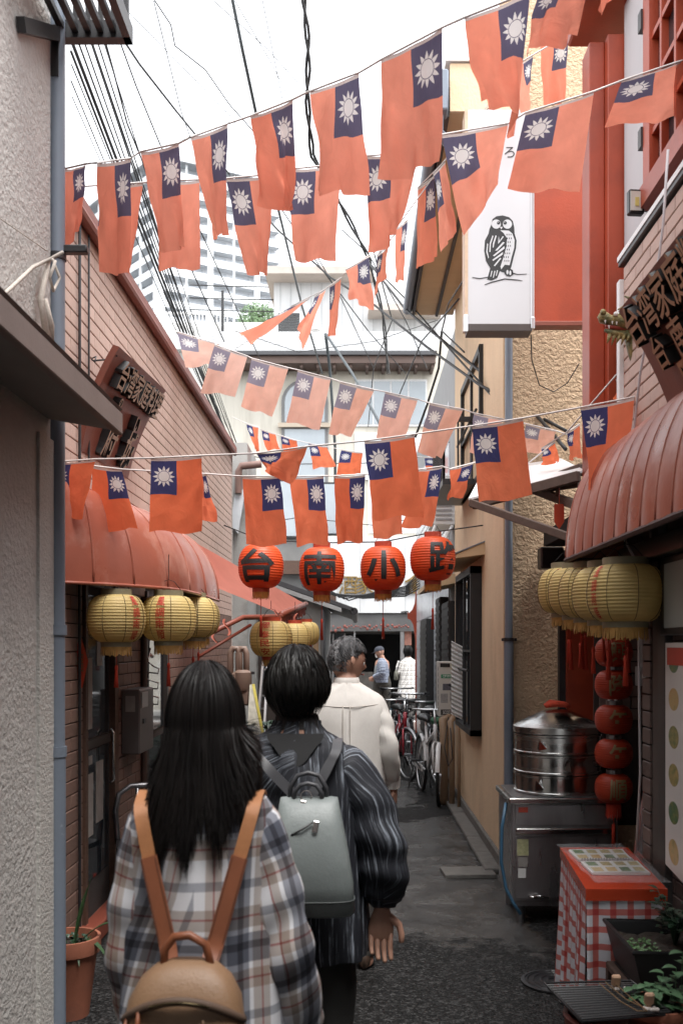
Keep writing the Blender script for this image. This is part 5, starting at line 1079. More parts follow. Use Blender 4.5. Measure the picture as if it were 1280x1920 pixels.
# printed sheets: cells of colour on white
def print_mat(name, nx, ny, lo=.22, hi=.8, sat=.7, base=(.62, .62, .6), roundp=False):
    m, t, b = nodes(name); L = t.links.new
    uv = N(t, 'ShaderNodeUVMap'); uv.uv_map = 'UV'; mp = N(t, 'ShaderNodeMapping'); mp.inputs['Scale'].default_value = (nx, ny, 1); L(uv.outputs[0], mp.inputs[0])
    fr = N(t, 'ShaderNodeVectorMath', operation='FRACTION'); L(mp.outputs[0], fr.inputs[0]); fl_ = N(t, 'ShaderNodeVectorMath', operation='FLOOR'); L(mp.outputs[0], fl_.inputs[0])
    wn = N(t, 'ShaderNodeTexWhiteNoise', noise_dimensions='2D'); L(fl_.outputs[0], wn.inputs['Vector'])
    nz = N(t, 'ShaderNodeTexNoise', Scale=5.0, Detail=5.0); L(mp.outputs[0], nz.inputs['Vector'])
    cr = N(t, 'ShaderNodeValToRGB'); e = cr.color_ramp.elements; e[0].position = 0; e[0].color = (.04, .16, .25, 1); e[1].position = 1; e[1].color = (.5, .22, .04, 1)
    q = cr.color_ramp.elements.new(.35); q.color = (.08, .16, .05, 1); q = cr.color_ramp.elements.new(.65); q.color = (.5, .36, .14, 1)
    mm = N(t, 'ShaderNodeMix', data_type='FLOAT'); mm.inputs['Factor'].default_value = .6; L(wn.outputs['Value'], mm.inputs['A']); L(nz.outputs['Fac'], mm.inputs['B']); L(mm.outputs['Result'], cr.inputs[0])
    ds = N(t, 'ShaderNodeVectorMath', operation='DISTANCE'); L(fr.outputs[0], ds.inputs[0]); ds.inputs[1].default_value = (.5, .5, 0)
    if roundp:
        lt = N(t, 'ShaderNodeMath', operation='LESS_THAN'); L(ds.outputs['Value'], lt.inputs[0]); lt.inputs[1].default_value = .30; mask = lt.outputs[0]
    else:
        sx = N(t, 'ShaderNodeSeparateXYZ'); L(fr.outputs[0], sx.inputs[0]); ms = []
        for i in (0, 1):
            a = N(t, 'ShaderNodeMath', operation='COMPARE'); L(sx.outputs[i], a.inputs[0]); a.inputs[1].default_value = .5; a.inputs[2].default_value = .36; ms.append(a.outputs[0])
        ml = N(t, 'ShaderNodeMath', operation='MULTIPLY'); L(ms[0], ml.inputs[0]); L(ms[1], ml.inputs[1]); mask = ml.outputs[0]
    mx = N(t, 'ShaderNodeMix', data_type='RGBA'); mx.inputs['A'].default_value = c4(base); L(mask, mx.inputs['Factor']); L(cr.outputs[0], mx.inputs['B'])
    L(mx.outputs['Result'], b.inputs['Base Color']); b.inputs['Roughness'].default_value = .3; return m
dish = print_mat('dish_print', 4, 6, roundp=True); book = print_mat('menu_print', 4, 2)
mp_ = thing('menu_poster', 'white menu poster with rows of dish photographs on dark brick wall', 'poster', V((XR-.03, 3.6, .7)))
b = MB(); b.add([V((XR-.055, 4.10, .72)), V((XR-.055, 3.25, .62)), V((XR-.055, 3.25, 1.63)), V((XR-.055, 4.10, 1.63))], [(0, 1, 2, 3)], [(0, 0), (1, 0), (1, 1), (0, 1)]); b.obj('sheet', dish, mp_)
quick('backing', plastic_white, mp_, lambda b: b.box(XR-.054, XR-.013, 3.25, 4.10, .72, 1.63)); quick('heading', mat('heading_red', (.45, .05, .03), .5), mp_, lambda b: b.box(XR-.058, XR-.056, 3.3, 4.07, 1.54, 1.61))
fb = thing('framed_notice', 'dark framed notice under glass above the white menu poster', 'notice', V((XR-.03, 3.7, 1.68)))
quick('frame', dark_metal, fb, lambda b: (b.box(XR-.07, XR-.013, 3.3, 4.13, 1.66, 1.98, .004), b.box(XR-.12, XR-.013, 3.2, 4.6, 1.98, 2.06, .004))); quick('print', print_mat('notice_print', 2, 1, base=(.35, .38, .36)), fb, lambda b: b.box(XR-.073, XR-.071, 3.35, 4.06, 1.69, 1.95))
fb2 = thing('shop_front_frame', 'black shop window frame beside the yellow barrel awning lanterns', 'window frame', V((XR, 4.4, 0)))
quick('beam', dark_metal, fb2, lambda b: b.box(XR-.10, XR+.02, 4.15, 4.72, 1.86, 1.95, .004)); quick('post', mat('post_dark', (.05, .045, .042), .5), fb2, lambda b: b.box(XR-.045, XR+.02, 4.14, 4.24, 0, 1.86, .003))
# ================================================================ steamer on its cabinet
sc_ = thing('steamer_cabinet', 'stainless steel boiler cabinet on short legs by the stucco corner', 'cabinet', V((1.2, 6.0, 0)))
X0, X1, Y0, Y1 = .885, 1.50, 5.78, 6.32
cab = mat('cabinet_steel', (.36, .35, .355), .36, .85, var=.15, scale=3, rvar=.12, stretch=(6, 6, 1))
quick('body', cab, sc_, lambda b: b.box(X0+.01, X1, Y0+.012, Y1, .13, .70, .004)); quick('top', steel, sc_, lambda b: b.box(X0-.01, X1+.01, Y0-.02, Y1, .70, .735, .006))
quick('top_recess', steel_dull, sc_, lambda b: b.box(X0+.02, X1-.01, Y0+.03, Y1-.03, .735, .740)); quick('front_panel', cab, sc_, lambda b: b.box(X0+.03, X1-.01, Y0, Y0+.011, .15, .51, .003)); quick('front_panel', cab, sc_, lambda b: b.box(X0+.03, X1-.01, Y0, Y0+.011, .575, .695, .003))
quick('handle_rail', steel, sc_, lambda b: b.box(X0+.03, X1-.01, Y0-.022, Y0, .525, .56, .005)); quick('base', cab, sc_, lambda b: b.box(X0+.03, X1-.02, Y0+.03, Y1-.02, .10, .13))
for (x, y) in ((X0+.07, Y0+.06), (X1-.08, Y0+.06), (X0+.07, Y1-.06), (X1-.08, Y1-.06)): quick('leg', steel_dull, sc_, lambda b: b.cyl((x, y, 0), (x, y, .10), .026, 12))
quick('label', mat('label_yel', (.5, .5, .28), .5, var=.5, scale=30), sc_, lambda b: b.box(X0+.04, X0+.105, Y0-.002, Y0-.0005, .40, .495)); quick('label', paper, sc_, lambda b: b.box(X0+.045, X0+.10, Y0-.002, Y0-.0005, .335, .39)); quick('label', plastic_white, sc_, lambda b: b.box(X0+.045, X0+.09, Y0-.002, Y0-.0005, .27, .325))
quick('badge', mat('badge_red', (.5, .08, .05), .4), sc_, lambda b: b.obox(V((X0+.075, Y0-.001, .665)), (.055, .003, .03), None, .001))
quick('vent', dark_metal, sc_, lambda b: [b.box(X0+.30+k*.011, X0+.305+k*.011, Y0-.002, Y0-.0003, .33, .39) for k in range(7)])
quick('drain_tap', steel, sc_, lambda b: (b.lathe([(.0, -.01), (.028, -.01), (.03, .0), (.0, .0)], 16, V((X0+.13, Y0-.01, .17))), b.tube([(X0+.13, Y0-.02, .17), (X0+.17, Y0-.03, .172), (X0+.215, Y0-.03, .165)], .006, 6)), True)
quick('hose', mat('hose_blue', (.035, .10, .17), .4), sc_, lambda b: b.tube([(X0-.01, Y0+.10, .69), (X0-.04, Y0+.06, .55), (X0-.045, Y0+.05, .35), (X0-.02, Y0+.03, .2), (X0+.02, Y0+.01, .12), (X0+.06, Y0-.01, .06)], .010, 8), True)
st = thing('steamer', 'three-tier stainless steamer with conical lid standing on the cabinet', 'steamer', V((1.207, 6.03, .735)))
cx_, cy_, rS = 1.207, 6.03, .255
for k in range(3):
    z = .742+k*.118; tier = quick('tier', steel, st, lambda b: b.lathe([(rS-.004, z), (rS+.006, z+.002), (rS+.006, z+.012), (rS, z+.016), (rS, z+.10), (rS+.007, z+.104), (rS+.007, z+.114), (rS-.004, z+.117)], 56, (cx_, cy_, 0)), 35)
    a = A0-[.62, -.15, .55][k] if k != 1 else A0+.05
    hd = V((math.cos(a), math.sin(a), 0)); tq = V((-hd.y, hd.x, 0)); c = V((cx_, cy_, z+.06))+hd*(rS+.002)
    quick('lug', steel, tier, lambda b: b.poly([c-tq*.028+V((0, 0, -.025)), c+tq*.028+V((0, 0, -.025)), c+hd*.045+V((0, 0, -.03)), c+hd*.04+V((0, 0, .025))], (0, 0, .008)))
quick('lid', steel, st, lambda b: b.lathe([(rS+.008, 1.098), (rS+.010, 1.10), (rS+.010, 1.135), (rS, 1.142), (rS*.75, 1.175), (rS*.45, 1.212), (rS*.22, 1.232), (0.001, 1.236)], 56, (cx_, cy_, 0)), 30)
def knob(b):
    for k in range(3): b.tube([V((cx_-.075, cy_-.01+.012*k, 1.252)), V((cx_-.04, cy_-.02+.015*k, 1.262+.006*k)), V((cx_, cy_-.015+.015*k, 1.266)), V((cx_+.04, cy_-.02+.015*k, 1.262)), V((cx_+.075, cy_-.01+.012*k, 1.25))], [.012, .018, .019, .018, .011], 10)
quick('knob_cloth', mat('cloth_red', (.45, .05, .02), .85, var=.25, scale=30, bump=.5), st, knob, True)
# a wisp of steam leaving the lid
def steam():
    m = bpy.data.materials.new('steam'); m.use_nodes = True; t = m.node_tree
    t.nodes.remove(t.nodes['Principled BSDF']); L = t.links.new
    pv = N(t, 'ShaderNodeVolumePrincipled'); pv.inputs['Color'].default_value = (1, 1, 1, 1)
    tc = N(t, 'ShaderNodeTexCoord'); n1 = N(t, 'ShaderNodeTexNoise', Scale=9.0, Detail=4.0, Distortion=1.2); L(tc.outputs['Object'], n1.inputs['Vector'])
    ln = N(t, 'ShaderNodeVectorMath', operation='LENGTH'); mp = N(t, 'ShaderNodeMapping'); mp.inputs['Scale'].default_value = (10, 10, 5.5); L(tc.outputs['Object'], mp.inputs[0]); L(mp.outputs[0], ln.inputs[0])
    fall = N(t, 'ShaderNodeMapRange'); fall.inputs['From Min'].default_value = 1; fall.inputs['From Max'].default_value = .1; L(ln.outputs['Value'], fall.inputs['Value'])
    mr = N(t, 'ShaderNodeMapRange'); mr.inputs['From Min'].default_value = .48; mr.inputs['From Max'].default_value = .75; mr.inputs['To Max'].default_value = 60.0; L(n1.outputs['Fac'], mr.inputs['Value'])
    ml = N(t, 'ShaderNodeMath', operation='MULTIPLY'); L(fall.outputs[0], ml.inputs[0]); L(mr.outputs[0], ml.inputs[1]); L(ml.outputs[0], pv.inputs['Density'])
    L(pv.outputs[0], t.nodes['Material Output'].inputs['Volume']); return m
b = MB(); b.ball(V((0, 0, 0)), 1, 12, 8, (.095, .095, .18)); b.obj('steam', steam(), None, loc=V((.945, 5.98, 1.17)), local=True, kind='stuff')
# ================================================================ gingham table
gt = thing('gingham_table', 'low table draped in red and white gingham with a red plastic top', 'table', V((1.08, 4.25, 0)))
def gingham():
    m, t, b = nodes('gingham'); L = t.links.new
    uv = N(t, 'ShaderNodeUVMap'); uv.uv_map = 'UV'; sx = N(t, 'ShaderNodeSeparateXYZ'); L(uv.outputs[0], sx.inputs[0]); st_ = []
    for i in (0, 1):
        a = N(t, 'ShaderNodeMath', operation='MULTIPLY'); L(sx.outputs[i], a.inputs[0]); a.inputs[1].default_value = 1/.068
        f = N(t, 'ShaderNodeMath', operation='FRACT'); L(a.outputs[0], f.inputs[0]); g_ = N(t, 'ShaderNodeMath', operation='LESS_THAN'); L(f.outputs[0], g_.inputs[0]); g_.inputs[1].default_value = .36; st_.append(g_.outputs[0])
    s = N(t, 'ShaderNodeMath', operation='ADD'); L(st_[0], s.inputs[0]); L(st_[1], s.inputs[1]); h = N(t, 'ShaderNodeMath', operation='MULTIPLY'); L(s.outputs[0], h.inputs[0]); h.inputs[1].default_value = .5
    cr = N(t, 'ShaderNodeValToRGB'); e = cr.color_ramp.elements; e[0].color = (.60, .60, .64, 1); e[1].color = (.42, .055, .05, 1); q = cr.color_ramp.elements.new(.5); q.color = (.52, .16, .14, 1); L(h.outputs[0], cr.inputs[0]); L(cr.outputs[0], b.inputs['Base Color'])
    b.inputs['Roughness'].default_value = .45; n3 = N(t, 'ShaderNodeTexNoise', Scale=14.0, Detail=3.0); L(uv.outputs[0], n3.inputs['Vector']); bp = N(t, 'ShaderNodeBump', Strength=.25, Distance=.02); L(n3.outputs['Fac'], bp.inputs['Height']); L(bp.outputs[0], b.inputs['Normal']); return m
GING = gingham()
C = [V((.955, 4.68)), V((.895, 3.90)), V((1.205, 3.90)), V((1.265, 4.68))]   # plan corners: far left, near left, near right, far right
def skirt(b):
    z1, z0 = .655, .012; per = 0
    for i in range(3 if False else 4):
        a, c = C[i], C[(i+1) % 4]; L_ = (c-a).length; d = (c-a)/L_; nn = V((-d.y, d.x))*-1
        o0 = len(b.f)
        def fn(u, v):
            q = a+d*(L_*u); fold = .016*(v**1.2)*math.sin(u*L_*38+i*2+1.5*math.sin(u*7))+.010*v*math.sin(u*L_*75+i); tap = 1 if .0 < u < 1 else .3
            q = q+nn*(fold*tap+.012*v); return V((q.x, q.y, z1+(z0-z1)*v))
        b.grid(fn, 40, 16)
        for k in range(o0, len(b.f)): b.uv[k] = [(per+x*L_, y*(z1-z0)) for x, y in b.uv[k]]
        per += L_+.01
quick('gingham_cloth', GING, gt, skirt, True)
red_vinyl = mat('vinyl_red', (.44, .05, .018), .25, var=.12, scale=5, bump=.15, bscale=14)
quick('top', red_vinyl, gt, lambda b: b.poly([V((*(c+(c-V((1.08, 4.29))).normalized()*.012), .622)) for c in C], (0, 0, .046)))
quick('table_leg', wood_dark, gt, lambda b: b.box(1.0, 1.03, 4.0, 4.03, 0, .62)); quick('table_leg', wood_dark, gt, lambda b: b.box(1.13, 1.16, 4.5, 4.53, 0, .62))
clear = mat('clear_film', (.8, .8, .8), .06, var=.02)
tf = nodes('film'); tf[2].inputs['Transmission Weight'].default_value = .0; tf[2].inputs['Alpha'].default_value = .16; tf[2].inputs['Roughness'].default_value = .05; tf[2].inputs['Base Color'].default_value = (.7, .72, .75, 1); FILM = tf[0]
mb = thing('menu_booklet', 'open spiral-bound photo menu lying on the gingham table', 'menu', V((1.08, 4.36, .67)))
for (y0, y1, dz) in ((4.37, 4.58, .0), (4.12, 4.33, .004)):
    b = MB(); b.add([V((.965+(4.4-y0)*.03, y0, .682)), V((1.20, y0, .684)), V((1.215, y1, .684)), V((.975, y1, .682))], [(0, 1, 2, 3)], [(0, 0), (1, 0), (1, 1), (0, 1)]); b.obj('page', book, mb)
    quick('page_block', plastic_white, mb, lambda b: b.box(.968, 1.21, y0, y1, .669, .681, .002))
quick('spiral', steel_dull, mb, lambda b: [b.tube([V((.98+k*.012, 4.35+.012*math.cos(a), .68+.012*math.sin(a))) for a in [q*PI/4 for q in range(8)]], .0012, 4, closed=True) for k in range(19)])
quick('film_sheet', FILM, gt, lambda b: b.grid(lambda u, v: V((.93+.30*u, 3.905+.76*v, .690+.006*math.sin(u*9+v*14)*math.sin(v*6))), 14, 24), True)
# leaning picture board in plastic
lb = thing('leaning_board', 'red framed picture board in clear plastic leaning beside gingham table', 'board', P(1215, 1640, 400))
La, Lb_, Lc, Ld = P(1192, 1598, 395), P(1244, 1650, 425), P(1254, 1370, 445), P(1234, 1335, 400)
quick('picture', mat('picture_dark', (.05, .042, .045), .2, var=.8, scale=12), lb, lambda b: b.poly([La, Lb_, Lc, Ld], (0.006, .01, 0)))
quick('frame', mat('frame_red', (.26, .05, .025), .45), lb, lambda b: (b.bar(La, Ld, .014, .02), b.bar(La, Lb_, .014, .02), b.bar(Ld, Lc, .014, .02)))
quick('sleeve', FILM, lb, lambda b: b.grid(lambda u, v: La.lerp(Lb_, u).lerp(Ld.lerp(Lc, u), v)+V((-.02, -.03, 0))+V((.012*math.sin(v*17+u*5), .012*math.sin(u*13+v*6), 0)), 12, 24), True)
quick('caption_strip', mat('caption_grey', (.12, .13, .14), .4), lb, lambda b: b.bar(La.lerp(Ld, .52)+V((-.006, -.012, 0)), Ld.lerp(La, .07)+V((-.006, -.012, 0)), .004, .03))
# ================================================================ pots and grill in the near right corner
def leaf(b, base, d, L, w_, droop=.4, n=4, fold=.2):
    d = V(d).normalized(); sd = d.cross(V((0, 0, 1))); sd = sd.normalized() if sd.length > .01 else V((1, 0, 0)); up = sd.cross(d)
    vs = []
    for i in range(n+1):
        t = i/n; c = V(base)+d*(L*t)-V((0, 0, droop*L*t*t)); ww = w_*math.sin(PI*min(1, t*.92+.08))**.8; vs += [c-sd*ww+up*fold*ww, c, c+sd*ww+up*fold*ww]
    fs = []
    for i in range(n): fs += [(i*3, i*3+1, i*3+4, i*3+3), (i*3+1, i*3+2, i*3+5, i*3+4)]
    b.add(vs, fs)
def pot(root, c, r, h, m, rim=.02, n=36):
    quick('pot', m, root, lambda b: b.lathe([(r*.62, 0), (r*.68, .0), (r*.93, h*.78), (r*.95, h*.80), (r*1.04, h*.81), (r*1.07, h*.9), (r*1.05, h), (r*.95, h), (r*.90, h*.85), (r*.0+.001, h*.84)], n, c), 40)
    quick('soil', soil, root, lambda b: b.lathe([(r*.9, h*.88), (r*.5, h*.90), (.001, h*.91)], 20, c))
def stand(root, x0, x1, y0, y1, z): quick('stand', wood_grey, root, lambda b: (b.box(x0, x1, y0, y1, z-.03, z-.002, .004), b.box(x0, x0+.03, y0, y0+.03, 0, z-.03), b.box(x1-.03, x1, y0, y0+.03, 0, z-.03), b.box(x0, x0+.03, y1-.03, y1, 0, z-.03), b.box(x1-.03, x1, y1-.03, y1, 0, z-.03)))
pl = thing('potted_seedling', 'wide terracotta pot of leafy seedlings beside the black planter box', 'potted plant', V((.98, 3.22, .30)))
stand(pl, .84, 1.2, 3.05, 3.42, .30); pot(pl, V((.975, 3.25, .30)), .105, .155, terracotta)
def seed_leaves(b):
    for i in range(34):
        a = R()*2*PI; rr = R()*.085; base = V((.975+rr*math.cos(a), 3.25+rr*math.sin(a), .44)); hgt = .02+.05*R()
        b.tube([base, base+V((.01*math.cos(a), .01*math.sin(a), hgt))], .0012, 4)
        for k in range(2): q = a+k*PI+R(); leaf(b, base+V((.01*math.cos(a), .01*math.sin(a), hgt)), (math.cos(q), math.sin(q), .3), .03+.025*R(), .012+.006*R(), .4)
    for (x, y, h) in ((1.03, 3.24, .13), (1.06, 3.27, .17), (1.0, 3.28, .10)):
        b.tube([V((x, y, .44)), V((x+.005, y, .44+h))], .0016, 4)
        for k in range(4): q = k*1.6+x*9; leaf(b, V((x+.005, y, .44+h-.02*k*.6)), (math.cos(q), math.sin(q), .35), .05, .018, .4)
quick('foliage', mat('leaf_mint', (.06, .13, .06), .5, var=.3, scale=20), pl, seed_leaves, True)
px_ = thing('planter_box', 'black plastic planter box with a small shrub and stone by gingham table', 'planter', V((1.12, 3.6, .3)))
stand(px_, .96, 1.26, 3.45, 3.86, .40)
def trough(b):
    b.poly([(.99, 3.45, .40), (1.23, 3.45, .40), (1.26, 3.43, .56), (.95, 3.43, .56)], (0, .008, 0)); b.poly([(.99, 3.82, .40), (1.23, 3.82, .40), (1.26, 3.84, .56), (.95, 3.84, .56)], (0, -.008, 0))
    b.add([(.99, 3.45, .40), (.99, 3.82, .40), (.95, 3.84, .56), (.95, 3.43, .56), (.998, 3.45, .40), (.998, 3.82, .40), (.962, 3.84, .56), (.962, 3.43, .56)], [(0, 1, 2, 3), (4, 7, 6, 5), (3, 2, 6, 7)])
    b.add([(1.23, 3.45, .40), (1.23, 3.82, .40), (1.26, 3.84, .56), (1.26, 3.43, .56)], [(0, 3, 2, 1)]); b.box(.985, 1.235, 3.45, 3.82, .40, .41)
    b.tube([(.95, 3.43, .56), (.95, 3.84, .56), (1.26, 3.84, .56), (1.26, 3.43, .56)], .009, 6, closed=True)
quick('trough', mat('planter_black', (.014, .014, .015), .4), px_, trough)
quick('soil', soil, px_, lambda b: b.grid(lambda u, v: V((.965+.29*u, 3.44+.39*v, .515+.01*noise1(u*9+v*7))), 8, 8))
def shrub(b):
    for i in range(12):
        a = R()*2*PI; tp = V((1.165+.09*math.cos(a)*R(), 3.66+.09*math.sin(a)*R(), .62+.10*R())); b.tube([V((1.165, 3.66, .52)), V((1.165, 3.66, .57)).lerp(tp, .5), tp], [.006, .003, .001], 4)
        for k in range(7): q = a+k*1.3; leaf(b, tp-V((0, 0, .012*k)), (math.cos(q), math.sin(q), .5), .045, .012, .3)
quick('shrub', leaf_dark, px_, shrub, True)
def duckweed(b):
    for i in range(160): leaf(b, V((.975+.10*R(), 3.46+.22*R(), .528+.006*R())), (R()-.5, R()-.5, .25), .014, .007, .2, 2)
quick('ground_cover', mat('leaf_fresh', (.07, .15, .05), .5, var=.2), px_, duckweed, kind='stuff')
rk = MB(); 
for (c, r) in ((V((1.175, 3.47, .55)), .034), (V((1.235, 3.50, .55)), .03)):
    n0 = len(rk.v); rk.ball(c, r, 14, 10)
    for i in range(n0, len(rk.v)): d = rk.v[i]-c; rk.v[i] = c+d*(1+.25*noise1(d.x*90+d.z*60)+.15*noise1(d.y*150))
rk.obj('stone', mat('stone_pale', (.34, .33, .32), .9, var=.3, scale=30, bump=.6), px_, True)
gr = thing('charcoal_grill', 'round black charcoal grill with wire rack and clips near the terracotta pot', 'grill', V((.78, 3.15, 0)))
quick('bowl', mat('grill_red', (.16, .04, .03), .5), gr, lambda b: b.lathe([(.10, .0), (.12, .02), (.155, .30), (.16, .42), (.165, .425), (.15, .43), (.14, .40), (.001, .36)], 32, (.83, 3.22, 0)), 40)
quick('tray', dark_metal, gr, lambda b: b.poly([(.64, 3.36, .462), (.92, 3.38, .462), (.97, 3.14, .452), (.69, 3.08, .452)], (0, 0, .006)))
quick('rack', dark_metal, gr, lambda b: ([b.tube([V((.63, 3.37, .478)).lerp(V((.69, 3.07, .468)), k/15), V((.93, 3.39, .478)).lerp(V((.98, 3.13, .468)), k/15)], .0022, 4) for k in range(16)], b.tube([(.63, 3.37, .478), (.93, 3.39, .478), (.98, 3.13, .468), (.69, 3.07, .468)], .004, 5, closed=True)))
brass = mat('brass_wire', (.40, .28, .16), .35, .8)
for (x, y) in ((.855, 3.30), (.915, 3.13)):
    quick('clip', mat('clip_tan', (.42, .26, .17), .5), gr, lambda b: (b.obox(V((x, y, .51)), (.03, .018, .04), Matrix.Rotation(.3, 3, 'X'), .005), b.obox(V((x, y+.006, .487)), (.016, .012, .03), None, .003)))
quick('tongs', brass, gr, lambda b: (b.tube([(.80, 3.30, .50), (.84, 3.18, .482), (.87, 3.10, .482), (.90, 3.10, .482), (.875, 3.2, .49), (.85, 3.31, .50)], .002, 5), b.tube([(.83, 3.34, .49), (.86, 3.2, .484), (.9, 3.12, .482)], .002, 5)))
quick('charms', mat('charm_white', (.5, .45, .42), .5, var=.4, scale=80), gr, lambda b: [b.ball(V((.86+.05*R()-.02, 3.29+.02*R(), .483)), .006, 6, 4) for _ in range(12)]+[b.ball(V((.90+.04*R(), 3.12+.02*R(), .478)), .007, 6, 4) for _ in range(16)], kind='stuff')
mh = thing('manhole_cover', 'round cast iron manhole cover set in the asphalt behind the grill', 'manhole cover', V((.86, 4.62, 0)))
quick('plate', dark_metal, mh, lambda b: b.lathe([(.17, .004), (.17, .012), (.155, .014), (.153, .010), (.001, .010)], 36, (.955, 4.78, 0)), 40)
quick('raised_pattern', dark_metal, mh, lambda b: [b.tube([V((.955+r*math.cos(q*PI/14), 4.78+r*math.sin(q*PI/14), .0115)) for q in range(28)], .006, 4, closed=True) for r in (.04, .075, .11, .14)])
# ================================================================ left side: pot, chair, boxes, rack
lp = thing('potted_lily', 'terracotta pot with strap leaves standing beside the blue drainpipe', 'potted plant', V((-1.25, 4.35, 0)))
pot(lp, V((-1.27, 4.37, 0)), .135, .345, terracotta)
def strap(b):
    for (a, L_, w_, dr, el) in ((.3, .42, .016, .55, 1.1), (1.2, .30, .014, .15, 2.2), (-.4, .26, .014, .9, 1.0), (2.6, .28, .014, .5, 1.3), (.9, .34, .013, .05, 3.0), (-2.6, .22, .012, .7, 1.0), (-1.2, .20, .012, 1.0, .9)): leaf(b, V((-1.25+.02*math.cos(a), 4.37, .30)), (math.cos(a), math.sin(a)*.6-.2, el), L_, w_, dr, 9, .35)
quick('strap_leaf', leaf_green, lp, strap, True)
def gc(b):
    for i in range(70): a = R()*2*PI; r = .11*math.sqrt(R()); leaf(b, V((-1.27+r*math.cos(a), 4.37+r*math.sin(a), .305+.02*R())), (R()-.5, R()-.5, .3), .03, .010, .3, 2)
quick('ground_cover', leaf_dark, lp, gc, kind='stuff')
sp2 = thing('small_red_pot', 'small red pot with a dry stalk by the door step', 'potted plant', V((-1.36, 6.55, 0)))
pot(sp2, V((-1.34, 6.5, 0)), .06, .13, LDRED); quick('stalk', wood_dark, sp2, lambda b: (b.tube([(-1.34, 6.5, .1), (-1.335, 6.5, .3)], .006, 5), b.tube([(-1.34, 6.5, .15), (-1.32, 6.49, .24)], .003, 5)))
ch = thing('metal_chair', 'bent steel tube chair standing against the brick wall', 'chair', V((-1.25, 6.15, 0)))
quick('back', steel_dull, ch, lambda b: b.tube([(-1.44, 6.0, .42), (-1.455, 6.0, .62), (-1.44, 6.02, .72), (-1.38, 6.06, .765), (-1.28, 6.1, .765), (-1.21, 6.13, .72), (-1.19, 6.14, .62), (-1.17, 6.14, .42)], .016, 10), True)
quick('back_splat', steel_dull, ch, lambda b: (b.tube([(-1.34, 6.07, .44), (-1.34, 6.07, .75)], .012, 8), b.tube([(-1.27, 6.1, .44), (-1.27, 6.1, .75)], .012, 8)), True)
quick('seat', dark_metal, ch, lambda b: b.poly([(-1.45, 6.0, .42), (-1.17, 6.13, .42), (-1.10, 5.85, .42), (-1.38, 5.72, .42)], (0, 0, .03)))
for p in ((-1.44, 6.0), (-1.17, 6.13), (-1.11, 5.87), (-1.37, 5.74)): quick('leg', steel_dull, ch, lambda b: b.cyl((p[0], p[1], 0), (p[0], p[1], .42), .013, 8))
ib = thing('intercom_box', 'grey wall-mounted post box with dark slot between door and window', 'post box', V((XB+.05, 6.5, 1.0)))
quick('case', mat('box_brown', (.12, .105, .10), .45, var=.1), ib, lambda b: b.box(XB+.012, XB+.13, 6.28, 6.70, .93, 1.34, .008))
quick('flap', plastic_grey, ib, lambda b: b.box(XB+.131, XB+.136, 6.32, 6.5, 1.22, 1.32, .002)); quick('slot', dark_metal, ib, lambda b: b.box(XB+.131, XB+.138, 6.36, 6.44, 1.12, 1.15)); quick('label', paper, ib, lambda b: b.box(XB+.04, XB+.10, 6.277, 6.2795, 1.20, 1.30))
rk_ = thing('wire_rack', 'serpentine bent wire rack hung on the wall beneath the lanterns', 'rack', V((XB+.1, 7.2, 1.3)))
Rk = lambda px, py: PD(px, py, 6.95)
quick('wire', steel, rk_, lambda b: b.tube([Rk(*p) for p in ((282, 1215), (277, 1240), (288, 1250), (298, 1254), (296, 1263), (268, 1260), (265, 1270), (297, 1281), (295, 1292), (267, 1290), (265, 1300), (297, 1308), (296, 1321), (266, 1320))], .006, 6), True)
quick('flex', cable_black, rk_, lambda b: b.tube([Rk(280, 1200), Rk(276, 1300), Rk(274, 1370), Rk(278, 1395)], .004, 5), True); quick('plug', plastic_white, rk_, lambda b: b.obox(Rk(277, 1390), (.02, .03, .04), None, .004))
dm = thing('diamond_charm', 'red diamond-shaped good luck charm hanging by the glazed door', 'charm', PD(148, 1250, 5.3))
quick('plaque', LDRED, dm, lambda b: b.poly([PD(148, 1195, 5.3), PD(161, 1240, 5.3), PD(150, 1290, 5.3), PD(138, 1245, 5.3)], (.01, .008, 0))); quick('string', tassel_m, dm, lambda b: b.tube([PD(148, 1150, 5.3), PD(148, 1195, 5.3)], .002, 4)); flat_text('gold_mark', '福', PD(149, 1243, 5.295), .10, ink_gold, dm, wide=.04)
gm = thing('gas_meter', 'brown gas meter with bent pipes on the wall past the brick shop', 'gas meter', PD(450, 1330, 11.0))
gm_m = mat('meter_tan', (.20, .135, .105), .5, var=.1); Gq = lambda px, py: PD(px, py, 10.9)
quick('meter', gm_m, gm, lambda b: (b.obox(Gq(452, 1292), (.20, .14, .36), None, .02), b.lathe([(.09, -.02), (.10, .0), (.10, .18), (.06, .21)], 16, Gq(455, 1292))), 40)
for (x0, x1) in ((432, 449), (447, 462)): quick('pipe', gm_m, gm, lambda b: b.tube([Gq(x0, 1340), Gq(x0, 1226), Gq(x0+4, 1216), Gq(x1-4, 1216), Gq(x1, 1226), Gq(x1, 1290)], .035, 10), True)
quick('valve', dark_metal, gm, lambda b: b.obox(Gq(472, 1262), (.06, .05, .03)))
yb = thing('leaning_signboard', 'worn white and yellow board leaning against the wall by the plants', 'board', PD(480, 1395, 10.6))
quick('board', mat('board_white', (.5, .49, .42), .6, var=.35, scale=14), yb, lambda b: b.poly([PD(462, 1398, 10.4), PD(496, 1398, 10.6), PD(474, 1284, 10.9), PD(468, 1284, 10.8)], (0, .02, 0))); quick('yellow_edge', mat('edge_yellow', (.42, .36, .06), .6, var=.3, scale=12), yb, lambda b: b.bar(PD(496, 1398, 10.58), PD(474, 1284, 10.88), .03, .03))
ld = thing('ladder', 'slim aluminium ladder leaning behind the leafy plants', 'ladder', PD(488, 1395, 11.6))
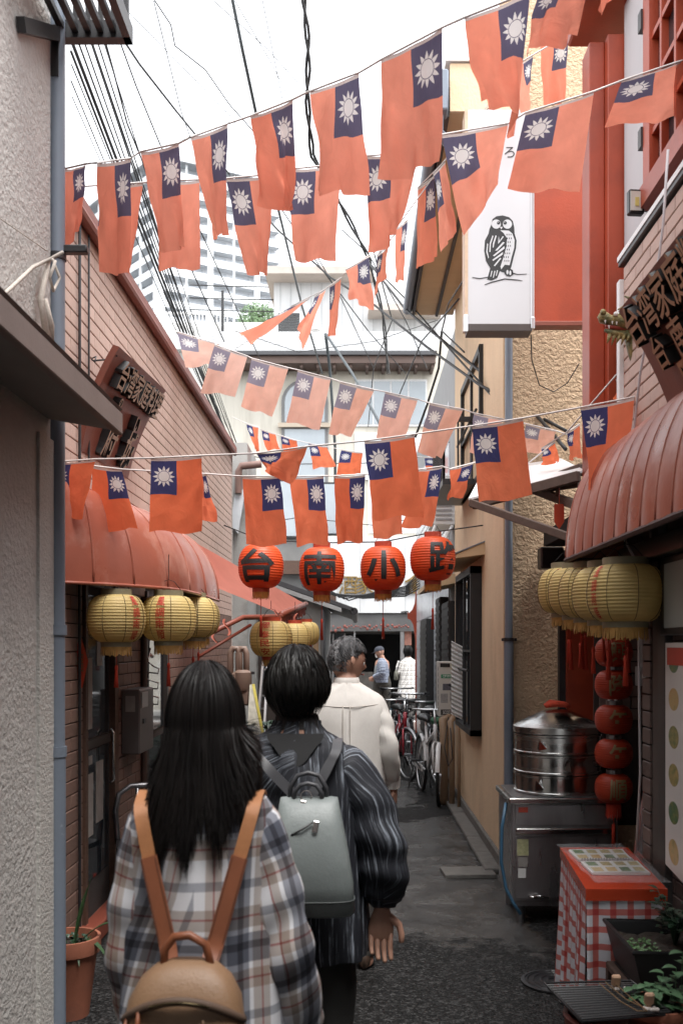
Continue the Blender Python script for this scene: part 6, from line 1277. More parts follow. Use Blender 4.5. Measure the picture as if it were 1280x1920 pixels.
for x in (0, 14): quick('rail', alu, ld, lambda b: b.bar(PD(480+x, 1400, 11.4), PD(494+x*.6, 1235, 11.8), .025, .05))
for k in range(6): quick('rung', alu, ld, lambda b: b.bar(PD(480, 1400, 11.4).lerp(PD(494, 1235, 11.8), .12+k*.15), PD(494, 1400, 11.4).lerp(PD(502, 1235, 11.8), .12+k*.15), .02))
fp = thing('leafy_plant', 'dark green leafy potted plant against the wall near the ladder', 'potted plant', PD(500, 1400, 10.9))
pot(fp, V((PD(500, 0, 10.9).x, 10.9, 0)), .16, .30, terracotta)
def bush(b):
    c = V((PD(500, 0, 10.9).x, 10.9, .35))
    for i in range(150): a = R()*2*PI; e = .2+1.6*R(); r = .05+.28*R(); p = c+V((r*math.cos(a), r*math.sin(a)*.7, .45*R())); leaf(b, p, (math.cos(a), math.sin(a), e*.6), .13+.08*R(), .022+.012*R(), .6, 4)
    for i in range(9): a = i*.7; leaf(b, c+V((0, 0, .35)), (math.cos(a), math.sin(a), 1.5), .42, .014, .9, 8)
quick('foliage', leaf_dark, fp, bush, True)
# ================================================================ bicycles
def bicycle(label, rear, front, col, basket=True, fend=True, steer=.3, green=False):
    rear, front = V((*rear, 0)), V((*front, 0)); d = (front-rear).normalized(); sd = V((-d.y, d.x, 0)); Z = V((0, 0, 1)); wb = 1.02; r = .30
    root = thing('bicycle', label, 'bicycle', rear, 'bicycles parked along the right-hand wall')
    paint = mat('bike_%d' % int(col[0]*999+col[1]*99), col, .3, var=.05, coat=.4)
    L_ = lambda a, h, s=0: rear+d*a+Z*h+sd*s
    def wheel(c, ax, name):
        fw = ax.cross(Z).normalized()
        w_ = quick(name, black_rubber, root, lambda b: b.tube([c+(fw*math.cos(q*PI/20)+Z*math.sin(q*PI/20))*r for q in range(40)], .019, 8, closed=True), True)
        quick('rim', alu, w_, lambda b: b.tube([c+(fw*math.cos(q*PI/20)+Z*math.sin(q*PI/20))*(r-.024) for q in range(40)], .010, 6, closed=True), True)
        quick('spokes', steel_dull, w_, lambda b: [b.tube([c+ax*(.025*(1 if k % 2 else -1)), c+(fw*math.cos(k*PI/14)+Z*math.sin(k*PI/14))*(r-.03)], .0013, 3) for k in range(28)], kind='stuff')
        quick('hub', alu, w_, lambda b: b.cyl(c-ax*.05, c+ax*.05, .018, 8))
        if fend: quick('mudguard', paint if col[0] > .4 else steel_dull, root, lambda b: b.grid(lambda u, v: c+(fw*math.cos(.2+u*2.6)+Z*math.sin(.2+u*2.6))*(r+.035-.012*abs(2*v-1)**2)+ax*(.045*(v-.5)), 20, 4), True)
    wheel(L_(0, r), sd, 'wheel')
    fd = Matrix.Rotation(steer, 3, 'Z') @ d; fs = V((-fd.y, fd.x, 0)); wheel(L_(wb, r), fs, 'wheel')
    hd, bb, st_ = L_(wb-.20, .78), L_(.44, .29), L_(.30, .74)
    quick('frame', paint, root, lambda b: (b.tube([hd-Z*.14, bb], .02, 8), b.tube([bb, st_], .016, 8), b.tube([L_(.36, .55), hd-Z*.05], .017, 8), b.tube([bb+sd*.04, L_(0, r, .06)], .011, 6), b.tube([bb-sd*.04, L_(0, r, -.06)], .011, 6), b.tube([L_(.33, .62, .02), L_(0, r, .06)], .010, 6), b.tube([L_(.33, .62, -.02), L_(0, r, -.06)], .010, 6), b.tube([hd-Z*.16, hd+Z*.02], .022, 8)), True)
    fc = L_(wb, r)
    quick('fork', paint, root, lambda b: (b.tube([hd-Z*.16, fc+fs*.055+Z*.30-d*.04, fc+fs*.055], .012, 6), b.tube([hd-Z*.16, fc-fs*.055+Z*.30-d*.04, fc-fs*.055], .012, 6)), True)
    hb = hd+Z*.17-d*.05
    quick('handlebar', alu, root, lambda b: (b.tube([hd, hb], .014, 8), b.tube([hb-fs*.27-fd*.16, hb-fs*.22-fd*.02, hb-fs*.1+fd*.03, hb, hb+fs*.1+fd*.03, hb+fs*.22-fd*.02, hb+fs*.27-fd*.16], .011, 8)), True)
    for s_ in (-1, 1): quick('grip', black_rubber, root, lambda b: b.tube([hb+fs*(.235*s_)-fd*.05, hb+fs*(.275*s_)-fd*.18], .017, 8), True); quick('brake_lever', dark_metal, root, lambda b: b.tube([hb+fs*(.2*s_), hb+fs*(.25*s_)+fd*.04-Z*.02, hb+fs*(.30*s_)-fd*.08-Z*.03], .006, 5))
    quick('saddle', mat('saddle_black', (.015, .015, .015), .4), root, lambda b: b.loft([[L_(.22+x, .82+dz)+sd*(ww*math.cos(a))+Z*(hh*math.sin(a)) for a in [k*PI/5 for k in range(10)]] for x, ww, hh, dz in ((-.10, .02, .02, .02), (-.07, .085, .035, .015), (.0, .08, .035, .005), (.09, .04, .03, .0), (.17, .022, .022, -.01), (.19, .008, .01, -.012))]), True)
    quick('seat_post', alu, root, lambda b: b.tube([L_(.315, .70), L_(.27, .82)], .013, 8))
    quick('chain_guard', paint, root, lambda b: b.bar(L_(.02, .31, -.075), L_(.50, .30, -.075), .012, .07, .005))
    for s_ in (-1, 1): quick('pedal', black_rubber, root, lambda b: (b.obox(bb+(d*.14-Z*.08+sd*.12)*s_, (.09, .07, .025)), b.tube([bb+sd*(.07*s_), bb+(d*.14-Z*.08+sd*.12)*s_], .010, 5)))
    for s_ in (-1, 1): quick('kickstand', steel_dull, root, lambda b: b.tube([L_(-.02, .28, .08*s_), L_(-.10, .005, .13*s_)], .008, 5))
    quick('reflector', mat('reflector_red', (.4, .02, .01), .2), root, lambda b: b.obox(L_(-.30, .50), (.03, .03, .045), None, .006))
    if basket:
        def bk(b):
            c = hb+fd*.21-Z*.18; lv_ = [c+Z*(h) for h in (-.11, -.04, .03, .10)]
            for i, q in enumerate(lv_):
                k = .11+.02*i; b.tube([q+fs*k*1.2+fd*k, q+fs*k*1.2-fd*k, q-fs*k*1.2-fd*k, q-fs*k*1.2+fd*k], .004, 4, closed=True)
            for k in range(7):
                for sg in (-1, 1): u = -1+2*k/6; b.tube([lv_[0]+fs*(.132*u)+fd*(.11*sg), lv_[3]+fs*(.204*u)+fd*(.17*sg)], .0025, 4); b.tube([lv_[0]+fs*(.132*sg)+fd*(.11*u), lv_[3]+fs*(.204*sg)+fd*(.17*u)], .0025, 4)
        quick('basket', dark_metal, root, bk)
        if green: quick('basket_liner', mat('liner_green', (.03, .12, .06), .6), root, lambda b: b.obox(hb+fd*.21-Z*.22, (.24, .24, .10), None, .03))
    return root
bicycle('white city bicycle nearest the conduit pipes', (.71, 11.15), (.83, 10.12), (.62, .62, .62), False, steer=-.25)
bicycle('red bicycle parked behind the white one', (.50, 13.0), (.60, 12.0), (.35, .03, .045), False, steer=.3)
bicycle('dark bicycle with green lined basket parked tight to the wall', (.90, 12.6), (.93, 11.6), (.03, .03, .035), True, steer=.2, green=True)
bicycle('black bicycle with wire basket between the red one and the gate post', (.62, 14.6), (.70, 13.6), (.02, .02, .022), True, steer=-.3)
bicycle('maroon bicycle farthest along the row, close to the gate post', (.60, 16.2), (.68, 15.2), (.22, .03, .02), True, steer=.25)
# sanitiser stand in the street
ss = thing('sanitiser_stand', 'white dispenser on a black post in front of the dark restaurant', 'dispenser', PD(659, 1340, 22.0))
Sq = lambda px, py: PD(px, py, 22.0)
quick('post', dark_metal, ss, lambda b: b.cyl(V((Sq(659, 0).x, 22, 0)), Sq(659, 1256), .03, 8)); quick('dispenser', plastic_white, ss, lambda b: b.obox(Sq(659, 1244), (.14, .12, .33), None, .02)); quick('window', dark_metal, ss, lambda b: b.obox(Sq(659, 1240)+V((0, -.061, 0)), (.05, .006, .12))); quick('base', dark_metal, ss, lambda b: b.lathe([(.18, 0), (.18, .02), (.001, .03)], 16, V((Sq(659, 0).x, 22, 0))))
# ================================================================ people
skin_m = mat('skin', (.36, .195, .135), .62, var=.08, scale=12, bump=.06, bscale=200, col2=(.36, .17, .12), c2scale=7, c2lo=.5, c2hi=.75)
eye_white = mat('eye_white', (.7, .68, .65), .2); eye_dark = mat('eye_dark', (.02, .013, .01), .15); lip_m = mat('lip', (.30, .11, .09), .45)
def hair_mat(name, col, tip=None):
    m, t, b = nodes(name); L = t.links.new; oi = N(t, 'ShaderNodeTexCoord'); n1 = N(t, 'ShaderNodeTexNoise', Scale=30.0, Detail=2.0); mp = N(t, 'ShaderNodeMapping'); mp.inputs['Scale'].default_value = (1, 1, .08); L(oi.outputs['Object'], mp.inputs[0]); L(mp.outputs[0], n1.inputs['Vector'])
    mx = N(t, 'ShaderNodeMix', data_type='RGBA'); mr = N(t, 'ShaderNodeMapRange'); mr.inputs['From Min'].default_value = .35; mr.inputs['From Max'].default_value = .68; L(n1.outputs['Fac'], mr.inputs['Value']); L(mr.outputs[0], mx.inputs['Factor'])
    mx.inputs['A'].default_value = c4(col); mx.inputs['B'].default_value = c4(tip or [c*1.8 for c in col]); L(mx.outputs['Result'], b.inputs['Base Color']); b.inputs['Roughness'].default_value = .45; b.inputs['Specular IOR Level'].default_value = .16; return m
def plaid(name, per, ramp, k=1.0, per2=None):
    """woven check from cloth coordinates in metres"""
    m, t, b = nodes(name); L = t.links.new; uv = N(t, 'ShaderNodeUVMap'); uv.uv_map = 'UV'; sx = N(t, 'ShaderNodeSeparateXYZ'); L(uv.outputs[0], sx.inputs[0]); cs = []
    for i in (0, 1):
        a = N(t, 'ShaderNodeMath', operation='DIVIDE'); L(sx.outputs[i], a.inputs[0]); a.inputs[1].default_value = per if i == 0 or not per2 else per2
        f = N(t, 'ShaderNodeMath', operation='FRACT'); L(a.outputs[0], f.inputs[0]); cr = N(t, 'ShaderNodeValToRGB'); cr.color_ramp.interpolation = 'CONSTANT'
        while len(cr.color_ramp.elements) > 1: cr.color_ramp.elements.remove(cr.color_ramp.elements[-1])
        cr.color_ramp.elements[0].position = 0; cr.color_ramp.elements[0].color = c4(ramp[0][1])
        for p_, c_ in ramp[1:]: e = cr.color_ramp.elements.new(p_); e.color = c4(c_)
        L(f.outputs[0], cr.inputs[0]); cs.append(cr.outputs[0])
    mx = N(t, 'ShaderNodeMix', data_type='RGBA', blend_type='MULTIPLY'); mx.inputs['Factor'].default_value = 1.0; L(cs[0], mx.inputs['A']); L(cs[1], mx.inputs['B'])
    g_ = N(t, 'ShaderNodeMix', data_type='RGBA', blend_type='MULTIPLY'); g_.inputs['Factor'].default_value = 1.0; L(mx.outputs['Result'], g_.inputs['A']); g_.inputs['B'].default_value = (k, k, k, 1)
    L(g_.outputs['Result'], b.inputs['Base Color']); b.inputs['Roughness'].default_value = .9; b.inputs['Specular IOR Level'].default_value = .15
    n3 = N(t, 'ShaderNodeTexNoise', Scale=260.0); L(uv.outputs[0], n3.inputs['Vector']); bp = N(t, 'ShaderNodeBump', Strength=.2, Distance=.002); L(n3.outputs['Fac'], bp.inputs['Height']); L(bp.outputs[0], b.inputs['Normal']); return m
def stripes(name, base, light, sc):
    m, t, b = nodes(name); L = t.links.new; uv = N(t, 'ShaderNodeUVMap'); uv.uv_map = 'UV'; mp = N(t, 'ShaderNodeMapping'); mp.inputs['Scale'].default_value = (sc, sc*.045, 1); L(uv.outputs[0], mp.inputs[0])
    n1 = N(t, 'ShaderNodeTexNoise', Scale=1.0, Detail=4.0, Roughness=.7); L(mp.outputs[0], n1.inputs['Vector']); cr = N(t, 'ShaderNodeValToRGB'); e = cr.color_ramp.elements
    e[0].position = .50; e[0].color = c4(base); e[1].position = .66; e[1].color = c4(light); q = cr.color_ramp.elements.new(.56); q.color = c4([a*.6+c*.12 for a, c in zip(base, light)]); L(n1.outputs['Fac'], cr.inputs[0]); L(cr.outputs[0], b.inputs['Base Color']); b.inputs['Roughness'].default_value = .7; b.inputs['Specular IOR Level'].default_value = .3; return m
def ring(c, rx, ry, n, p=.9, ax=None, ay=None):
    ax = ax or V((1, 0, 0)); ay = ay or V((0, 1, 0)); out = []
    for k in range(n):
        a = -PI/2+2*PI*k/n; ca, sa = math.cos(a), math.sin(a); out.append(V(c)+ax*(rx*math.copysign(abs(ca)**p, ca))+ay*(ry*math.copysign(abs(sa)**p, sa)))
    return out
def cloth_loft(b, rings, v_of=None, fold=None, cap=False):
    """loft with metre-true cloth coordinates: u round the body from the middle of the back, v along it"""
    n = len(rings[0]); rr = []
    if fold:
        for i, r in enumerate(rings):
            c = sum(r, V((0, 0, 0)))/n; q = []
            for k, p in enumerate(r):
                d = p-c; d = d.normalized() if d.length > 1e-6 else d; q.append(p+d*fold(i/(len(rings)-1), 2*PI*k/n))
            rr.append(q)
        rings = rr
    vs = []; uvs = []; vlen = 0
    for i, r in enumerate(rings):
        if i: vlen += (sum(r, V((0, 0, 0)))/n-sum(rings[i-1], V((0, 0, 0)))/n).length
        per = sum((r[(k+1) % n]-r[k]).length for k in range(n)); acc = 0
        for k in range(n+1):
            vs.append(r[k % n]); uvs.append((acc if acc <= per/2 else acc-per, vlen) if False else (acc, vlen)); acc += (r[(k+1) % n]-r[k % n]).length
    m = n+1
    fs = [(i*m+k, i*m+k+1, (i+1)*m+k+1, (i+1)*m+k) for i in range(len(rings)-1) for k in range(n)]
    # measure u from the back seam so the pattern is symmetric there
    b.add(vs, fs, uvs)
def limb_rings(pts, rad, n=28, sub=5, squash=1.0):
    """rings along a bent limb"""
    P_ = [V(p) for p in pts]; out = []; samples = []
    for i in range(len(P_)-1):
        for k in range(sub): samples.append((P_[i].lerp(P_[i+1], k/sub), rad[i]+(rad[i+1]-rad[i])*k/sub))
    samples.append((P_[-1], rad[-1]))
    # soften the bends
    for _ in range(2): samples = [samples[0]]+[((samples[i-1][0]+samples[i][0]*2+samples[i+1][0])/4, samples[i][1]) for i in range(1, len(samples)-1)]+[samples[-1]]
    px = None
    for i, (c, r) in enumerate(samples):
        t = (samples[min(i+1, len(samples)-1)][0]-samples[max(i-1, 0)][0]).normalized(); y = V((0, 1, 0)); x = y.cross(t); x = x.normalized() if x.length > .1 else V((1, 0, 0)); y = t.cross(x)
        out.append([c+x*(r*math.cos(a))+y*(r*squash*math.sin(a)) for a in [-PI/2+2*PI*k/n for k in range(n)]])
    return out
def hand(b, wrist, d, palm_n, thumb_side, curl, size=1.0, thumb_curl=.3):
    """palm and five separate fingers; d = direction of the fingers, palm_n = the way the palm faces"""
    d = V(d).normalized(); nn = V(palm_n); nn = (nn-d*nn.dot(d)).normalized(); sd = d.cross(nn).normalized()*thumb_side; w_ = V(wrist); k = size
    rings = []
    for t, hw, ht in ((-.02, .024, .018), (.0, .026, .018), (.03, .036, .017), (.06, .040, .015), (.085, .040, .013), (.095, .036, .010)):
        c = w_+d*(t*k); rings.append([c+sd*(hw*k*math.cos(a))+nn*(ht*k*math.sin(a)) for a in [2*PI*q/14 for q in range(14)]])
    b.loft(rings)
    for i, (off, L_, r) in enumerate(((.029, .070, .0096), (.0098, .078, .0098), (-.0098, .072, .0094), (-.0285, .057, .0084))):
        p = w_+d*(.082*k)+sd*(off*k); pts = [p-d*.01*k]; dirv = d.copy(); rr = [r*k]; cu = curl[i] if isinstance(curl, (list, tuple)) else curl
        for j, f in enumerate((.44, .30, .26)):
            an = cu*(j+1)*(.9 if j else .8); dirv = d*math.cos(an)+nn*math.sin(an)+sd*(off*2.2)*math.cos(an)*.5; p = p+dirv.normalized()*(L_*f*k); pts.append(p); rr.append(r*k*(1-.09*(j+1)))
        pts.append(p+dirv.normalized()*.004*k); rr.append(r*k*.45); b.tube(pts, rr, 9)
    p = w_+d*(.022*k)+sd*(.026*k); q = p+(d*.55+sd*.75+nn*.25).normalized()*(.036*k); e = q+(d*.9+sd*(.35-thumb_curl)+nn*(.2+thumb_curl)).normalized()*(.030*k); g_ = e+(d*.9+sd*(.1-thumb_curl)+nn*(.2+thumb_curl)).normalized()*(.022*k)
    b.tube([p-sd*.01*k, p, q, e, g_, g_+(g_-e)*.15], [.012*k, .0135*k, .0115*k, .010*k, .0085*k, .004*k], 10)
def head_geo(b, c, k, yaw, pitch=0.0):
    """skull with brow, nose, lips, chin and ears; faces +y before the turn"""
    Rm = Matrix.Rotation(yaw, 3, 'Z') @ Matrix.Rotation(pitch, 3, 'X'); c = V(c); n, m = 40, 32; rings = []
    for i in range(m+1):
        th = PI*(.01+.98*i/m); ring_ = []
        for j in range(n):
            a = 2*PI*j/n; d = V((math.sin(th)*math.cos(a), math.sin(th)*math.sin(a), math.cos(th))); p = V((d.x*.074, d.y*.094, d.z*.112))
            if d.z < 0:                                        # jaw narrows and comes forward, nape tucks in
                f = -d.z; p.x *= 1-.30*f*f
                p.y = p.y*(1-.20*f)+.022*f*f
            if d.y > 0:
                g_ = math.exp(-((d.x)/.17)**2)
                p.y += .024*g_*math.exp(-((d.z+.22)/.14)**2)+.010*g_*math.exp(-((d.z+.02)/.18)**2)      # nose
                p.y += .006*math.exp(-((d.x)/.35)**2)*math.exp(-((d.z+.52)/.07)**2)                      # lips
                p.y += .007*math.exp(-((d.x)/.35)**2)*math.exp(-((d.z+.86)/.12)**2)                      # chin
                p.y -= .007*(math.exp(-((d.x-.42)/.17)**2)+math.exp(-((d.x+.42)/.17)**2))*math.exp(-((d.z+.02)/.10)**2)   # sockets
                p.y += .004*math.exp(-((d.z-.16)/.08)**2)
            ring_.append(c+Rm @ (p*k))
        rings.append(ring_)
    b.loft(rings)
    for s_ in (-1, 1):
        ec = V((.075*s_, -.006, -.008)); er = []
        for i in range(9):
            t = i/8; z = .033-.066*t; w_ = .017*math.sin(PI*(.12+.80*t))*(1.15-.4*t); er.append([c+Rm @ ((ec+V((s_*(.004+.011*math.sin(PI*t)+(.006 if math.cos(q) < 0 else 0)*abs(math.cos(q)))+.004*math.sin(q)*s_, w_*math.cos(q)-.008*(1-t)+.004, z)))*k) for q in [2*PI*u/12 for u in range(12)]])
        b.loft(er)
    return Rm
def face_bits(root, c, k, Rm):
    for s_ in (-1, 1):
        quick('eye', eye_white, root, lambda b: b.ball(V(c)+Rm @ (V((.031*s_, .0745, -.004))*k), .0115*k, 10, 8), True); quick('iris', eye_dark, root, lambda b: b.ball(V(c)+Rm @ (V((.031*s_, .0835, -.004))*k), .0052*k, 8, 6), True)
        quick('eyebrow', eye_dark, root, lambda b: b.tube([V(c)+Rm @ (V(((.016+.011*q)*s_, .092-.004*q, .018+.004*math.sin(q)))*k) for q in range(4)], [.002*k, .0032*k, .003*k, .001*k], 6), True)
    quick('lips', lip_m, root, lambda b: b.tube([V(c)+Rm @ (V((-.022+.011*q, .1005-.0035*abs(q-2)**1.6, -.058+.001*(q % 2)))*k) for q in range(5)], [.001*k, .004*k, .005*k, .004*k, .001*k], 7), True)
def fuse(b, name, m, root, voxel=.006, extra=None, smooth=2):
    """one continuous surface from overlapping volumes"""
    o = b.obj(name, m, root); md = o.modifiers.new('r', 'REMESH'); md.mode = 'VOXEL'; md.voxel_size = voxel; md.use_smooth_shade = True
    s_ = o.modifiers.new('s', 'SMOOTH'); s_.iterations = smooth; s_.factor = .5
    bpy.context.view_layer.update(); me = bpy.data.meshes.new_from_object(o.evaluated_get(bpy.context.evaluated_depsgraph_get())); o.modifiers.clear()
    if extra:
        bm = bmesh.new(); bm.from_mesh(me); me2 = extra.mesh('x', ORIG[root.name]); bm.from_mesh(me2); bm.to_mesh(me); bm.free(); bpy.data.meshes.remove(me2)
    for p in me.polygons: p.use_smooth = True
    old = o.data; o.data = me; bpy.data.meshes.remove(old); me.materials.clear(); me.materials.append(m); return o
def strands(b, roots, path, w_=.004, jit=.0):
    for r in roots:
        pts = path(*r)
        if len(pts) < 2: continue
        vs = []; L_ = len(pts); tw_ = random.gauss(0, .45); cw, sw_ = math.cos(tw_), math.sin(tw_)
        for i, (p, nrm) in enumerate(pts):
            t = (pts[min(i+1, L_-1)][0]-pts[max(i-1, 0)][0]); sd = t.cross(nrm); sd = sd.normalized() if sd.length > 1e-6 else V((1, 0, 0)); sd = sd*cw+nrm*sw_; ww = w_*(1 if i < L_*.6 else 1-.8*(i/(L_-1)-.6)/.4); vs += [p-sd*ww*.5, p+sd*ww*.5]
        b.add(vs, [(2*i, 2*i+1, 2*i+3, 2*i+2) for i in range(L_-1)])
def body_core(root, X, Y, H, hc, hk, head_yaw, arms, voxel, hands, lean=0.0, legs=None, pitch=0.0):
    """the naked figure under the clothes: head, neck, trunk, arms, legs in one surface, fingers added"""
    b = MB(); z = lambda f: f*H; O = V((X, Y, 0))
    Rm = head_geo(b, hc, hk, head_yaw, pitch); nb = O+V((0, 0, z(.845)))
    b.tube([nb-V((0, 0, .04)), nb+V((0, .0, .02)), V(hc)-V((0, .005, .075*hk))], [.062*hk, .054*hk, .052*hk], 16)
    b.loft([ring(O+V((0, 0, z(f))), rx*H, ry*H, 24, .95) for f, rx, ry in ((.47, .095, .065), (.52, .105, .070), (.60, .082, .058), (.68, .090, .064), (.76, .096, .058), (.80, .086, .048), (.83, .05, .040), (.85, .035, .035))])
    for pts in arms: b.tube([V(p) for p in pts], [.036, .036, .025], 14) if len(pts) == 3 else None
    for s_ in (-1, 1):
        hp, kn, an = (legs[0 if s_ < 0 else 1] if legs else (O+V((.055*s_*H, 0, z(.50))), O+V((.06*s_*H, .01, z(.27))), O+V((.06*s_*H, -.01, z(.045)))))
        b.tube([V(hp)+V((0, 0, .04)), V(hp), V(kn), V(an)], [.075, .082, .052, .036], 14); b.tube([V(an)+V((0, -.04, -z(.045)+.035)), V(an)+V((0, .05, -z(.045)+.03)), V(an)+V((0, .14, -z(.045)+.022))], [.034, .036, .022], 12)
    ex = MB()
    for h in hands: hand(ex, *h)
    o = fuse(b, 'body', skin_m, root, voxel, ex); face_bits(root, hc, hk, Rm); return o, Rm
def trousers(root, X, Y, H, m, legs=None, wide=1.25, top=.60):
    b = MB(); O = V((X, Y, 0))
    b.loft([ring(O+V((0, 0, f*H)), rx*H*1.12, ry*H*1.15, 28, .95) for f, rx, ry in ((top, .084, .062), (.55, .098, .068), (.50, .108, .075), (.465, .10, .07))])
    for s_ in (-1, 1):
        hp, kn, an = (legs[0 if s_ < 0 else 1] if legs else (O+V((.055*s_*H, 0, .50*H)), O+V((.06*s_*H, .01, .27*H)), O+V((.06*s_*H, -.01, .045*H))))
        r = limb_rings([V(hp)+V((0, 0, .03)), hp, kn, V(an)-V((0, 0, .02))], [.088*wide*.9, .09*wide*.9, .066*wide, .058*wide], 20, 8)
        b.loft([[p+(p-sum(q, V((0, 0, 0)))/len(q)).normalized()*.004*math.sin(i*1.3+k*.6) for k, p in enumerate(q)] for i, q in enumerate(r)])
    fuse(b, 'trousers', m, root, .010)
def shoes(root, X, Y, H, m, legs=None):
    for s_ in (-1, 1):
        an = legs[0 if s_ < 0 else 1][2] if legs else V((X+.06*s_*H, Y-.01, .045*H)); an = V(an)
        quick('shoe', m, root, lambda b: b.loft([[V((an.x+wx*math.cos(a), an.y+dy, max(.0, zc+hz*math.sin(a)))) for a in [2*PI*k/14 for k in range(14)]] for dy, wx, zc, hz in ((-.075, .012, .03, .03), (-.06, .035, .045, .045), (.0, .040, .05, .05), (.06, .045, .035, .036), (.13, .042, .026, .028), (.175, .025, .018, .02), (.185, .006, .014, .012))]), True)
def sleeve(b, pts, rad, ph, amp=.006, n=30, sq=1.0):
    r = limb_rings(pts, rad, n, 8, sq)
    cloth_loft(b, r, fold=lambda t, a: amp*(math.sin(t*38+2.2*math.sin(a+ph)+ph)*math.exp(-((t-.52)/.22)**2)+.6*math.sin(a*3+ph+t*5)*(.4+t)+.5*math.sin(t*60+a*2)*math.exp(-((t-.93)/.08)**2)))
def shirt_trunk(b, O, rings, fold, n=72): cloth_loft(b, [ring(O+V((dx, dy, z)), rx, ry, n, p) for z, rx, ry, p, dx, dy in rings], fold=fold)

# ---------------------------------------------------------------- the woman in the plaid shirt, tan rucksack
W1 = V((-.335, 2.17, 0)); H1 = 1.58
p1 = thing('person', 'person with long dark hair in an oversized plaid shirt wearing a tan rucksack', 'person', W1, 'people in the alley')
hc1 = W1+V((.0, .03, 1.452))
body_core(p1, W1.x, W1.y, H1, hc1, .98, .05, [(W1+V((-.13, .0, 1.25)), W1+V((-.17, -.02, 1.0)), W1+V((-.16, .08, .74))), (W1+V((.13, .0, 1.25)), W1+V((.20, -.02, 1.0)), W1+V((.235, .08, .74)))], .007,
    [(W1+V((-.16, .085, .735)), (0, .25, -1), (1, .2, 0), 1, .35), (W1+V((.235, .085, .735)), (0, .25, -1), (-1, .2, 0), -1, .35)])
trousers(p1, W1.x, W1.y, H1, mat('denim_dark', (.03, .035, .05), .85, var=.2, scale=30)); shoes(p1, W1.x, W1.y, H1, mat('shoe_white', (.5, .5, .48), .6))
PL = [(0, (.86, .86, .88)), (.10, (.60, .53, .49)), (.17, (.42, .20, .19)), (.185, (.60, .53, .49)), (.25, (.84, .84, .86)), (.30, (.30, .31, .35)), (.40, (.15, .15, .17)), (.46, (.34, .35, .39)), (.52, (.90, .90, .92)), (.56, (.55, .50, .47)), (.64, (.40, .19, .18)), (.655, (.55, .50, .47)), (.72, (.88, .88, .90)), (.86, (.45, .46, .50)), (.93, (.88, .88, .90))]
PLAID = plaid('plaid_flannel', .265, PL, .92)
b = MB()
fold1 = lambda t, a: .007*math.sin(a*5+t*4)*(1-t)+.006*math.sin(a*9-t*9)*(1-t)**1.3+.005*math.sin(t*23+3*math.sin(a*2))*math.exp(-((t-.45)/.3)**2)
shirt_trunk(b, W1, [(.62, .222, .150, .92, .01, -.01), (.74, .214, .146, .92, .01, -.01), (.88, .202, .140, .92, .005, -.01), (1.0, .194, .132, .9, 0, -.005), (1.10, .190, .124, .88, 0, 0), (1.18, .188, .116, .87, 0, 0), (1.24, .182, .106, .87, 0, .0), (1.275, .170, .094, .88, 0, .0), (1.30, .148, .084, .9, 0, .003), (1.322, .115, .074, .95, 0, .006), (1.338, .082, .066, 1, 0, .01), (1.352, .064, .062, 1, 0, .015), (1.375, .062, .062, 1, 0, .018)], fold1)
sleeve(b, [W1+V((-.075, 0, 1.262)), W1+V((-.128, 0, 1.225)), W1+V((-.156, -.012, 1.10)), W1+V((-.170, -.02, .96)), W1+V((-.166, .03, .84)), W1+V((-.16, .08, .74))], [.045, .068, .070, .068, .064, .056], 1.0, .006)
sleeve(b, [W1+V((.075, 0, 1.262)), W1+V((.135, 0, 1.225)), W1+V((.178, -.012, 1.10)), W1+V((.208, -.02, .96)), W1+V((.228, .02, .84)), W1+V((.235, .08, .74))], [.045, .068, .070, .070, .068, .062], 2.5, .006)
b.obj('plaid_shirt', PLAID, p1, True)
quick('shirt_collar', PLAID, p1, lambda b: cloth_loft(b, [ring(W1+V((0, .012, z)), r, r*.95, 40, 1) for z, r in ((1.335, .085), (1.36, .078), (1.385, .070), (1.388, .066), (1.37, .066))]), True)
HAIR1 = hair_mat('hair_dark', (.006, .005, .005), (.011, .009, .0085))
def long_path(az, ph0, ln, k, s):
    """falls over the skull, then down the back"""
    c = hc1; out = []; rx, ry, rz = .074+.016+k, .094+.014+k, .112+.012+k
    n = 11; phe = 1.62
    for i in range(n):
        ph = ph0+(phe-ph0)*i/(n-1); d = V((math.sin(ph)*math.sin(az), -math.sin(ph)*math.cos(az), math.cos(ph))); out.append((c+V((d.x*rx, d.y*ry, d.z*rz)), d))
    p, d = out[-1]; z0 = p.z; zend = ln; back = max(0, math.cos(az)); cl = math.floor(az*9+.5)/9          # locks gather in clumps
    for i in range(1, 17):
        t = i/16; z = z0+(zend-z0)*t; bodyy = W1.y-(.105+.028*max(0, min(1, (1.36-z)/.2)))
        x = p.x+d.x*.050*t**1.5+(math.sin(cl)-math.sin(az))*.050*t*t+s*.0025*math.sin(t*6+az*5)
        y = p.y+(bodyy-k-p.y)*(t**.8)*back if back > .3 else p.y-(.03*t if z < 1.36 else .01*t)
        nd = V((d.x*1.2, -1, 0)).normalized() if back > .25 else V((d.x, -.3, 0)).normalized(); out.append((V((x, y, z)), nd))
    return out
b = MB(); rts = []
for i in range(7500):
    az = random.uniform(-1.95, 1.95)
    if abs(az) > 2.0: continue
    e = 1.222+.022*random.gauss(0, 1)+.03*math.sin(az*11)+.07*max(0, abs(az)-.7)
    lean_ = .04*math.sin(az)
    rts.append((az, .08+1.2*R()**1.4, e+lean_+.05*(R()**3), .012*R(), random.gauss(0, 1)))
strands(b, rts, long_path, .0036); b.obj('hair', HAIR1, p1, True, kind='stuff')
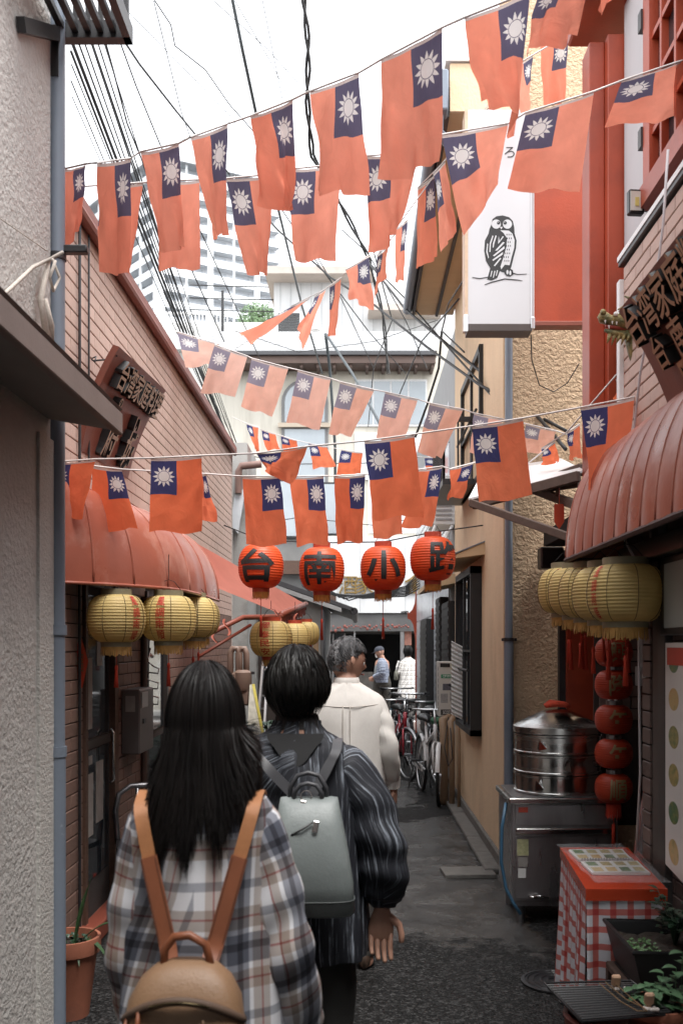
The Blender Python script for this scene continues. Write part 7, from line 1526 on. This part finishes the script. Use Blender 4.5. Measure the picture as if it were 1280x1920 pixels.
def cap_geo(b, c, k, zlow, Rm=None, rx=.074, ry=.094, rz=.112, front=.55):
    Rm = Rm or Matrix.Identity(3)
    def fn(u, v):
        az = u*2*PI; lim = 1.75 if math.cos(az) > -.2 else front+(1.75-front)*max(0, (math.cos(az)+1)/.8)**1.0*.6; ph = .01+lim*v; d = V((math.sin(ph)*math.sin(az), -math.sin(ph)*math.cos(az), math.cos(ph))); return V(c)+Rm @ V((d.x*rx*k, d.y*ry*k, d.z*rz*k))
    b.grid(fn, 40, 16, False)
quick('hair_base', HAIR1, p1, lambda b: cap_geo(b, hc1, 1.07, 0), True)
quick('hair_curtain', HAIR1, p1, lambda b: b.grid(lambda u, v: hc1+V((((u-.5)*2)*(.082+.034*v), -.088-.012*math.cos((u-.5)*PI)-.010*v+ .055*abs(u-.5)**2*4, .0-(.20-.05*abs(u-.5)*2)*v)), 24, 12, False), True)
# tan rucksack
tan_leather = mat('leather_tan', (.25, .145, .08), .5, var=.16, scale=7, bump=.25, bscale=160, col2=(.24, .135, .075), c2scale=3); strap_brown = mat('leather_brown', (.215, .068, .028), .5, var=.18, scale=10, bump=.1, bscale=150); strap_orange = mat('leather_orange', (.33, .135, .05), .6, var=.16, scale=30, bump=.2, bscale=300); brass_z = mat('zip_brass', (.60, .45, .25), .25, 1.0)
r1 = thing('rucksack', 'small tan leather rucksack with brown straps on the plaid shirt', 'rucksack', W1+V((0, -.2, .62)))
Bk = lambda x, y, z: W1+V((x, y, z))
def sack(u, v, infl=1.0):
    return None
def bag_rings(zs, n=40): return [ring(W1+V((dx, dy, z+.045)), rx, ry, n, .62) for z, rx, ry, dx, dy in zs]
quick('bag', tan_leather, r1, lambda b: b.loft(bag_rings([(.62, .118, .052, 0, -.235), (.635, .130, .062, 0, -.238), (.72, .136, .070, 0, -.238), (.82, .132, .068, 0, -.235), (.89, .120, .058, 0, -.225), (.925, .098, .048, 0, -.215), (.945, .070, .036, 0, -.208), (.955, .035, .02, 0, -.205)])), True)
zipp = [W1+V((.128*math.sin(a), -.235-.066*math.cos(a*.9), .930-.035*abs(math.sin(a))**2+.02*math.cos(a))) for a in [-1.5+3.0*k/24 for k in range(25)]]
quick('zip', brass_z, r1, lambda b: b.tube(zipp, .0045, 6), True); quick('zip_tape', mat('zip_tape', (.10, .06, .04), .7), r1, lambda b: b.tube([p+V((0, .004, 0)) for p in zipp], .009, 6), True)
quick('zip_pull', strap_brown, r1, lambda b: (b.tube([zipp[6], zipp[6]+V((0, -.012, -.03)), zipp[6]+V((.004, -.014, -.075))], [.004, .006, .007], 6)), True); quick('zip_pull', strap_brown, r1, lambda b: (b.tube([zipp[3], zipp[3]+V((-.004, -.012, -.03)), zipp[3]+V((-.006, -.012, -.09))], [.004, .006, .006], 6)), True)
quick('seam', mat('leather_seam', (.16, .09, .05), .6), r1, lambda b: b.tube([W1+V((.05, -.298, .915)), W1+V((.062, -.308, .825)), W1+V((.066, -.306, .70))], .0022, 5), True)
quick('top_handle', strap_brown, r1, lambda b: b.tube([Bk(-.052, -.205, .975), Bk(-.05, -.205, 1.02), Bk(-.028, -.205, 1.045), Bk(.005, -.205, 1.048), Bk(.04, -.205, 1.03), Bk(.055, -.205, .975)], .009, 8), True)
def strapmesh(b, pts, w_, th=.004):
    P_ = [V(p) for p in pts]; vs = []
    for _ in range(3): P_ = [P_[0]]+[q for a, c in zip(P_[:-1], P_[1:]) for q in (a.lerp(c, .25), a.lerp(c, .75))]+[P_[-1]]
    for i, p in enumerate(P_):
        t = (P_[min(i+1, len(P_)-1)]-P_[max(i-1, 0)]).normalized(); k_ = max(0, min(1, (p.z-1.23)/.07)); nrm = V((0, -1+.8*k_, .15+.9*k_)).normalized(); sd = t.cross(nrm).normalized(); n2 = sd.cross(t).normalized(); n2 = n2 if n2.dot(nrm) > 0 else -n2
        vs.append([p-sd*w_/2, p+sd*w_/2, p+sd*w_/2+n2*th, p-sd*w_/2+n2*th])
    b.loft(vs)
def back_y(x, z): # just behind the shirt's back
    rs = [(.62, .155), (.88, .145), (1.0, .137), (1.10, .126), (1.18, .117), (1.24, .106), (1.275, .094), (1.30, .084), (1.33, .07)]
    for i in range(len(rs)-1):
        if rs[i][0] <= z <= rs[i+1][0]: f = (z-rs[i][0])/(rs[i+1][0]-rs[i][0]); r = rs[i][1]+(rs[i+1][1]-rs[i][1])*f; break
    else: r = .08
    return -(r*math.sqrt(max(.12, 1-(x/.21)**2)))-.012
for s_ in (-1, 1):
    top = [(.134*s_, .05, 1.262), (.136*s_, .0, 1.306), (.134*s_, -.045, 1.300)]
    xs = lambda z: s_*(.034+(.132-.034)*((z-.95)/(1.28-.95)))
    up_ = [(xs(z), back_y(xs(z), z)-.006, z) for z in (1.278, 1.245, 1.21, 1.17)]; lo = [(xs(z), back_y(xs(z), z)-.010, z) for z in (1.185, 1.12, 1.06, 1.01)]+[(s_*.04, -.185, .975)]
    quick('shoulder_strap', strap_orange, r1, lambda b: strapmesh(b, [W1+V(p) for p in top+up_], .031), 60); quick('strap_leather', strap_brown, r1, lambda b: strapmesh(b, [W1+V(p) for p in lo], .038, .005), 60); quick('stitching', mat('stitch', (.10, .035, .018), .7), r1, lambda b: [b.tube([W1+V((p[0]+e*.016, p[1]-.006, p[2])) for p in lo], .0011, 4) for e in (-1, 1)], kind='stuff')

# ---------------------------------------------------------------- the woman in the striped blouse, grey rucksack
W2 = V((-.19, 3.12, 0)); H2 = 1.60
p2 = thing('person', 'person with short black hair in a dark striped blouse, palm turned back', 'person', W2, 'people in the alley')
hc2 = W2+V((0, .02, 1.482))
rw_ = W2+V((.266, .0, .80))
body_core(p2, W2.x, W2.y, H2, hc2, 1.0, -.10, [(W2+V((-.13, .0, 1.24)), W2+V((-.24, -.02, 1.02)), W2+V((-.25, .05, .80))), (W2+V((.13, .0, 1.24)), W2+V((.255, -.03, 1.03)), rw_)], .006,
    [(W2+V((-.25, .06, .79)), (0, .2, -1), (1, .2, 0), 1, .35), (rw_+V((.0, .0, -.01)), (-.05, .10, -1), (.15, -1, -.1), -1, [.28, .34, .40, .46], 1.02, .1)])
trousers(p2, W2.x, W2.y, H2, mat('trousers_black', (.014, .013, .012), .85), wide=1.3); shoes(p2, W2.x, W2.y, H2, mat('shoe_black', (.015, .015, .015), .5))
STR = stripes('striped_blouse', (.012, .013, .018), (.28, .31, .36), 95)
b = MB()
fold2 = lambda t, a: .010*math.sin(a*8+t*3)*(1-.6*t)+.006*math.sin(a*15-t*6)+.006*math.sin(t*26+4*math.sin(a*2))*math.exp(-((t-.6)/.3)**2)
shirt_trunk(b, W2, [(.66, .225, .160, .95, 0, 0), (.68, .228, .162, .95, 0, 0), (.80, .220, .155, .95, 0, 0), (.95, .208, .146, .92, 0, 0), (1.08, .203, .136, .9, 0, 0), (1.18, .200, .126, .88, 0, 0), (1.245, .194, .112, .88, 0, 0), (1.285, .178, .098, .89, 0, 0), (1.310, .150, .088, .92, 0, .003), (1.332, .122, .080, .96, 0, .006), (1.350, .088, .074, 1, 0, .01), (1.375, .070, .068, 1, 0, .014), (1.385, .069, .067, 1, 0, .014)], fold2)
sleeve(b, [W2+V((.08, 0, 1.270)), W2+V((.15, 0, 1.235)), W2+V((.215, -.015, 1.14)), W2+V((.255, -.03, 1.02)), W2+V((.272, -.02, .92)), W2+V((.27, .0, .845)), W2+V((.268, .0, .805))], [.045, .080, .084, .084, .082, .066, .036], .7, .007)
sleeve(b, [W2+V((-.08, 0, 1.270)), W2+V((-.15, 0, 1.235)), W2+V((-.205, -.015, 1.14)), W2+V((-.24, -.03, 1.02)), W2+V((-.25, .02, .92)), W2+V((-.25, .05, .845)), W2+V((-.248, .055, .80))], [.045, .080, .084, .084, .080, .064, .036], 2.0, .007)
b.obj('striped_blouse', STR, p2, True)
# black yoke at the back of the neck and a lace collar
def yoke(u, v):
    x = (u-.5)*2; hw = .088*(1-.35*v**2); z = 1.350-.098*v*(1-.55*abs(x)**2.2); xx = x*hw; rs = [(1.245, .112), (1.285, .098), (1.31, .088), (1.332, .080), (1.35, .074), (1.375, .068)]
    r = .11
    for i in range(len(rs)-1):
        if rs[i][0] <= z <= rs[i+1][0]: f = (z-rs[i][0])/(rs[i+1][0]-rs[i][0]); r = rs[i][1]+(rs[i+1][1]-rs[i][1])*f
    return W2+V((xx, -(r*math.sqrt(max(.1, 1-(xx/.2)**2)))-.012+.006, z))
quick('yoke', mat('jersey_black', (.012, .012, .013), .9), p2, lambda b: b.grid(yoke, 16, 12, False), True)
quick('collar', mat('lace_black', (.016, .014, .014), .8, var=.5, scale=90, bump=.8, bscale=150), p2, lambda b: b.loft([ring(W2+V((0, .016, z)), r, r*.96, 36, 1) for z, r in ((1.360, .076), (1.385, .070), (1.402, .066), (1.404, .062), (1.38, .062))], False), True)
HAIR2 = hair_mat('hair_black', (.006, .0055, .0055), (.012, .011, .010))
def short_path(c, Rm, az, ph0, phe, k, sc=1.0, lift=0.0, whorl=.15, taper=.0, n=8):
    out = []
    for i in range(n):
        t = i/(n-1); ph = ph0+(phe-ph0)*t; a = az+whorl*t; d = V((math.sin(ph)*math.sin(a), -math.sin(ph)*math.cos(a), math.cos(ph)))
        kk = k*(1-.5*t*taper)+lift*math.sin(PI*min(1, t*1.2))*.5; nape = max(0, -d.z); p = V((d.x*(.074*sc+kk)*(1-.22*nape*nape), d.y*(.094*sc+kk)*(1-.16*nape)+.012*nape*nape, d.z*(.112*sc+kk))); out.append((V(c)+Rm @ p, Rm @ d))
    return out
b = MB(); I3 = Matrix.Rotation(-.10, 3, 'Z'); rts = []
for i in range(5200):
    az = random.uniform(-PI, PI); fr_ = abs(az) > 2.3; side = abs(abs(az)-1.6) < .5
    ph0 = .03+1.35*R()**.8; lim = (1.12 if fr_ else (1.92 if side else 2.32)); phe = min(lim+.06*random.gauss(0, 1), ph0+.75+.4*R()); rts.append((hc2, I3, az+.1*random.gauss(0, 1), min(ph0, lim-.2), phe, .010+.022*R()*(1 if ph0 < 1.4 else .5), 1.0, .010, .2*random.gauss(0, 1)+.12, .5, 9))
strands(b, rts, short_path, .0034); b.obj('hair', HAIR2, p2, True, kind='stuff')
def cap_full(b, c, Rm, grow, front, side, back):
    def fn(u, v):
        az = -PI+2*PI*u; w_ = abs(az)/PI; lim = back+(side-back)*min(1, w_/.5) if w_ < .5 else side+(front-side)*min(1, (w_-.5)/.35); return short_path(c, Rm, az, .01, lim, grow*(1-.6*v*v), 1.0, 0, 0, 0, 2)[1][0] if v >= .999 else short_path(c, Rm, az, .01, max(.02, lim*v), grow*(1-.6*v*v), 1, 0, 0, 0, 2)[1][0]
    b.grid(fn, 48, 18, False)
quick('hair_base', HAIR2, p2, lambda b: cap_full(b, hc2, I3, .016, 1.05, 1.85, 2.25), True)
grey_leather = mat('leather_grey', (.155, .175, .172), .5, var=.22, scale=5, bump=.15, bscale=120, col2=(.22, .24, .235), c2scale=6, c2lo=.5, c2hi=.72); quick_seam = mat('seam_greyleather', (.07, .08, .08), .6); strap_dark = mat('strap_dark', (.045, .045, .05), .5, var=.1); 
r2 = thing('rucksack', 'soft grey-green leather rucksack with dark straps on the striped blouse', 'rucksack', W2+V((.06, -.22, .82)))
quick('bag', grey_leather, r2, lambda b: b.loft([ring(W2+V((dx, dy, z)), rx, ry, 40, .6) for z, rx, ry, dx, dy in ((.835, .112, .040, .060, -.215), (.845, .122, .052, .060, -.218), (.93, .120, .062, .058, -.222), (1.02, .110, .062, .054, -.218), (1.10, .098, .052, .05, -.205), (1.155, .088, .034, .048, -.190), (1.172, .084, .014, .048, -.182), (1.174, .07, .004, .048, -.18))]), True)
quick('zip', mat('zip_dark', (.05, .05, .05), .5), r2, lambda b: b.tube([W2+V((.0, -.262, 1.075)), W2+V((.03, -.268, 1.092)), W2+V((.062, -.262, 1.112))], .003, 5), True)
quick('seam', quick_seam, r2, lambda b: b.tube([W2+V((-.04, -.272, .86)), W2+V((-.036, -.278, .95)), W2+V((-.03, -.272, 1.05))], .0018, 5), True)
quick('base_seam', quick_seam, r2, lambda b: b.tube([p+V((0, -.001, 0)) for p in ring(W2+V((.059, -.220, .885)), .1225, .0585, 40, .6)], .0018, 5, closed=True), True)
silver = mat('tag_silver', (.62, .58, .55), .25, 1.0)
for (x, y, z) in ((.030, -.215, 1.15), (.070, -.268, 1.10)): quick('zip_pull', silver, r2, lambda b: b.obox(W2+V((x, y, z)), (.016, .004, .034), Matrix.Rotation(.2, 3, 'Y'), .003))
quick('ring', silver, r2, lambda b: b.tube([W2+V((.040+.016*math.cos(q*PI/6), -.2, 1.178+.016*math.sin(q*PI/6))) for q in range(12)], .002, 5, closed=True))
for (r_a, r_b, y) in ((.052, .085, -.19), (.040, .055, -.20)): quick('top_handle', strap_dark, r2, lambda b: b.tube([W2+V((.045-r_a*1.05, y+.01, 1.16)), W2+V((.045-r_a, y, 1.16+r_b*.5)), W2+V((.045-r_a*.6, y, 1.16+r_b*.9)), W2+V((.045, y, 1.16+r_b)), W2+V((.045+r_a*.6, y, 1.16+r_b*.9)), W2+V((.045+r_a, y, 1.16+r_b*.5)), W2+V((.045+r_a*1.05, y+.01, 1.16))], .007, 8), True)
for s_ in (-1, 1):
    xs2 = lambda z: .035+(s_*.130-.035)*((z-1.14)/(1.30-1.14))
    pts = [(s_*.128, .05, 1.30), (s_*.130, 0, 1.328), (s_*.128, -.055, 1.318)]+[(xs2(z), -(.094+.30*(1.31-z)*.7)*math.sqrt(max(.2, 1-(xs2(z)/.26)**2))-.026, z) for z in (1.295, 1.26, 1.22, 1.18, 1.145)]
    quick('shoulder_strap', strap_dark, r2, lambda b: strapmesh(b, [W2+V(p) for p in pts], .030, .006), 60)

# ---------------------------------------------------------------- the man in the cream shirt
W3 = V((-.055, 5.05, 0)); H3 = 1.68
p3 = thing('person', 'person with short grey hair in a cream shirt, head turned to the right', 'person', W3, 'people in the alley')
hc3 = W3+V((.0, .03, 1.540)); YAW3 = -1.12
wr3 = W3+V((.240, .05, .90))
body_core(p3, W3.x, W3.y, H3, hc3, 1.02, YAW3, [(W3+V((-.14, .0, 1.31)), W3+V((-.225, -.03, 1.10)), W3+V((-.225, .06, .88))), (W3+V((.14, .0, 1.31)), W3+V((.215, -.05, 1.12)), wr3)], .006,
    [(W3+V((-.225, .07, .87)), (0, .2, -1), (1, .2, 0), 1, .4), (wr3+V((.0, .005, -.01)), (.02, .2, -1), (-1, .25, .05), -1, 1.15, 1.05, .6)], pitch=-.12)
trousers(p3, W3.x, W3.y, H3, mat('chino_dark', (.05, .045, .04), .85)); shoes(p3, W3.x, W3.y, H3, mat('shoe_brown', (.05, .03, .02), .5))
CREAM = mat('cream_shirt', (.64, .61, .57), .85, var=.05, scale=20, bump=.10, bscale=70)
b = MB()
fold3 = lambda t, a: .006*math.sin(a*6+t*5)*(1-t)+.0045*math.sin(t*17+5*math.sin(a*1.5+.5)+a*2)*(.3+.7*math.sin(a*2+t*6)**2)+.002*math.sin(a*13-t*21)
shirt_trunk(b, W3, [(.78, .225, .150, .92, 0, 0), (.80, .227, .152, .92, 0, 0), (.95, .220, .146, .92, 0, 0), (1.10, .220, .140, .9, 0, 0), (1.22, .226, .132, .88, 0, 0), (1.30, .226, .120, .86, 0, 0), (1.345, .212, .106, .86, 0, 0), (1.375, .180, .094, .9, 0, .003), (1.400, .135, .086, .95, 0, .006), (1.418, .095, .078, 1, 0, .01), (1.432, .075, .072, 1, 0, .014)], fold3)
sleeve(b, [W3+V((.085, 0, 1.345)), W3+V((.155, 0, 1.315)), W3+V((.205, -.02, 1.22)), W3+V((.238, -.05, 1.10)), W3+V((.256, .01, .99)), W3+V((.254, .055, .925))], [.05, .070, .066, .062, .055, .044], .4, .0045)
sleeve(b, [W3+V((-.085, 0, 1.345)), W3+V((-.155, 0, 1.315)), W3+V((-.21, -.02, 1.22)), W3+V((-.25, -.05, 1.10)), W3+V((-.26, .01, .98)), W3+V((-.255, .055, .90))], [.05, .070, .066, .062, .055, .044], 1.9, .0045)
b.obj('shirt', CREAM, p3, True)
quick('cuff', CREAM, p3, lambda b: b.loft(limb_rings([W3+V((.264, .052, .945)), W3+V((.262, .062, .895))], [.050, .047], 28, 4), False), True)
quick('stand_collar', CREAM, p3, lambda b: b.loft([ring(W3+V((0, .014, z)), r, r*.96, 40, 1) for z, r in ((1.418, .080), (1.438, .0745), (1.456, .070), (1.457, .066), (1.43, .066))], False), True)
seam_m = mat('cream_seam', (.46, .42, .38), .9)
def on_back(W, x, z, prof, off=.004):
    for i in range(len(prof)-1):
        if prof[i][0] <= z <= prof[i+1][0]: f = (z-prof[i][0])/(prof[i+1][0]-prof[i][0]); r = prof[i][1]+(prof[i+1][1]-prof[i][1])*f; rx = prof[i][2]+(prof[i+1][2]-prof[i][2])*f; break
    else: r, rx = .1, .2
    return W+V((x, -r*max(.05, 1-abs(x/rx)**2.2)**.48-off, z))
prof3 = [(.78, .150, .225), (1.10, .140, .22), (1.22, .132, .226), (1.30, .120, .226), (1.345, .106, .212), (1.375, .094, .18), (1.40, .086, .135), (1.418, .078, .095)]
quick('yoke_seam', seam_m, p3, lambda b: b.tube([on_back(W3, -.18+.36*k/20, 1.325-.012*math.sin(PI*k/20), prof3, .005) for k in range(21)], .0022, 5), True)
quick('back_pleat', seam_m, p3, lambda b: (b.tube([on_back(W3, -.02, 1.32-.03*k, prof3, .006) for k in range(16)], .0025, 5), b.tube([on_back(W3, .02, 1.32-.03*k, prof3, .006) for k in range(16)], .0025, 5)), True)
HAIR3 = hair_mat('hair_grey', (.045, .045, .048), (.26, .26, .265))
b = MB(); R3 = Matrix.Rotation(YAW3, 3, 'Z') @ Matrix.Rotation(-.12, 3, 'X'); rts = []
for i in range(4200):
    az = random.uniform(-PI, PI); w_ = abs(az)/PI; lim = 2.05 if w_ < .42 else (1.62 if w_ < .58 else 1.0); ph0 = .02+(lim-.05)*R()**.75
    if .38 < w_ < .60 and ph0 > 1.35: continue
    ln = .26 if ph0 < 1.0 else .15; kk = .008+(.012*R() if ph0 < 1.1 else .003*R()); rts.append((hc3, R3, az, ph0, ph0+ln*(.5+.4*R()), kk*.8, 1.02, .003, .05*random.gauss(0, 1)+.05, .2, 4))
strands(b, rts, short_path, .0030); b.obj('hair', HAIR3, p3, True, kind='stuff')
quick('hair_base', mat('scalp_grey', (.055, .05, .048), .7, var=.3, scale=60), p3, lambda b: cap_full(b, hc3, R3, .0075, .95, 1.45, 2.0), True)

# ---------------------------------------------------------------- two people in the street beyond
W4 = V((PD(716, 0, 21.0).x, 21.0, 0)); H4 = 1.60
p4 = thing('person', 'person in dark cap and face mask, checked blue shirt, facing left', 'person', W4, 'people in the street')
hc4 = W4+V((-.05, -.0, 1.475)); Y4 = PI/2-.15
def turn(W, yaw, p): c, s_ = math.cos(yaw), math.sin(yaw); return W+V((p[0]*c-p[1]*s_, p[0]*s_+p[1]*c, p[2]))
T4 = lambda x, y, z: turn(W4, Y4, (x, y, z))
body_core(p4, W4.x, W4.y, H4, hc4, 1.0, Y4, [(T4(-.13, 0, 1.24), T4(-.22, -.03, 1.05), T4(-.16, .16, .95)), (T4(.13, 0, 1.24), T4(.22, -.03, 1.05), T4(.16, .16, .95))], .010,
    [(T4(-.16, .165, .945), tuple(T4(.3, 1, -.5)-W4), tuple(T4(1, 0, -.2)-W4), 1, .6), (T4(.16, .165, .945), tuple(T4(-.3, 1, -.5)-W4), tuple(T4(-1, 0, -.2)-W4), -1, .6)], pitch=-.25)
trousers(p4, W4.x, W4.y, H4, mat('trousers_olive', (.035, .032, .026), .85), top=.62); shoes(p4, W4.x, W4.y, H4, mat('shoe_black', (.015, .015, .015), .5))
CHK = plaid('blue_check', .07, [(0, (.55, .58, .64)), (.35, (.30, .34, .42)), (.5, (.62, .64, .68)), (.8, (.25, .28, .36))], .85)
b = MB(); cloth_loft(b, [[turn(W4, Y4, (p.x, p.y, p.z)) for p in ring(V((0, dy, z)), rx, ry, 40, .92)] for z, rx, ry, dy in ((.84, .165, .15, 0), (.95, .175, .155, .01), (1.1, .19, .145, 0), (1.22, .20, .125, -.01), (1.28, .175, .10, -.01), (1.32, .10, .08, 0), (1.35, .068, .066, .01))], fold=lambda t, a: .006*math.sin(a*7+t*9))
sleeve(b, [T4(.155, 0, 1.25), T4(.215, -.03, 1.12), T4(.225, -.03, 1.03), T4(.16, .15, .955)], [.08, .072, .066, .05], 1, .008); sleeve(b, [T4(-.155, 0, 1.25), T4(-.215, -.03, 1.12), T4(-.225, -.03, 1.03), T4(-.16, .15, .955)], [.08, .072, .066, .05], 2, .008); b.obj('checked_shirt', CHK, p4, True)
R4 = Matrix.Rotation(Y4, 3, 'Z') @ Matrix.Rotation(-.25, 3, 'X'); Q4 = lambda x, y, z: hc4+R4 @ V((x, y, z))
cap_m4 = mat('cap_navy', (.035, .04, .055), .8, var=.15, scale=40)
quick('cap', cap_m4, p4, lambda b: (b.loft([[Q4(.084*k*math.cos(a), .103*k*math.sin(a), z) for a in [2*PI*q/28 for q in range(28)]] for z, k in ((.028, 1.02), (.06, 1.0), (.09, .86), (.112, .6), (.124, .25), (.126, .02))], False), b.grid(lambda u, v: Q4(.078*math.cos(PI*u)*(1-.12*v), .075*math.sin(PI*u)+.095*v*math.sin(PI*u)+.02, .036-.02*v*math.sin(PI*u)+.0), 16, 4, False), b.grid(lambda u, v: Q4(.078*math.cos(PI*u)*(1-.12*v), .075*math.sin(PI*u)+.095*v*math.sin(PI*u)+.02, .031-.02*v*math.sin(PI*u)), 16, 4, False)), True)
quick('face_mask', mat('mask_white', (.75, .75, .74), .8), p4, lambda b: b.grid(lambda u, v: Q4(.070*math.sin((u-.5)*2.2), .074+.034*math.cos((u-.5)*2.4)-.01*abs(v-.5), -.02-.075*v), 12, 8, False), True)
quick('backpack_strap', strap_dark, p4, lambda b: b.tube([T4(.12, .10, 1.10), T4(.12, .09, 1.25), T4(.115, 0, 1.325), T4(.12, -.11, 1.24), T4(.13, -.15, 1.05)], .016, 6), True)
quick('waistcoat', mat('vest_grey', (.15, .16, .17), .8), p4, lambda b: b.loft([[turn(W4, Y4, (p.x, p.y, p.z)) for p in ring(V((0, .03, z)), rx, ry, 32, .92)] for z, rx, ry in ((.93, .16, .145), (1.05, .165, .14), (1.18, .165, .12), (1.22, .13, .09))], False), True)
W5 = V((PD(765, 0, 21.8).x, 21.8, 0)); H5 = 1.60
p5 = thing('person', 'person with dark bobbed hair in a pale checked coat by the red gate post', 'person', W5, 'people in the street')
hc5 = W5+V((0, .01, 1.48)); body_core(p5, W5.x, W5.y, H5, hc5, 1.0, -.4, [(W5+V((-.13, 0, 1.24)), W5+V((-.2, -.02, 1.05)), W5+V((-.14, .15, .95))), (W5+V((.13, 0, 1.24)), W5+V((.2, -.02, 1.05)), W5+V((.14, .15, .95)))], .010,
    [(W5+V((-.14, .155, .945)), (.3, 1, -.4), (1, 0, 0), 1, .6), (W5+V((.14, .155, .945)), (-.3, 1, -.4), (-1, 0, 0), -1, .6)])
trousers(p5, W5.x, W5.y, H5, mat('trousers_grey', (.22, .21, .20), .85)); shoes(p5, W5.x, W5.y, H5, mat('shoe_black', (.015, .015, .015), .5))
CHW = plaid('pale_check', .10, [(0, (.92, .91, .89)), (.42, (.35, .34, .34)), (.55, (.9, .89, .87)), (.8, (.45, .44, .43)), (.88, (.92, .91, .89))], .85)
b = MB(); cloth_loft(b, [ring(W5+V((0, 0, z)), rx, ry, 40, .92) for z, rx, ry in ((.42, .25, .20), (.6, .225, .18), (.85, .195, .155), (1.05, .19, .14), (1.2, .195, .125), (1.28, .175, .10), (1.32, .10, .08), (1.355, .066, .066))], fold=lambda t, a: .010*math.sin(a*7+t*5)*(1-t))
sleeve(b, [W5+V((.15, 0, 1.25)), W5+V((.2, -.02, 1.12)), W5+V((.205, -.02, 1.04)), W5+V((.145, .14, .955))], [.08, .072, .066, .05], 1, .008); sleeve(b, [W5+V((-.15, 0, 1.25)), W5+V((-.2, -.02, 1.12)), W5+V((-.205, -.02, 1.04)), W5+V((-.145, .14, .955))], [.08, .072, .066, .05], 2, .008); b.obj('checked_coat', CHW, p5, True)
b = MB(); I5 = Matrix.Rotation(-.4, 3, 'Z'); rts = [(hc5, I5, random.uniform(-2.1, 2.1), .03+.9*R(), 2.35+.1*random.gauss(0, 1), .012+.02*R(), 1, .008, .1*random.gauss(0, 1), 0, 9) for i in range(900)]
strands(b, rts, short_path, .008); b.obj('hair', HAIR2, p5, True, kind='stuff'); quick('hair_base', HAIR2, p5, lambda b: cap_full(b, hc5, I5, .016, 1.0, 2.2, 2.35), True)
hb_ = thing('shoulder_bag', 'olive shoulder bag hanging at the hip of the checked coat', 'bag', W5+V((-.26, 0, .95)))
quick('bag', mat('bag_olive', (.10, .10, .08), .6), hb_, lambda b: b.loft([ring(W5+V((-.265, 0, z)), rx, ry, 24, .7) for z, rx, ry in ((.86, .03, .12), (.88, .05, .15), (1.0, .045, .14), (1.07, .02, .11))]), True); quick('strap', strap_dark, hb_, lambda b: b.tube([W5+V((-.25, -.1, 1.05)), W5+V((-.19, -.08, 1.25)), W5+V((-.13, 0, 1.325)), W5+V((-.19, .08, 1.22)), W5+V((-.25, .1, 1.05))], .010, 6), True)

# slimmer build for the woman in plaid
for ch_ in p1.children: ch_.scale.x = .86
r1.scale.x = .9
for ch_ in p3.children:
    if not ch_.name.startswith(('hair', 'eye', 'iris', 'lips', 'body')): ch_.scale.x = .88
